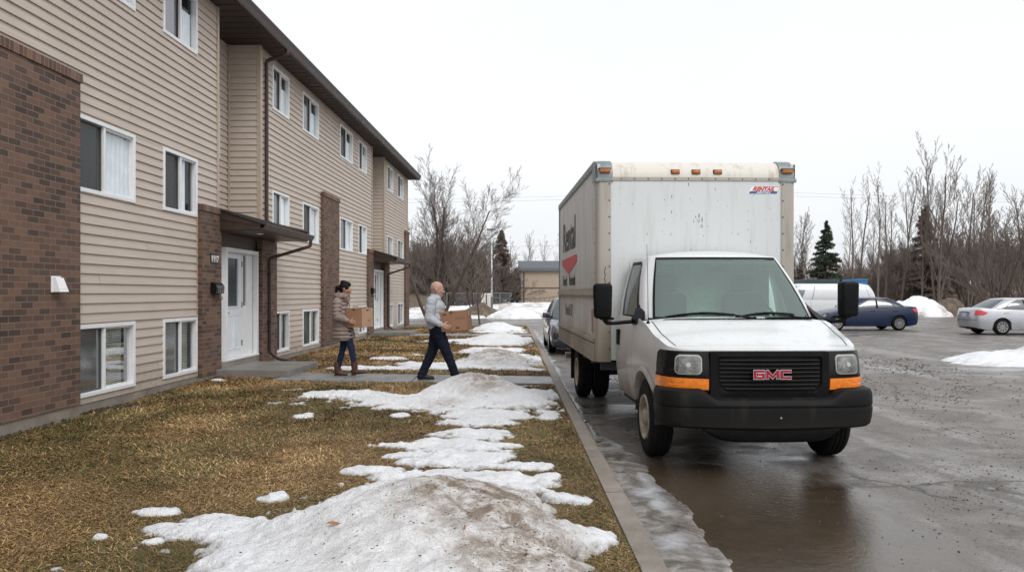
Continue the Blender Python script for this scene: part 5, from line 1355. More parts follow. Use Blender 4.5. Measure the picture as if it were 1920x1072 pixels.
# ------------------------------------------------------------------ ordinary cars
def sedan(name, label, cat, paint, loc, rz, P=None, group=None, wheel_style='cap', rear=True, plate=True):
    L, Wd = P.get('L', 4.6), P.get('W', .88)
    R = empty(name, loc, rz, label, cat, group)
    fa, ra, wr = P.get('fa', .92), L-P.get('ro', 1.02), P.get('wr', .318)
    half = [(0, .02), (.35, .03), (.62, .09), (.78, .24), (.84, .48), (Wd-.02, .95), (Wd, 1.6), (Wd, L*.5), (Wd, L-1.5), (Wd-.02, L-.95), (Wd-.06, L-.48), (.74, L-.18), (.58, L-.06), (.33, L-.01), (0, L)]
    zt = P.get('zt', [(0, .62), (.15, .70), (.6, .80), (1.15, .90), (1.6, .93), (L*.5, .96), (L-1.3, 1.0), (L-.5, 1.03), (L-.12, 1.02), (L, .985)])
    S_ = Shell(half, [(0, .22), (.3, .20), (L-.5, .20), (L-.2, .25), (L, .30)], zt, (fa, ra), off=lambda v: -.075*abs((v-.45)/.55)**2.3, fineness=.035, archR=wr+.045, archz=wr)
    m = MB(); S_.body(m, 0, None, 12); S_.cap(m, 0, S_.n, lambda y: .04*min(1, y/.5, (L-y)/.25), pw=2.4); bd = m.build('body', M[paint], R, smooth=True, weld=True, auto=42)
    rf = P.get('roof', 1.44)
    gb = [(0, 1.18), (.42, 1.22), (.68, 1.34), (.76, 1.50), (.80, 1.95), (.81, 2.5), (.80, 3.1), (.77, 3.65), (.66, 3.92), (.40, 4.06), (0, 4.10)]
    gt = [(0, 1.98), (.30, 2.0), (.50, 2.06), (.555, 2.13), (.585, 2.3), (.60, 2.6), (.59, 2.9), (.56, 3.15), (.50, 3.28), (.30, 3.36), (0, 3.38)]
    k_ = L/4.6; gb = [(x*Wd/.88, y*k_) for x, y in gb]; gt = [(x*Wd/.88, y*k_) for x, y in gt]
    H_ = House(gb, gt, lambda y: interp(zt, y)+.0, rf-.035, .06)
    arch = lambda t: min(1, (1-abs(2*t-1)**2.6)*1.0)
    def sw(t): return .88*min(1, (max(0, t)*3.3)**.75, (max(0, 1-t)*2.8)**.75)+.06
    m = MB(); H_.body(m, (lambda u, h: u < 2.3 and .06 < h < .93, lambda u, h: u > 8.1 and .08 < h < .93, lambda u, h: 3.5 < u < 7.1 and .09 < h < sw((u-3.35)/(7.35-3.35))-.06), du=.1, nh=20); H_.roof(m, .05, ramp=.4)
    m.build('roof', M[paint], R, smooth=True, weld=True, auto=45)
    def glass(ua, ub, a_, b_, nm, sides=False):
        m = MB()
        if sides: H_.patch(m, ua, ub, a_, b_, .006, 30, 8, sides)
        else:
            G = []
            for i in range(41):
                u = ua+(ub-ua)*i/40; 
                if ua > 5: u_ = H_.m-abs(u-H_.m); sg = 1 if u < H_.m else -1; u = sg*max(u_, 1e-4)
                G.append([H_.S(u if abs(u) > 1e-4 else 1e-4, a_+(b_-a_)*j/8, .006) for j in range(9)])
            m.grid(G)
        return m.build(nm, M['carglass'], R, smooth=True)
    glass(-2.35, 2.35, .04, .95, 'windshield'); glass(8.0, 12.0, .05, .95, 'rear_window')
    for sd in (-1, 1):
        w_ = glass(3.35, 7.35, .05, sw, 'side_window', sd)
        m = MB()
        for uu in (5.15, 6.6): H_.patch(m, uu, uu+(.16 if uu < 6 else .05), .05, lambda t: sw((uu-3.35)/4)-.0, .011, 2, 8, sd)
        H_.patch(m, 3.3, 7.4, .02, .05, .010, 20, 1, sd); m.build('window_pillar', M['black_plastic'], w_)
        m = MB()
        for yy in (1.55*k_, 2.62*k_, 3.55*k_):
            k = S_.k_at_y(yy); z1_ = interp(zt, yy)-.01; G = [[S_.P(k+d_, .30+(z1_-.3)*j/16, sd, .002) for d_ in (-.09, .09)] for j in range(17)]
            if yy < 3.4*k_ : m.grid(G)
        m.build('shut_lines', M['black_paint'], bd)
        for yy in (2.45*k_, 3.42*k_):
            p = S_.P(S_.k_at_y(yy), .86, sd, .0); m = MB(); m.bbox(p.x-.02, p.x+.02, yy-.09, yy+.09, .845, .875, .008); m.build('door_handle', M[paint], bd, smooth=True)
        p = H_.S(sd*3.3, .02); m = MB(); m.bbox(min(p.x, p.x+sd*.22), max(p.x, p.x+sd*.22), p.y-.05, p.y+.06, p.z+.0, p.z+.14, .03); m.build('door_mirror', M[paint], R, smooth=True)
        a_ = S_.len; F_ = S_.len/S_.n
        kr = S_.k_at_y(L-.30); ar = kr*F_
        m = MB(); S_.wrap(m, [(ar-.12, .90), (ar+.02, .80), (ar+.32, .80), (ar+.34, .95), (ar+.10, .965), (ar-.10, .945)] if not P.get('bigtail') else [(ar-.20, .87), (ar-.04, .765), (ar+.32, .77), (ar+.30, .96), (ar+.04, .965)], .012, .03, sd); m.build('tail_light', M['red_lens'], R, smooth=True, auto=35)
        kf = S_.k_at_y(.30); af = kf*F_; m = MB(); S_.wrap(m, [(af-.42, .56), (af+.12, .60), (af+.20, .72), (af-.1, .71), (af-.42, .645)], .010, .03, sd); m.build('headlight', M['lamp'], R, smooth=True, auto=35)
        for yy in (fa, ra):
            wheel(R, sd*(Wd-.115), yy, wr, .20, wr*.66, sd, 'cap')
            m = MB(); G = []
            for q in range(21): t_ = PI*q/20; G.append([(sd*x_, yy+(wr+.055)*math.cos(t_), wr+(wr+.055)*math.sin(t_)) for x_ in (.45, Wd-.06)])
            m.grid(G); m.build('wheel_liner', M['jacket_dark'], R, smooth=True)
    F_ = S_.len/S_.n
    if plate:
        m = MB(); yb = S_.P(S_.n-1, .80, 1, .0).y; m.bbox(-.33, .33, yb-.0, yb+.008, .70, .875, .003); m.build('plate_recess', M[paint], bd)
        m = MB(); m.bbox(-.155, .155, yb+.006, yb+.013, .71, .84, .003); pl = m.build('licence_plate', M['plate'], R)
        Mx = Matrix(((-1, 0, 0, 0), (0, 0, 1, yb+.0145), (0, 1, 0, .745), (0, 0, 0, 1))); lettering('plate_lettering', 'BKL 417', .075, Mx, M['blue_paint'], pl, extrude=.0005)
        m = MB(); m.bbox(-.34, .34, yb-.0, yb+.02, .885, .905, .006); m.build('trunk_trim', M['black_plastic'], bd)
        m = MB()
        for sd in (-1, 1): S_.wrap(m, [(S_.len-.72, .575), (S_.len-.0-.001, .575), (S_.len-.001, .59), (S_.len-.72, .59)], .004, .01, sd)
        m.build('bumper_crease', M['black_paint'], bd)
    m = MB(); m.bbox(-.42, .42, .005, .06, .40, .60, .02)
    for q in range(4): m.box(-.40, .40, -.002, .02, .43+.04*q, .437+.04*q)
    m.build('grille', M['black_plastic'], R)
    m = MB(); m.box(-Wd+.2, Wd-.2, .5, L-.5, .18, .6); m.bbox(-.68, .68, 1.35*k_, 1.75*k_, .7, .92, .05); m.box(-.66, .66, 3.55*k_, 3.6*k_, .6, 1.02)
    m.build('floor_pan', M['jacket_dark'], R)
    for sx in (-.36, .36):
        for yy in (2.25*k_, 3.15*k_): 
            m = MB(); m.bbox(sx-.23, sx+.23, yy, yy+.14, .55, 1.10, .05); m.bbox(sx-.12, sx+.12, yy+.03, yy+.12, 1.12, 1.28, .04); m.build('seat', M['grey_decal'], R, smooth=True)
    return R
sedan('sedan', 'dark blue four-door sedan seen from its side, parked in front of the white van', 'car', 'blue_car', (17.9, 34.55, RZ), -PI/2, dict(L=4.65, W=.89, bigtail=False), wheel_style='cap').location.x = 17.9-4.65
sedan('sedan', 'silver four-door sedan with red tail lamps at the right edge of the lot', 'car', 'silver_car', (18.05+4.6, 30.9, RZ), PI/2, dict(L=4.6, W=.87, bigtail=True))
sedan('sedan', 'blue-grey sedan parked along the kerb just behind the rental truck', 'car', 'navy_car', (1.87, 20.2, RZ), rad(.4), dict(L=4.6, W=.88, roof=1.50), plate=False)

# the white van behind the blue sedan (nose to the left)
VN = empty('cargo_van', (19.45-6.4, 42.0, RZ), -PI/2, 'plain white cargo van parked behind the dark blue sedan', 'van')
VN.scale = (1, 1.12, 1)
hv = [(0, .04), (.4, .06), (.75, .16), (.9, .38), (.97, .8), (1.0, 1.6), (1.0, 2.8), (1.0, 4.4), (1.0, 5.3), (.97, 5.58), (.85, 5.67), (.45, 5.69), (0, 5.7)]
Sv = Shell(hv, [(0, .35), (6, .35)], [(0, .95), (.5, 1.08), (1.1, 1.25), (1.6, 1.30), (6, 1.32)], (1.0, 4.55), off=lambda v: -.04*abs((v-.5)/.5)**2.4, fineness=.04, archR=.42, archz=.36)
m = MB(); Sv.body(m, 0, None, 10); Sv.cap(m, 0, Sv.n, lambda y: .04, pw=2.4); bd = m.build('body', M['van_white'], VN, smooth=True, weld=True, auto=42)
gb = [(0, 1.15), (.5, 1.2), (.85, 1.36), (.93, 1.6), (.97, 2.4), (.98, 4.0), (.98, 5.3), (.94, 5.55), (.8, 5.64), (.4, 5.66), (0, 5.67)]
gt = [(0, 1.85), (.4, 1.87), (.66, 1.95), (.76, 2.1), (.80, 2.6), (.81, 4.0), (.81, 5.1), (.78, 5.28), (.66, 5.36), (.35, 5.38), (0, 5.39)]
Hv = House(gb, gt, 1.31, 2.06, .10)
m = MB(); Hv.body(m, (lambda u, h: u < 2.3 and .06 < h < .93,), du=.1, nh=14); Hv.roof(m, .09); m.build('roof', M['van_white'], VN, smooth=True, weld=True, auto=45)
m = MB(); G = [[Hv.S((-2.35+4.7*i/30) or 1e-4, .04+.9*j/8, .006) for j in range(9)] for i in range(31)]; m.grid(G); m.build('windshield', M['carglass'], VN, smooth=True)
for sd in (-1, 1):
    m = MB(); Hv.patch(m, 2.9, 3.7, .08, lambda t: min(.85, .3+t*1.6), .006, 10, 6, sd); m.build('side_window', M['carglass'], VN, smooth=True)
    m = MB()
    for yy in (2.5, 3.75):
        k = Sv.k_at_y(yy); m.grid([[Sv.P(k+d_, .40+.9*j/12, sd, .003) for d_ in (-.12, .12)] for j in range(13)])
    for uu in (4.12, 5.0, 6.0): Hv.patch(m, uu, uu+.02, 0, .95, .004, 1, 12, sd)
    m.build('shut_lines', M['grey_decal'], bd)
    m = MB(); m.bbox(min(sd*.84, sd*.93), max(sd*.84, sd*.93), 5.62, 5.70, .98, 1.32, .02); m.build('tail_light', M['red_lens'], VN)
    m = MB(); m.bbox(min(sd*.6, sd*.86), max(sd*.6, sd*.86), .03, .2, .72, .9, .03); m.build('headlight', M['lamp'], VN)
    for yy in (1.0, 4.55): wheel(VN, sd*.87, yy, .36, .22, .22, sd, 'cap')
m = MB(); m.box(-.8, .8, .4, 5.4, .3, .8); m.box(-.95, .95, -.03, .1, .42, .66); m.box(-.9, .9, 5.68, 5.78, .42, .56); m.build('bumper', M['black_plastic'], VN)
# ------------------------------------------------------------------ people: limbs and volumes merged into one continuous surface
def cap_mesh(mb, p0, p1, r0, r1, n=14, sq=(1, 1)):
    """tapered capsule"""
    p0 = Vector(p0); p1 = Vector(p1); t = p1-p0; L = t.length; t.normalize()
    a = t.cross(Vector((0, 1, 0)));
    if a.length < .1: a = t.cross(Vector((1, 0, 0)))
    a.normalize(); b = t.cross(a).normalized()
    rings = []
    for q in range(5): f = PI/2*(q)/5; rings.append((p0 - t*r0*math.cos(f), max(1e-4, r0*math.sin(f))))
    for q in range(5): rings.append((p0+t*L*q/4, r0+(r1-r0)*q/4))
    for q in range(4, -1, -1): f = PI/2*(q)/5; rings.append((p1 + t*r1*math.cos(f), max(1e-4, r1*math.sin(f))))
    vs = []
    for c, r in rings:
        for k in range(n): an = 2*PI*k/n; vs.append(c + a*math.cos(an)*r*sq[0] + b*math.sin(an)*r*sq[1])
    fs = [(i*n+k, i*n+(k+1) % n, (i+1)*n+(k+1) % n, (i+1)*n+k) for i in range(len(rings)-1) for k in range(n)]
    fs += [tuple(range(n-1, -1, -1)), tuple((len(rings)-1)*n+k for k in range(n))]
    mb.add(vs, fs)
def ell(mb, c, r, rot=(0, 0, 0), n=20):
    from mathutils import Euler
    R = Euler([rad(a) for a in rot]).to_matrix(); vs = []; m_ = n//2+2
    for i in range(m_+1):
        f = PI*i/m_
        for k in range(n):
            a = 2*PI*k/n; p = Vector((max(1e-4, math.sin(f))*math.cos(a)*r[0], max(1e-4, math.sin(f))*math.sin(a)*r[1], math.cos(f)*r[2])); vs.append(Vector(c)+R @ p)
    fs = [(i*n+k, (i+1)*n+k, (i+1)*n+(k+1) % n, i*n+(k+1) % n) for i in range(m_) for k in range(n)]
    fs += [tuple(range(n)), tuple(range((m_+1)*n-1, m_*n-1, -1))]
    mb.add(vs, fs)
def fuse(mb, name, mat, parent, voxel=.008, smooth=4, noise_amp=0, noise_sc=8, loc=None):
    o = mb.build(name, mat, None); 
    r = o.modifiers.new('r', 'REMESH'); r.mode = 'VOXEL'; r.voxel_size = voxel
    s = o.modifiers.new('s', 'SMOOTH'); s.factor = .5; s.iterations = smooth
    dg = bpy.context.evaluated_depsgraph_get(); dg.update()
    me = bpy.data.meshes.new_from_object(o.evaluated_get(dg)); o.modifiers.clear(); old = o.data; o.data = me; bpy.data.meshes.remove(old)
    me.name = name
    if not me.materials: me.materials.append(mat)
    if noise_amp:
        me.update(); nn = [v.normal.copy() for v in me.vertices]
        for v, n in zip(me.vertices, nn):
            p = v.co*noise_sc; v.co = v.co + n*noise_amp*(mnoise.noise(Vector((p.x, p.y, p.z*2.2)))+.5*mnoise.noise(p*2.3))
    me.polygons.foreach_set('use_smooth', [True]*len(me.polygons)); me.update()
    if parent is not None: o.parent = parent
    if loc is not None: o.location = loc
    return o
def head(mb, c, s=1.0, pitch=0, female=False):
    """facing +x; c = centre of the skull"""
    T = Matrix.Translation(c) @ Matrix.Rotation(rad(pitch), 4, 'Y') @ Matrix.Scale(s, 4)
    P = lambda x, y, z: T @ Vector((x, y, z)); rt = (0, pitch, 0)
    E = lambda x, y, z, a, b, d: ell(mb, P(x, y, z), (a*s, b*s, d*s), rt)
    E(-.012, 0, .035, .098, .076, .088); E(.012, 0, -.015, .078, .068, .095); E(.035, 0, -.062, .050, .050, .050)
    E(.062, 0, -.092, .026, .028, .022)                               # chin
    E(.078, 0, .012, .020, .056, .012)                                # brow
    cap_mesh(mb, P(.088, 0, .002), P(.108, 0, -.030), .009*s, .014*s); E(.098, .010, -.034, .012, .009, .008); E(.098, -.010, -.034, .012, .009, .008)
    E(.078, .038, -.022, .022, .020, .018); E(.078, -.038, -.022, .022, .020, .018)   # cheeks
    E(.088, 0, -.055, .012, .024, .0065); E(.085, 0, -.066, .012, .021, .0075)        # lips
    for sy in (-1, 1):
        E(-.008, sy*.080, -.010, .018, .008, .031); E(-.002, sy*.086, .004, .016, .006, .016)
    return T
def eyes(name, T, parent, s=1):
    m = MB()
    for sy in (-1, 1): ell(m, T @ Vector((.079, sy*.030, -.006)), (.011*s, .013*s, .008*s), n=10)
    return m.build(name, M['eye'], parent, smooth=True)
def hand(mb, w, palm_dir, across, nrm, s=1.0, curl=.9, thumb=1):
    """w wrist; palm_dir along the hand; across from index to little finger; nrm towards what it holds"""
    w = Vector(w); d = Vector(palm_dir).normalized(); a = Vector(across).normalized(); n = Vector(nrm).normalized()
    for q in range(4):
        o = (-.030+.020*q)*s; cap_mesh(mb, w+a*o*.6+d*.012*s, w+d*.085*s*(1 if q < 3 else .93)+a*o, .0155*s, .0125*s, 8)
    for q, Lf in enumerate((.072, .080, .075, .060)):
        o = (-.031+.0205*q)*s; b = w+d*.088*s*(1 if q < 3 else .93)+a*o; ang = 0; p = b
        for k, fr in enumerate((.44, .32, .24)):
            ang += curl*(.40 if k == 0 else .55)*(.9+.1*q); v = d*math.cos(ang)+n*math.sin(ang)+a*(.05*(q-1.5)); v.normalize(); p2 = p+v*Lf*fr*s
            cap_mesh(mb, p, p2, (.0098-.0010*k)*s, (.0090-.0011*k)*s, 8); p = p2
    b = w+d*.025*s-a*.030*s; v = (d*.55-a*.75+n*.35).normalized(); p2 = b+v*.045*s; v2 = (d*.85-a*.25+n*.45).normalized()
    cap_mesh(mb, b, p2, .014*s, .011*s, 8); cap_mesh(mb, p2, p2+v2*.032*s, .011*s, .0085*s, 8)
def carton(name, loc, size, rotz, roty, mat, label, marks):
    o = MB(); sx, sy, sz_ = size; t = .004
    o.bbox(-sx/2, sx/2, -sy/2, sy/2, 0, sz_-.006, .005)
    # four top flaps, closed, slightly sprung
    o.add([(-sx/2, -sy/2, sz_-.004), (sx/2, -sy/2, sz_-.004), (sx/2, -.004, sz_+.008), (-sx/2, -.004, sz_+.006)], [(0, 1, 2, 3)]); o.add([(-sx/2, sy/2, sz_-.004), (sx/2, sy/2, sz_-.004), (sx/2, .004, sz_+.007), (-sx/2, .004, sz_+.009)], [(3, 2, 1, 0)])
    r = empty(name, loc, rotz, label, 'cardboard box'); r.rotation_euler = (0, roty, rotz)
    o.build('carton', mat, r)
    m = MB(); m.box(-sx/2+.002, sx/2+.0015, -.025, .025, sz_+.0095, sz_+.011); m.box(sx/2-.001, sx/2+.0015, -.025, .025, sz_-.09, sz_+.011); m.build('tape', M['card_tape'], r)
    marks(r, sx, sy, sz_); return r
def hand_holes(r, x, y, z, w, parent=None):
    m = MB(); m.bbox(x-w/2, x+w/2, y-.002, y+.004, z-.014, z+.014, .012); m.build('hand_hole', M['ink'], r)

# ---- the man
MX, MY = -1.275, 13.25
HM = (-.005, 0, 1.545)
m = MB()
Th = head(m, HM, 1.13, 4)
cap_mesh(m, (-.045, 0, 1.33), (-.015, 0, 1.47), .072, .062); cap_mesh(m, (-.055, 0, 1.45), (-.07, 0, 1.50), .055, .05)
ell(m, (-.04, 0, 1.22), (.115, .165, .20)); ell(m, (.0, 0, 1.0), (.13, .155, .17)); cap_mesh(m, (-.06, -.13, 1.35), (-.06, .13, 1.35), .07, .07)
sh_r, el_r, wr_r = (-.085, -.205, 1.345), (-.115, -.265, 1.065), (.105, -.325, .945)
sh_l, el_l, wr_l = (-.075, .205, 1.345), (-.06, .255, 1.08), (.17, .235, .97)
for a, b, c in ((sh_r, el_r, wr_r), (sh_l, el_l, wr_l)): cap_mesh(m, a, b, .052, .040); cap_mesh(m, b, c, .038, .027)
hand(m, wr_r, (1, .05, -.28), (-.25, .0, -1), (.05, 1, .1), 1.08, .75)
hand(m, wr_l, (1, -.1, -.25), (-.25, .0, -1), (.0, -1, .1), 1.05, .8)
hipF, knF, anF = (.0, -.09, .88), (.16, -.10, .49), (.305, -.10, .12)
hipB, knB, anB = (-.02, .09, .88), (-.095, .09, .485), (-.275, .09, .095)
for a, b, c in ((hipF, knF, anF), (hipB, knB, anB)): cap_mesh(m, a, b, .080, .050); cap_mesh(m, b, c, .046, .030)
cap_mesh(m, (-.01, -.07, .92), (-.01, .07, .92), .10, .10)
cap_mesh(m, anF, (.36, -.10, .085), .030, .018); cap_mesh(m, anB, (-.22, .09, .055), .030, .018)
man = fuse(m, 'person', M['skin_m'], None, .0075, 3); man.location = (MX, MY, .02)
tag(man, 'bald man in a pale grey jacket and navy trousers striding with a cardboard box', 'person')
eyes('eyes', Th, man)
m = MB()
for sy in (-1, 1):
    m.tube([Th @ Vector((.098, sy*.031+.021*math.cos(a_), -.006+.015*math.sin(a_))) for a_ in [2*PI*q/14 for q in range(15)]], .0013, 5, caps=False)
    m.tube([Th @ Vector((.095, sy*.052, -.002)), Th @ Vector((.06, sy*.076, .0)), Th @ Vector((-.01, sy*.084, .006))], .0014, 5)
m.tube([Th @ Vector((.100, -.011, -.002)), Th @ Vector((.103, 0, .001)), Th @ Vector((.100, .011, -.002))], .0014, 5)
m.build('spectacles', M['gold_wire'], man, smooth=True)
m = MB()
for q in range(900):
    a_ = random.Random(q).uniform(1.35, 2*PI-1.35); zz = random.Random(q+5000).uniform(-.055, .018); rr_ = (.096, .0785)
    p = Vector((-.010+rr_[0]*math.cos(a_)*(1-.0*zz), rr_[1]*math.sin(a_), zz)); k_ = math.sqrt(max(0, 1-((zz-.02)/.105)**2)); p.x *= k_**.5; p.y *= k_**.5
    p = Th @ p; m.add([p+Vector((-.003, 0, 0)), p+Vector((.003, 0, 0)), p+Vector((0, .0, -.007))], [(0, 1, 2)])
m.build('hair_fringe', simple('grey_stubble', (.30, .24, .20), .8), man)
# jacket
m = MB()
ell(m, (-.05, 0, 1.235), (.175, .215, .185)); ell(m, (-.02, 0, 1.06), (.178, .205, .17)); ell(m, (-.015, 0, .945), (.172, .198, .09)); cap_mesh(m, (-.075, -.165, 1.355), (-.075, .165, 1.355), .085, .085); ell(m, (-.055, 0, 1.405), (.10, .13, .05))
for a, b, c in ((sh_r, el_r, wr_r), (sh_l, el_l, wr_l)):
    a, b, c = Vector(a), Vector(b), Vector(c); cap_mesh(m, a, b, .090, .078); cap_mesh(m, b, b+(c-b)*.80, .078, .055)
    cap_mesh(m, b+(c-b)*.80, b+(c-b)*.86, .048, .045)
jk = fuse(m, 'jacket', M['grey_jacket'], man, .008, 4, .010, 9)
m = MB(); m.lathe([(.172, 0), (.186, .004), (.188, .05), (.176, .055)], 30, Matrix.Translation((-.015, 0, .875)) @ Matrix.Diagonal((.93, 1.05, 1, 1)) @ Matrix.Rotation(-PI/2, 4, 'Y')); m.build('waistband', M['grey_jacket'], jk, smooth=True)
m = MB(); G = []
for q in range(25):
    a_ = -PI*.88+2*PI*.88*q/24; ca, sa = math.cos(a_+PI), math.sin(a_+PI); dz = -.030*max(0, -ca)*0; fz = -.035*(abs(a_)/PI)**2
    G.append([Vector((-.04+.070*ca, .070*sa, 1.455+fz)), Vector((-.035+.082*ca, .085*sa, 1.475+fz)), Vector((-.03+.10*ca, .108*sa, 1.435+fz*1.3)), Vector((-.03+.112*ca, .122*sa, 1.395+fz*1.6)), Vector((-.03+.10*ca, .11*sa, 1.39+fz*1.5))])
m.grid(G); m.build('collar', M['grey_jacket'], jk, smooth=True)
m = MB(); m.tube([(.045, .0, 1.39), (.105, 0, 1.32), (.135, 0, 1.2), (.165, 0, 1.05), (.165, 0, .92)], .006, 5); m.build('zip', M['jacket_dark'], jk)
m = MB(); m.bbox(.02, .12, -.196, -.185, 1.20, 1.212, .003, Matrix.Rotation(rad(10), 4, 'Y')); m.build('chest_pocket', M['jacket_dark'], jk)
# trousers
m = MB(); ell(m, (-.01, 0, .90), (.150, .180, .10)); cap_mesh(m, (-.01, -.075, .86), (-.01, .075, .86), .125, .125)
for a, b, c in ((hipF, knF, anF), (hipB, knB, anB)):
    a, b, c = Vector(a), Vector(b), Vector(c); cap_mesh(m, a, b, .122, .088); cap_mesh(m, b, c+(c-b)*.10, .087, .070); ell(m, b+(c-b)*.80, (.083, .075, .04)); ell(m, b+(c-b)*.98, (.080, .070, .035)); ell(m, b+(a-b)*.15, (.095, .09, .04))
fuse(m, 'trousers', M['navy'], man, .008, 4, .009, 9)
def shoe(heel, toe, y, z, mat, par, name, h=.075, w=.048, pitch=0):
    m = MB(); L_ = toe-heel; T = Matrix.Translation((heel, y, z)) @ Matrix.Rotation(rad(pitch), 4, 'Y')
    def cc(a, b, r0, r1): cap_mesh(m, T @ Vector(a), T @ Vector(b), r0, r1)
    cc((.045, 0, .055), (.10, 0, .052), .046, .042); cc((.10, 0, .046), (L_-.06, 0, .034), .044, .036); cc((L_-.10, 0, .035), (L_-.045, 0, .030), .042, .034); cc((.07, 0, .06), (.075, 0, .12), .045, .045)
    s_ = fuse(m, name, mat, par, .006, 3)
    m = MB(); pts = []
    for q in range(26):
        a_ = 2*PI*q/26; ca, sa = math.cos(a_), math.sin(a_); pts.append(T @ Vector((L_*.5+ (L_*.5)*math.copysign(abs(ca)**.85, ca), .046*math.copysign(abs(sa)**.8, sa)*(1 if ca > -.2 else .88), 0)))
    m.poly(pts, T.to_3x3() @ Vector((0, 0, .016))); hp = [T @ Vector((x_, y_, -.012)) for x_, y_ in ((.005, -.034), (.085, -.038), (.085, .038), (.005, .034))]; m.poly(hp, T.to_3x3() @ Vector((0, 0, .014))); m.build('sole', M['sole'], s_)
    return s_
shoe(.235, .525, -.10, .045, M['shoe'], man, 'shoe', pitch=-12); shoe(-.345, -.055, .09, .012, M['shoe'], man, 'shoe', pitch=3)
def man_marks(r, sx, sy, sz_):
    hand_holes(r, -sx*.22, -sy/2, sz_*.86, .07); hand_holes(r, .0, -sy/2, sz_*.93, .06); hand_holes(r, sx*.18, -sy/2, sz_*.15, .07)
    m = MB(); m.box(.035, .038, -sy/2-.0012, -sy/2, .005, sz_-.01); m.build('seam', M['card_tape'], r)
    Mx = Matrix(((1, 0, 0, sx*.29), (0, 0, -1, -sy/2-.0015), (0, 1, 0, sz_*.58), (0, 0, 0, 1))); lettering('printed_mark', 'AAAB', .062, Mx, simple('faint_print', (.24, .14, .09), .8), r, extrude=.0004, offset=.001)
carton('cardboard_box', (MX+.305, MY-.075, .865), (.53, .31, .335), rad(-13), rad(-5), M['card'], 'long brown cardboard box carried by the bald man', man_marks)

# ---- the woman
WX, WY = -2.94, 13.85
HWc = (-.045, 0, 1.555)
m = MB(); Tw = head(m, HWc, 1.0, 8, True)
cap_mesh(m, (-.10, 0, 1.36), (-.06, 0, 1.50), .055, .048)
ell(m, (-.13, 0, 1.22), (.10, .15, .2)); ell(m, (-.11, 0, .98), (.12, .15, .18)); cap_mesh(m, (-.14, -.11, 1.36), (-.14, .11, 1.36), .055, .055)
wsr, wer, wwr = (-.155, -.175, 1.34), (-.145, -.235, 1.07), (.075, -.235, .99)
wsl, wel, wwl = (-.145, .175, 1.34), (-.10, .23, 1.08), (.10, .20, .99)
for a, b, c in ((wsr, wer, wwr), (wsl, wel, wwl)): cap_mesh(m, a, b, .042, .034); cap_mesh(m, b, c, .032, .023)
hand(m, wwr, (1, .10, -.22), (-.22, .0, -1), (.05, 1, .12), 1.0, .6)
hand(m, wwl, (1, -.1, -.22), (-.22, .0, -1), (.0, -1, .1), .95, .8)
whF, wkF, waF = (-.03, -.075, .86), (.085, -.085, .50), (.145, -.085, .14)
whB, wkB, waB = (-.06, .075, .86), (-.10, .075, .50), (-.20, .075, .12)
for a, b, c in ((whF, wkF, waF), (whB, wkB, waB)): cap_mesh(m, a, b, .072, .042); cap_mesh(m, b, c, .040, .026)
cap_mesh(m, waF, (.19, -.085, .075), .026, .018); cap_mesh(m, waB, (-.16, .075, .055), .026, .018); cap_mesh(m, (-.08, -.06, .92), (-.08, .06, .92), .10, .10)
wom = fuse(m, 'person', M['skin_w'], None, .007, 3); wom.location = (WX, WY, .02)
tag(wom, 'dark-haired woman in a taupe quilted coat and brown boots carrying a square box', 'person')
eyes('eyes', Tw, wom, .95)
m = MB(); E = lambda x, y, z, a, b, c: ell(m, Tw @ Vector((x, y, z)), (a*.95, b*.95, c*.95), (0, 8, 0))
E(-.018, 0, .045, .106, .084, .088); E(-.055, 0, .0, .068, .080, .085); cap_mesh(m, Tw @ Vector((.045, 0, .090)), Tw @ Vector((-.05, 0, .10)), .045, .06)
for sy in (-1, 1): E(.015, sy*.064, .040, .058, .018, .045)
E(-.125, 0, .010, .042, .046, .042); cap_mesh(m, Tw @ Vector((-.15, 0, .01)), Tw @ Vector((-.16, 0, -.10)), .034, .018); cap_mesh(m, Tw @ Vector((-.14, -.02, .0)), Tw @ Vector((-.145, -.03, -.085)), .022, .010)
fuse(m, 'hair', M['hair'], wom, .006, 2, .003, 60)
# coat bands: stacked puffed bands
m = MB(); prof = [(1.36, -.145, .115, .175), (1.29, -.135, .145, .20), (1.215, -.13, .155, .205), (1.14, -.125, .162, .205), (1.065, -.115, .168, .205), (.99, -.105, .175, .21), (.915, -.095, .185, .215), (.84, -.088, .197, .222), (.765, -.082, .208, .228), (.70, -.078, .212, .23)]
for z, x, a, b in prof: ell(m, (x, 0, z), (a, b, .052)); ell(m, (x, 0, z-.037), (a*.93, b*.93, .04))
for a, b, c in ((wsr, wer, wwr), (wsl, wel, wwl)):
    a, b, c = Vector(a), Vector(b), Vector(c); cap_mesh(m, a, b, .068, .062); cap_mesh(m, b, b+(c-b)*.84, .062, .045); d1 = math.degrees(math.atan2((b-a).x, -(b-a).z)); d2 = -20
    for q in range(4): p = a+(b-a)*(q/4+.08); ell(m, p, (.085, .078, .036), (0, d1, 0))
    for q in range(4): p = b+(c-b)*(q/4*.82+.04); ell(m, p, (.034, .074-.006*q, .074-.006*q), (0, 18, 0))
fuse(m, 'quilted_coat', M['puffer'], wom, .0075, 2, .006, 12); ct = bpy.data.objects[[o.name for o in wom.children if o.name.startswith('quilted')][0]]
m = MB()
for q in range(15):
    a_ = PI*.30+PI*1.4*q/14; ell(m, (-.10+.115*math.cos(a_), .115*math.sin(a_), 1.435-.035*math.cos(a_)*0+.01*math.sin(q*2.1)), (.056, .052, .052))
ell(m, (-.205, 0, 1.42), (.065, .10, .075)); ell(m, (-.03, -.075, 1.395), (.05, .04, .075)); ell(m, (-.02, .075, 1.395), (.05, .04, .075)); ell(m, (.01, -.03, 1.355), (.03, .04, .07))
fuse(m, 'hood', M['puffer'], ct, .0075, 3, .006, 14)
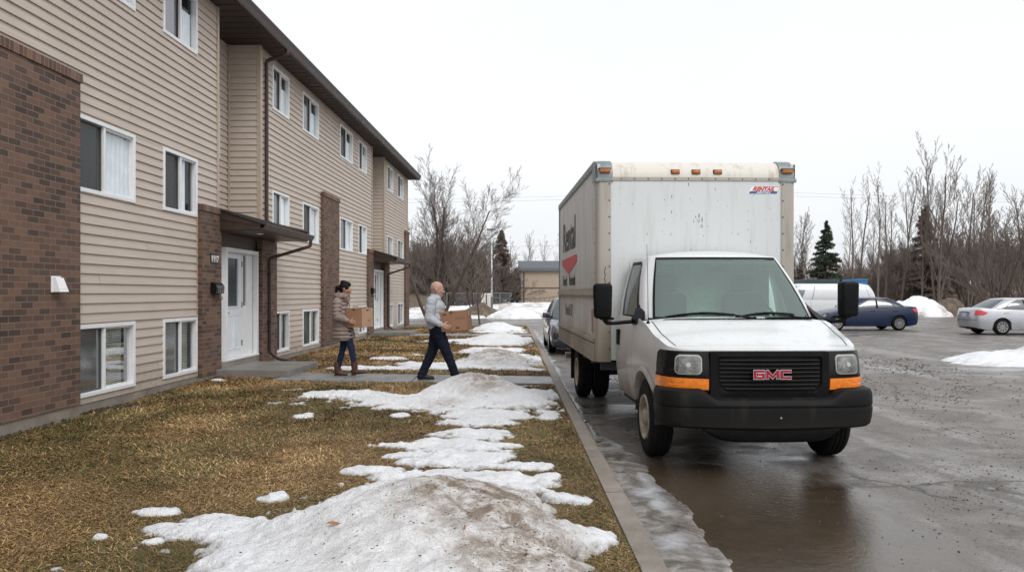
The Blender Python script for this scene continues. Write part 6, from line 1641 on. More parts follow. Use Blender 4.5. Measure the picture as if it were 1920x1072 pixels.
m = MB(); m.tube([(.01, -.02, 1.36), (.028, 0, 1.28), (.045, 0, 1.1), (.085, 0, .9), (.135, 0, .68)], .006, 5); m.build('zip', M['jacket_dark'], ct)
m = MB()
for a, b, c in ((whF, wkF, waF), (whB, wkB, waB)): a, b, c = Vector(a), Vector(b), Vector(c); cap_mesh(m, a, b, .092, .060); cap_mesh(m, b, c, .060, .046); ell(m, b+(c-b)*.86, (.054, .05, .025))
cap_mesh(m, (-.05, -.06, .86), (-.05, .06, .86), .115, .115); fuse(m, 'jeans', M['jeans'], wom, .0075, 3, .004, 12)
for (hx, tx, y, z, an, pt) in ((.075, .345, -.085, .03, waF, -7), (-.265, -.01, .075, .012, waB, 4)):
    s_ = shoe(hx, tx, y, z, M['boot'], wom, 'boot', pitch=pt)
    m = MB(); an = Vector(an); cap_mesh(m, an+Vector((-.005, 0, -.03)), an+Vector((-.01, 0, .075)), .054, .060); ell(m, an+Vector((-.01, 0, .115)), (.066, .062, .016)); ell(m, an+Vector((-.01, 0, .095)), (.062, .058, .02)); fuse(m, 'boot_shaft', M['boot'], s_, .006, 2, .003, 30)
def wom_marks(r, sx, sy, sz_):
    hand_holes(r, -.0, -sy/2, sz_*.90, .06)
    m = MB(); m.bbox(sx/2-.003, sx/2+.002, -.04, .04, sz_*.82, sz_*.90, .010); m.bbox(sx/2-.003, sx/2+.002, .02, .07, sz_*.30, sz_*.36, .010); m.build('end_hole', M['ink'], r)
    m = MB(); m.box(sx/2, sx/2+.0012, -sy/2+.003, sy/2-.003, .003, sz_-.008); m.build('end_face', M['card2'], r)
carton('cardboard_box', (WX+.225, WY-.055, .90), (.34, .34, .345), rad(-24), rad(-2), M['card'], 'square brown cardboard box carried by the dark-haired woman', wom_marks)
# ------------------------------------------------------------------ trees and the far side
def branch_tree(seed, H, r0, stems, spread=.35, levels=4, twig=.010, lean=0, droop=0, kids=(5, 5, 4, 3), up=.35, first=.25, gain=.52, wob=.12, base_spread=.25, crownshape=1.0):
    """bare deciduous tree: returns (trunk arrays), (crown arrays)"""
    rn = random.Random(seed); TV, TF, CV, CF = [], [], [], []
    def tube(V, F, pts, rs, n):
        o = len(V); N = None
        for i, p in enumerate(pts):
            t = (pts[min(i+1, len(pts)-1)]-pts[max(i-1, 0)]).normalized()
            if N is None: N = t.cross(Vector((.3, .2, 1))); N = N if N.length > .05 else t.cross(Vector((1, 0, 0)))
            N = (N-t*N.dot(t)).normalized(); Bn = t.cross(N)
            for k in range(n): a = 2*PI*k/n; q = p+(N*math.cos(a)+Bn*math.sin(a))*rs[i]; V.append((q.x, q.y, q.z))
        for i in range(len(pts)-1):
            for k in range(n): k2 = (k+1) % n; F.append((o+i*n+k, o+i*n+k2, o+(i+1)*n+k2, o+(i+1)*n+k))
    def grow(p, d, L, r, lv):
        seg = max(3, int(L/(.55 if lv < 2 else .34))) if lv < 3 else 2; pts = [p.copy()]; rs = [r]; dirs = [d.copy()]; q = p.copy(); dd = d.copy()
        end = max(twig*.6, r*(.30 if lv == 0 else .35))
        for i in range(seg):
            dd = (dd + Vector((rn.gauss(0, wob), rn.gauss(0, wob), rn.gauss(0, wob)*.6 + up*.10*(1 if lv else .3) - droop*.08*lv))).normalized()
            q = q+dd*(L/seg); pts.append(q.copy()); rs.append(r+(end-r)*((i+1)/seg)); dirs.append(dd.copy())
        if lv == 0: tube(TV, TF, pts, rs, 8)
        else: tube(CV, CF, pts, rs, 5 if lv == 1 else (4 if lv == 2 else 3))
        if lv >= levels: return
        n = kids[lv]*(max(.6, L/2.0) if lv == 0 else 1); n = max(2, int(round(n*rn.uniform(.8, 1.2))))
        for k in range(n):
            t = first+(1-first)*(k+rn.random()*.8)/n if lv == 0 else .18+.8*(k+rn.random()*.9)/n
            f = min(t, .98)*seg; i = int(f); w = f-i; b = pts[i]*(1-w)+pts[min(i+1, seg)]*w; di = dirs[min(i+1, seg)]
            az = rn.uniform(0, 2*PI); sp = spread*rn.uniform(.65, 1.35)*(1.0 if lv == 0 else 1.15)
            s = di.cross(Vector((math.cos(az), math.sin(az), .1))).normalized(); nd = (di*math.cos(sp)+s*math.sin(sp)); nd.z += up*.25; nd.normalize()
            rr = rs[i]*(rn.uniform(.22, .36) if lv == 0 else rn.uniform(.34, .52)); LL = L*gain*rn.uniform(.7, 1.2)*(1-.45*t*crownshape if lv == 0 else 1-.25*t)
            grow(b, nd, LL, max(twig, rr), lv+1)
    for s in range(stems):
        az = 2*PI*s/stems+rn.uniform(-.4, .4); t_ = base_spread*rn.uniform(.5, 1.2) if stems > 1 else lean
        d = Vector((math.sin(t_)*math.cos(az), math.sin(t_)*math.sin(az), math.cos(t_))).normalized() if stems > 1 else Vector((lean, 0, 1)).normalized()
        grow(Vector((.12*math.cos(az)*(stems > 1), .12*math.sin(az)*(stems > 1), -.1)), d, H*rn.uniform(.82, 1.05), r0*rn.uniform(.75, 1.1) if stems > 1 else r0, 0)
    return (TV, TF), (CV, CF)
def put_tree(name, data, loc, rz, sc, label, cat='tree', group=None, tm='bark', cm='twig'):
    e = empty(name, loc, rz, label, cat, group); e.scale = (sc, sc, sc)
    t = raw_mesh('trunk', data[0][0], np.array(data[0][1]), M[tm], e, smooth=True); c = raw_mesh('crown', data[1][0], np.array(data[1][1]), M[cm], e, smooth=True)
    return e
def place_copy(src, loc, rz, sc, label=None):
    c = copy_tree(src); c.location = loc; c.rotation_euler.z = rz; c.scale = (sc[0], sc[0], sc[1]) if isinstance(sc, tuple) else (sc,)*3
    if label: c['label'] = label
    return c
def at(px, D): return (px-960)/1450*D

# the big multi-stemmed tree by the corner of the block
rn = random.Random(2)
def big_tree():
    TV, TF, CV, CF = [], [], [], []
    specs = [
        ((-.55, .1), (-.42, .1, 1), 8.6, .15), ((-.15, .2), (-.16, .2, 1), 9.6, .15), ((.15, -.1), (-.02, -.1, 1), 10.4, .16), ((.50, .0), (.10, .1, 1), 10.2, .18), ((.60, .1), (.27, -.15, 1), 9.6, .15)]
    for i, (b, d, L, r) in enumerate(specs):
        (tv, tf), (cv, cf) = branch_tree(100+i, L, r, 1, spread=.50, levels=4, twig=.0085, kids=(2.4, 8, 7, 4), up=.34, first=.34, gain=.46, wob=.05, crownshape=.7)
        dv = Vector(d).normalized(); R = Vector((0, 0, 1)).rotation_difference(dv).to_matrix()
        for src, dst, sf, df in ((tv, TV, tf, TF), (cv, CV, cf, CF)):
            o = len(dst); dst += [tuple(R @ Vector(p)+Vector((b[0], b[1], 0))) for p in src]; df += [tuple(k+o for k in f) for f in sf]
    return (TV, TF), (CV, CF)
put_tree('tree', big_tree(), (at(835, 42.0)-.55, 53.0-11, -.1), 0, .68, 'big bare multi-stemmed tree behind the end of the apartment building')
sap = branch_tree(31, 4.6, .045, 1, spread=.5, levels=3, twig=.008, kids=(2.2, 4, 4), up=.5, first=.4, gain=.34)
put_tree('sapling', sap, (at(903, 37.5), 35.9, 0), 0, 1, 'thin bare sapling at the far corner of the lawn')

shrub = branch_tree(55, 4.2, .045, 8, spread=.45, levels=3, twig=.012, kids=(5.0, 7, 5), up=.3, first=.15, gain=.5, base_spread=.55, wob=.14)
poplars = [branch_tree(200+i, 16.0, .14, 1, spread=.55, levels=4, twig=.009, kids=(3.4, 8, 7, 4), up=.6, first=.20, gain=.27, wob=.020, crownshape=.75, lean=.03*(-1)**i) for i in range(3)]
forked = [branch_tree(300+i, 15.0, .17, 3, spread=.42, levels=4, twig=.011, kids=(2.8, 8, 6, 5), up=.65, first=.18, gain=.33, wob=.026, base_spread=.15, crownshape=.65) for i in range(2)]
willow = branch_tree(71, 8.0, .10, 9, spread=.42, levels=4, twig=.014, kids=(3.0, 6, 5, 3), up=.35, first=.18, gain=.40, base_spread=.55, wob=.08)

def spruce(seed, H, Rb, dens=1.0):
    r = np.random.default_rng(seed); n = int(26000*dens); V = []; 
    nb = int(150*dens); az = r.random(nb)*2*PI; zz = .05+.95*r.random(nb)**1.15; rb = Rb*(1-zz)**.85*(.65+.5*r.random(nb))+.10
    bi = r.integers(0, nb, n); t = r.random(n)**.7; R_ = rb[bi]*t; a = az[bi]+r.normal(0, .16, n)*(1.2-t*.5); z = H*zz[bi] - R_*.30 + .08*R_*R_ + r.normal(0, .05*H/8, n)
    c = np.stack([R_*np.cos(a), R_*np.sin(a), z], 1); s = (.06+.10*r.random(n))*H/8
    d = np.stack([np.cos(a)*.8, np.sin(a)*.8, -.35+r.normal(0, .4, n)], 1); d += r.normal(0, .45, (n, 3)); d /= np.linalg.norm(d, axis=1)[:, None]
    p = np.cross(d, r.normal(0, 1, (n, 3))); p /= np.linalg.norm(p, axis=1)[:, None]
    V = np.stack([c-p*s[:, None]*.32, c+p*s[:, None]*.32, c+d*s[:, None]*1.6], 1).reshape(-1, 3); F = np.arange(3*n).reshape(n, 3)
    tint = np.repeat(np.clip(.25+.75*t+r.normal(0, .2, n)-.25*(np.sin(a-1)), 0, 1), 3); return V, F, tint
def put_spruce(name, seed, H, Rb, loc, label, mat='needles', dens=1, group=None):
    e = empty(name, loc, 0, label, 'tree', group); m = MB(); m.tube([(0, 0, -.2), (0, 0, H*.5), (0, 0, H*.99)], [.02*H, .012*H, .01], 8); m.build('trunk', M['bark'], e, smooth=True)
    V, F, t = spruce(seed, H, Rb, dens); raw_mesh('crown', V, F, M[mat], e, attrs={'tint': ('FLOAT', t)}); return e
GZ = RZ-.1
put_spruce('spruce_tree', 1, 9.3, 2.7, (at(1548, 82), 82, GZ), 'dark green spruce standing alone just right of the truck mirror', dens=1.2)
put_spruce('spruce_tree', 2, 10.5, 2.7, (at(1735, 78), 78, GZ), 'brownish spruce among the bare trees above the snow pile', 'needles_brown', 1.2)
put_spruce('spruce_tree', 3, 4.6, 1.6, (at(1498, 84), 84, GZ), 'small spruce seen against the right edge of the truck box', dens=.6)
put_spruce('spruce_tree', 4, 9.6, 2.8, (at(940, 98), 98, GZ), 'brown spruce behind the lamp post', 'needles_brown', 1)
put_spruce('spruce_tree', 5, 5.2, 1.7, (at(968, 104), 104, GZ), 'dark spruce beside the beige garage', 'needles', .8)
put_spruce('spruce_tree', 6, 6.6, 2.4, (at(905, 92), 92, GZ), 'low dark spruce between the big tree and the lamp post', 'needles_brown', .8)
put_spruce('spruce_tree', 7, 7.4, 2.1, (at(1700, 96), 96, GZ), 'narrow dark spruce left of the brownish spruce', 'needles', .8)
put_spruce('spruce_tree', 8, 6.0, 2.3, (at(1775, 90), 90, GZ), 'dark low spruce right of the brownish spruce', 'needles', .8)
# row of bare poplars behind the lot
G1 = 'row of bare poplars behind the parking lot'
base = None; rr = random.Random(9)
row = [(1598, 76, 0, .98), (1612, 80, 1, 1.02), (1646, 74, 2, .95), (1660, 79, 0, .97), (1672, 84, 1, .90), (1690, 78, 1, 1.05), (1712, 82, 2, .98), (1728, 75, 0, .92), (1745, 84, 1, 1.0), (1765, 90, 2, 1.02), (1825, 84, 0, 1.05), (1850, 88, 2, 1.0), (1585, 92, 2, .8), (1632, 95, 1, .85), (1875, 80, 1, 1.0)]
protos = {}
for i, (px, D, k, s) in enumerate(row):
    loc = (at(px, D), D, GZ)
    if k not in protos: protos[k] = put_tree('poplar_tree', poplars[k], loc, i*1.3, s*.83, 'tall slim bare poplar in the row behind the parking lot', group=G1, tm='bark_pale', cm='twig_pale')
    else: place_copy(protos[k], loc, i*1.7, (s*.83, s*.83))
f0 = put_tree('forked_tree', forked[0], (at(1760, 74), 74, GZ), .5, .90, 'tall bare tree with forked pale stems right of the brownish spruce', group=None, tm='bark_pale', cm='twig_pale')
f1 = put_tree('forked_tree', forked[1], (at(1815, 80), 80, GZ), 2.1, .92, 'tall spreading bare tree between the brownish spruce and the willow clump', tm='bark_pale', cm='twig_pale')
place_copy(f0, (at(1930, 62), 62, GZ), 2.0, .74, 'tall bare tree cut off by the right edge of the picture')
place_copy(f1, (at(1500, 92), 92, GZ), .9, .72, 'bare tree seen just beside the right edge of the truck box')
put_tree('willow_shrub', willow, (at(1868, 62), 62, GZ), 0, .92, 'spreading dark willow clump behind the silver sedan', tm='bark', cm='twig')
wl_ = bpy.data.objects['willow_shrub']
place_copy(wl_, (at(1925, 66), 66, GZ), 1.0, 1.0, 'dark willow clump at the right edge behind the silver sedan')
# bare shrubs and small trees: the thicket left of the garage
G2 = 'bare shrubs of the thicket beyond the street'
sh0 = put_tree('bare_shrub', shrub, (at(800, 88), 88, GZ), 0, 1.2, 'reddish bare shrub in the thicket beyond the street', 'shrub', G2)
for i in range(26):
    D = rr.uniform(84, 112); px = 770+ (i*10.4+rr.uniform(-5, 5)) % 160
    place_copy(sh0, (at(px, D), D, GZ), rr.uniform(0, 6), (rr.uniform(1.2, 1.7), rr.uniform(1.25, 1.9)))
scatter_bed = True
G3 = 'reddish bare shrubs behind the parking lot'
for i in range(24):
    D = rr.uniform(80, 100); px = 1560+i*15.5+rr.uniform(-7, 7); c = place_copy(sh0, (at(px, D), D, GZ), rr.uniform(0, 6), (rr.uniform(1.0, 1.5), rr.uniform(.85, 1.2)+(.75 if px > 1655 else 0)), 'reddish bare shrub under the poplars behind the parking lot'); c['group'] = G3
G4 = 'pale bare trees on the skyline beyond the street'
for i, (px, D, k, s) in enumerate([(958, 120, 0, .78), (982, 126, 1, .82), (1000, 118, 2, .74), (1022, 122, 0, .80), (1040, 118, 1, .78), (780, 118, 2, .9), (880, 124, 1, .95), (860, 120, 0, .85), (905, 128, 2, .9), (925, 116, 0, .72)]):
    c = place_copy(protos[k], (at(px, D), D, GZ), i*2.1, (s, s*.85), 'pale bare tree on the skyline beyond the street'); c['group'] = G4
put_tree('dark_shrub', branch_tree(61, 3.6, .05, 6, spread=.5, levels=3, twig=.010, kids=(3.5, 5, 5), up=.2, first=.1, gain=.5, base_spread=.55, wob=.15), (at(888, 52.5), 52.5, RZ+.5), 0, 1.15, 'dense dark bare shrub growing on the dirt mound', 'shrub')
# far-off wood behind everything, one mass
r = np.random.default_rng(3); n = 60000; X = -60+250*r.random(n); Y = 128+26*r.random(n); hm = 3.5+3.5*fbm(X*.07, Y*0, 3, 4)+2.0*fbm(X*.5, Y*0+2, 2, 6); z = hm*r.random(n)**1.1
L = .5+1.4*r.random(n); th = r.normal(0, .45, n); ph = r.random(n)*2*PI; w = .018+.03*r.random(n)
c = np.stack([X, Y, z+GZ], 1); d = np.stack([np.sin(th)*np.cos(ph), np.sin(th)*np.sin(ph), np.cos(th)], 1)*L[:, None]; p = np.stack([np.ones(n), r.normal(0, .3, n), np.zeros(n)], 1)*w[:, None]
V = np.stack([c-p, c+p, c+d+p*.4, c+d-p*.4], 1).reshape(-1, 3); F = np.arange(4*n).reshape(n, 4)
o = raw_mesh('distant_wood', V, F, M['needles_grey'], attrs={'tint': ('FLOAT', np.repeat(np.clip(r.normal(.5, .25, n)+.2*(z/hm), 0, 1), 4))}); tag(o, 'far-off bare brown wood along the horizon', 'wood', kind='stuff')

# ---- beyond the street: garage, fences, lamp post, mounds
gz = GZ
G = empty('garage', (at(977, 100)+0, 100, gz), 0, 'beige two-storey garage with a slate blue roof beyond the street', 'building')
m = MB(); m.box(0, 9.5, 0, 8, 0, 4.7); m.build('wall', M['beige_wall'], G)
m = MB(); m.box(-.05, 9.55, -.03, .0, 2.35, 2.50); m.box(-.05, 9.5, -.02, 0, 0, .25); m.box(.25, .45, -.02, 0, .25, 4.5); m.build('band', M['brown_band'], G)
m = MB(); m.add([(-.35, -.45, 4.62), (9.9, -.45, 4.62), (9.9, -.35, 5.0), (-.35, -.35, 5.0), (-.35, 4, 6.1), (9.9, 4, 6.1), (-.35, 8.4, 4.6), (9.9, 8.4, 4.6)], [(0, 1, 2, 3), (3, 2, 5, 4), (4, 5, 7, 6), (0, 3, 4, 6), (1, 7, 5, 2)]); m.build('roof', M['blue_roof'], G)
m = MB()
for x in (2.4, 5.2, 8.0): m.box(x, x+.02, -.015, 0, .25, 2.35)
m.tube([(1.2, -.8, .9), (6.5, -.8, 1.6)], .03); 
for q in range(9): m.tube([(1.2+.6*q, -.8, 0), (1.2+.6*q, -.8, .93+.075*q)], .02)
m.build('handrail', M['brown_band'], G)
# chain link and timber fence
def fence(name, x0, x1, y, h, label, mat, mesh=True, step=2.6):
    e = empty(name, (x0, y, gz), 0, label, 'fence'); m = MB(); L = x1-x0
    if mesh:
        for q in range(int(L/.16)): m.bar((q*.16, 0, .05), (min(q*.16+h*.9, L), 0, h), .012, .012); m.bar((min(q*.16+h*.9, L), 0, .05), (q*.16, 0, h), .012, .012)
    else:
        for q in range(int(L/.15)): m.box(q*.15, q*.15+.13, -.01, .01, .05, h-.02*(q % 3))
    m.build('panel', M[mat], e)
    for q in range(int(L/step)+1):
        m = MB(); m.tube([(q*step, -.03, 0), (q*step, -.03, h+.08)], .045, 8); m.build('post', M['chain' if mesh else 'timber'], e)
    m = MB(); m.tube([(0, -.03, h), (L, -.03, h)], .03, 6); m.build('rail', M['chain' if mesh else 'timber'], e)
fence('chain_link_fence', at(838, 76), at(960, 76), 76, 1.75, 'grey chain link fence beyond the street left of the lamp post', 'chain')
fence('timber_fence', at(752, 78), at(836, 78), 78, 1.5, 'weathered timber fence seen between the building and the big tree', 'timber', False)
fence('pale_fence', at(1780, 84), at(1960, 84), 84, 1.5, 'weathered timber fence behind the silver sedan', 'timber', False)
e = empty('lamp_post', (at(922, 66), 66, gz), 0, 'thin white lamp post beyond the street', 'lamp post')
m = MB(); m.tube([(0, 0, 0), (0, 0, 1.4)], .10, 10); m.build('base', M['blue_decal'] if 'blue_decal' in M else M['blue_roof'], e, smooth=True)
m = MB(); m.tube([(0, 0, 1.4), (0, 0, 7.1)], [.07, .05], 10); m.build('pole', M['pole_white'], e, smooth=True)
m = MB(); m.bbox(-.45, .35, -.14, .14, 7.08, 7.26, .06); m.build('lamp_head', M['casting'], e, smooth=True)
e = empty('utility_cabinet', (at(911, 69), 69, gz), .1, 'pale upright utility cabinet with a dark slot near the lamp post', 'cabinet')
m = MB(); m.bbox(-.42, .42, -.3, .3, .0, 1.65, .03); m.build('housing', M['beige_wall'] if False else M['tarp'], e); m = MB(); m.box(-.02, .08, -.31, -.30, .1, 1.6); m.build('slot', M['black_paint'], e)
m = MB(); m.bbox(-.46, .46, -.34, .34, 1.65, 1.72, .02); m.build('lid', M['white_decal'], e)
e = empty('tarp_roll', (at(937, 62), 62, gz), rad(-12), 'long rolled tarp half buried in snow beyond the street', 'tarp')
m = MB(); P_ = [(0, 0, .42), (.4, 0, .45), (1.0, .05, .36), (1.7, .1, .22), (2.4, .1, .12)]; m.tube(P_, [.42, .46, .36, .22, .12], 16); m.build('roll', M['tarp'], e, smooth=True, auto=50)
m = MB(); m.tube([(-.01, 0, .42), (.01, 0, .42)], [.36, .36], 16); m.build('roll_end', M['dirt'], e)
bank('dirt_mound', at(905, 52), 52, 2.0, 1.3, .95, .08, 'low brown dirt mound in front of the chain link fence', 'mound', dirt=1, mat='dirt', seed=31, z0=RZ, sharp=.9)
GS = 'snow banks beyond the street'
bank('snow_bank', at(965, 50), 50, 1.9, 1.2, .75, .08, 'ragged snow bank right of the dirt mound', 'snow bank', GS, seed=41, dirt=.2, sharp=.6)
bank('snow_bank', at(820, 58), 60, 8.5, 3.0, .55, .15, 'long low snow bank behind the big tree', 'snow bank', GS, seed=43, dirt=.8, sharp=.4)
bank('snow_bank', at(800, 49), 50.5, 3.6, .9, .38, .1, 'low snow strip left of the dirt mound', 'snow bank', GS, seed=47, dirt=.5, sharp=.5)
bank('snow_bank', at(1010, 82), 84, 7.5, 5, .6, .2, 'white snow field in front of the beige garage', 'snow bank', GS, seed=49, dirt=.6, sharp=.35)
bank('snow_bank', at(890, 66), 70, 6, 4, .5, .2, 'snow lying round the foot of the lamp post', 'snow bank', GS, seed=53, dirt=.6, sharp=.35)
# pale building and sheds on the right, blue container
e = empty('shed', (at(1795, 92), 92, gz), 0, 'low beige shed behind the snow pile and the spruces', 'building'); m = MB(); m.box(0, 8.4, 0, 5, 0, 2.6); m.build('wall', M['beige_wall'], e); m = MB(); m.add([(-.3, -.3, 2.55), (8.7, -.3, 2.55), (8.7, 2.5, 3.3), (-.3, 2.5, 3.3), (8.7, 5.3, 2.55), (-.3, 5.3, 2.55)], [(0, 1, 2, 3), (3, 2, 4, 5), (0, 3, 5), (1, 4, 2)]); m.build('roof', M['tarp'], e)
e = empty('shed', (at(1885, 96), 96, gz), 0, 'pale building at the right edge behind the willow clump', 'building'); m = MB(); m.box(0, 12, 0, 6, 0, 3.1); m.build('wall', M['tarp'], e); m = MB(); m.add([(-.3, -.3, 3.05), (12.3, -.3, 3.05), (12.3, 3, 4), (-.3, 3, 4), (12.3, 6.3, 3.05), (-.3, 6.3, 3.05)], [(0, 1, 2, 3), (3, 2, 4, 5), (0, 3, 5), (1, 4, 2)]); m.build('roof', M['dull_metal'], e)
e = empty('house', (at(740, 108), 108, gz), .3, 'distant white house with a steep gable behind the timber fence', 'house'); m = MB(); m.box(0, 5, 0, 6, 0, 2.8); m.poly([(0, 0, 2.8), (5, 0, 2.8), (2.5, 0, 5.2)], (0, 6, 0)); m.build('wall', M['tarp'], e); m = MB(); m.add([(-.3, -.2, 2.5), (2.5, -.2, 5.35), (2.5, 6.2, 5.35), (-.3, 6.2, 2.5), (5.3, -.2, 2.5), (5.3, 6.2, 2.5)], [(0, 1, 2, 3), (1, 4, 5, 2)]); m.build('roof', M['shingle'], e)
e = empty('cargo_container', (at(1512, 58), 58, RZ), 0, 'dark green container just visible over the white van', 'container'); m = MB(); m.bbox(0, 2.5, 0, 2.4, .1, 2.68, .03)
for q in range(11): m.box(.12+q*.21, .20+q*.21, -.02, .0, .3, 2.6)
m.build('shell', simple('dark_green_paint', (.03, .055, .06), .5), e)
e = empty('cargo_container', (at(1603, 60), 60, RZ), 0, 'bright blue skip behind the white van', 'container'); e.scale = (.33, 1, .97); m = MB(); m.add([(0, 0, .2), (2.6, 0, .2), (2.9, 0, 2.75), (-.3, 0, 2.75), (0, 2, .2), (2.6, 2, .2), (2.9, 2, 2.75), (-.3, 2, 2.75)], [(0, 1, 2, 3), (4, 7, 6, 5), (0, 4, 5, 1), (1, 5, 6, 2), (0, 3, 7, 4), (3, 2, 6, 7)])
m.build('shell', simple('bright_blue_paint', (.03, .16, .36), .4), e); m = MB(); m.bbox(-.36, 2.96, -.06, 2.06, 2.70, 2.82, .02); m.build('rim', simple('bright_blue_paint', (.03, .16, .36), .4), e)
# power lines between poles out at the sides
for i, (z, D) in enumerate(((15.3, 104), (14.9, 104.4), (9.2, 112))):
    m = MB(); P_ = [(-75+q*10.5, D, z-2.2*math.sin(PI*q/20)*0-1.2*math.sin(PI*(q % 10)/10)) for q in range(21)]; m.tube(P_, .014, 4)
    o = m.build('power_line', M['cable']); tag(o, ['upper power line crossing the sky', 'second power line just under the upper one', 'low power line in front of the far trees'][i], 'cable', 'power lines')
for i, x in enumerate((-75, 30, 135)):
    e = empty('utility_pole', (x, 104.2, gz), 0, ['wooden utility pole hidden behind the apartment block', 'wooden utility pole behind the truck', 'wooden utility pole far off to the right'][i], 'utility pole'); m = MB(); m.tube([(0, 0, 0), (0, 0, 15.6)], [.17, .12], 10); m.build('post', M['timber'], e, smooth=True); m = MB(); m.box(-1, 1, -.05, .05, 14.9, 15.05); m.build('crossarm', M['timber'], e)

# ---- small stuff: gravel on the road, bark and leaves on the snow
def scatter(name, n, xs, ys, zf, s0, s1, mat, label, cat, seed=1, flat=.5, dens=None):
    r = np.random.default_rng(seed); x = xs[0]+(xs[1]-xs[0])*r.random(n); y = ys[0]+(ys[1]-ys[0])*r.random(n)**1.6
    if dens is not None: k = dens(x, y) > r.random(n); x = x[k]; y = y[k]; n = len(x)
    s = (s0+(s1-s0)*r.random(n)**3)*np.clip(y/8, .8, 2); z = zf(x, y)
    B_ = np.array([[1, 0, 0], [0, 1, 0], [-1, 0, 0], [0, -1, 0], [0, 0, 1.], [0, 0, -.4]]); F_ = np.array([[0, 1, 4], [1, 2, 4], [2, 3, 4], [3, 0, 4], [1, 0, 5], [2, 1, 5], [3, 2, 5], [0, 3, 5]])
    a = r.random(n)*2*PI; V = np.repeat(B_[None], n, 0)*(1+r.normal(0, .25, (n, 6, 3))); el_ = 1+1.5*r.random(n)*(flat < .4); V[:, :, 0] *= el_[:, None]; V[:, :, 2] *= flat
    X_ = V[:, :, 0]*np.cos(a)[:, None]-V[:, :, 1]*np.sin(a)[:, None]; Y_ = V[:, :, 0]*np.sin(a)[:, None]+V[:, :, 1]*np.cos(a)[:, None]
    V = np.stack([X_, Y_, V[:, :, 2]], 2)*s[:, None, None]+np.stack([x, y, z+s*flat*.2], 1)[:, None, :]
    F = (F_[None]+(np.arange(n)*6)[:, None, None]).reshape(-1, 3); o = raw_mesh(name, V.reshape(-1, 3), F, mat); tag(o, label, cat, kind='stuff'); return o
scatter('gravel', 30000, (1.3, 10), (3.6, 22), lambda x, y: RZ+0*x, .0035, .014, M['pebble'], 'scattered wet gravel on the asphalt', 'gravel', 5, .6, lambda x, y: np.clip((fbm(x*1.1-y*.5, y*.5, 4, 88)-.40)*4, .05, 1))
P0 = SNOW[0]
def ddens(P):
    def f(x, y):
        F = snow_F(P, x, y); d_ = np.zeros(len(x))
        for c in P['D']: d_ = np.maximum(d_, c[3]*np.clip(1.2-np.sqrt((x-c[0])**2+((y-c[1])*.8)**2)/c[2], 0, 1))
        return np.where(F > .1, .04+d_*1.0*np.clip((fbm(x*5, y*5, 3, 66)-.4)*5, .05, 1), 0)
    return f
for P, nn in ((SNOW[0], 26000), (SNOW[1], 16000), (SNOW[2], 9000)):
    x0, x1, y0, y1 = P['r']; scatter('snow_debris', nn, (x0, x1), (y0, y1), lambda x, y, P=P: snow_h(P, x, y), .002, .010, M['debris'], 'bark crumbs and grit lying on the dirty snow', 'debris', 9, .3, ddens(P))
def leaf(x, y, s, rz, mat='leaf', label='', tilt=.3):
    P = [p_ for p_ in SNOW if p_['r'][2] <= y <= p_['r'][3]][0]; z = float(snow_h(P, np.array([x]), np.array([y]))[0]); m = MB()
    out = [(-1, 0), (-.6, .28), (-.1, .40), (.5, .25), (1, 0), (.5, -.25), (-.1, -.38), (-.6, -.25)]
    m.add([(a*s, b*s, .10*s*abs(b)*4+.06*s*a*a) for a, b in out]+[(0, 0, 0), (1.4*s, .05*s, .1*s)], [(i, (i+1) % 8, 8) for i in range(8)]+[(4, 9, 8)])
    o = m.build('fallen_leaf', M[mat]); o.location = (x, y, z+.012); o.rotation_euler = (tilt, .1, rz); tag(o, label, 'leaf'); return o
leaf(-1.02, 4.42, .042, .3, label='orange-brown fallen leaf lying on the near snow'); leaf(-.26, 4.22, .028, 1.5, label='small upright dry leaf at the front of the near snow', tilt=1.0); leaf(-.75, 9.9, .04, .8, label='dark dry leaf on the snow in front of the peaked mound')

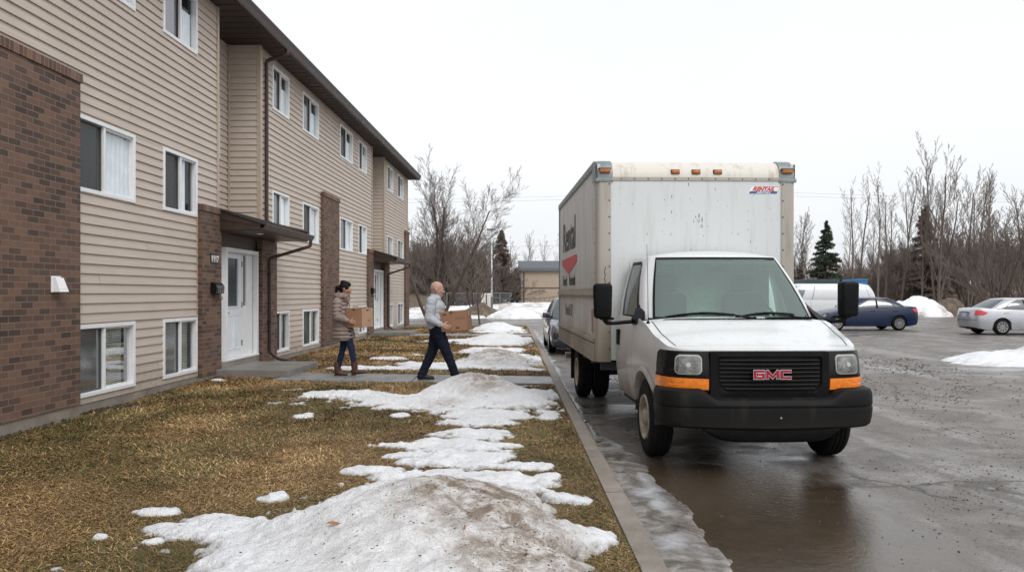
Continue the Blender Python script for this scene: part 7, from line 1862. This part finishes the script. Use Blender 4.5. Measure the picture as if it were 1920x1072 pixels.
scatter('wall_litter', 16000, (0, .55), (7.6, 14.2), lambda x, y: lawn_h(x, y)*0-.012, .006, .030, M['debris'], 'dead leaves and bark along the foot of the near wall', 'litter', 15, .45, lambda x, y: np.clip(1.25-x/.40, 0, 1)*np.clip(fbm(x*3, y*2, 3, 5)*2.2-.5, .1, 1)*(.35+.65*(y > 11.5)))
o = bpy.data.objects['wall_litter']; nv = len(o.data.vertices); co = np.empty(nv*3, dtype=np.float32); o.data.vertices.foreach_get('co', co); co = co.reshape(-1, 3); co[:, 0] += facade_x(co[:, 1])+.02; o.data.vertices.foreach_set('co', co.ravel()); o.data.update()
bank('snow_clump', facade_x(13.35)+.32, 13.2, .16, .09, .05, .012, 'little lump of old snow beside the near porch slab', 'snow clump', seed=61, z0=-.005, dirt=.6, sharp=.6)
# ------------------------------------------------------------------ split left/right pieces into objects of their own
def split_loose(o):
    bm = bmesh.new(); bm.from_mesh(o.data); bm.verts.ensure_lookup_table(); seen = set(); comps = []
    for v in bm.verts:
        if v.index in seen: continue
        st = [v]; c = []; seen.add(v.index)
        while st:
            a = st.pop(); c.append(a.index)
            for e in a.link_edges:
                b = e.other_vert(a)
                if b.index not in seen: seen.add(b.index); st.append(b)
        comps.append(c)
    if len(comps) < 2: bm.free(); return
    base = o.name.split('.')[0]; me0 = o.data
    fa = {}
    for ci, c in enumerate(comps):
        for i in c: fa[i] = ci
    for ci in range(len(comps)):
        b2 = bm.copy(); b2.verts.ensure_lookup_table(); bmesh.ops.delete(b2, geom=[v for v in b2.verts if fa[v.index] != ci], context='VERTS')
        me = bpy.data.meshes.new(base); b2.to_mesh(me); b2.free()
        for mt in me0.materials: me.materials.append(mt)
        if ci == 0: o.data = me
        else:
            n = bpy.data.objects.new(base, me); COL.objects.link(n); n.parent = o.parent
    bm.free()
for nm in ('corner_post', 'corner_trim', 'mudflap', 'trim_bars', 'pipe_strap', 'hinge', 'corner_casting', 'small_shut', 'scroll_hooks', 'end_hole'):
    for o in [x for x in bpy.data.objects if x.name.split('.')[0] == nm and x.type == 'MESH']: split_loose(o)
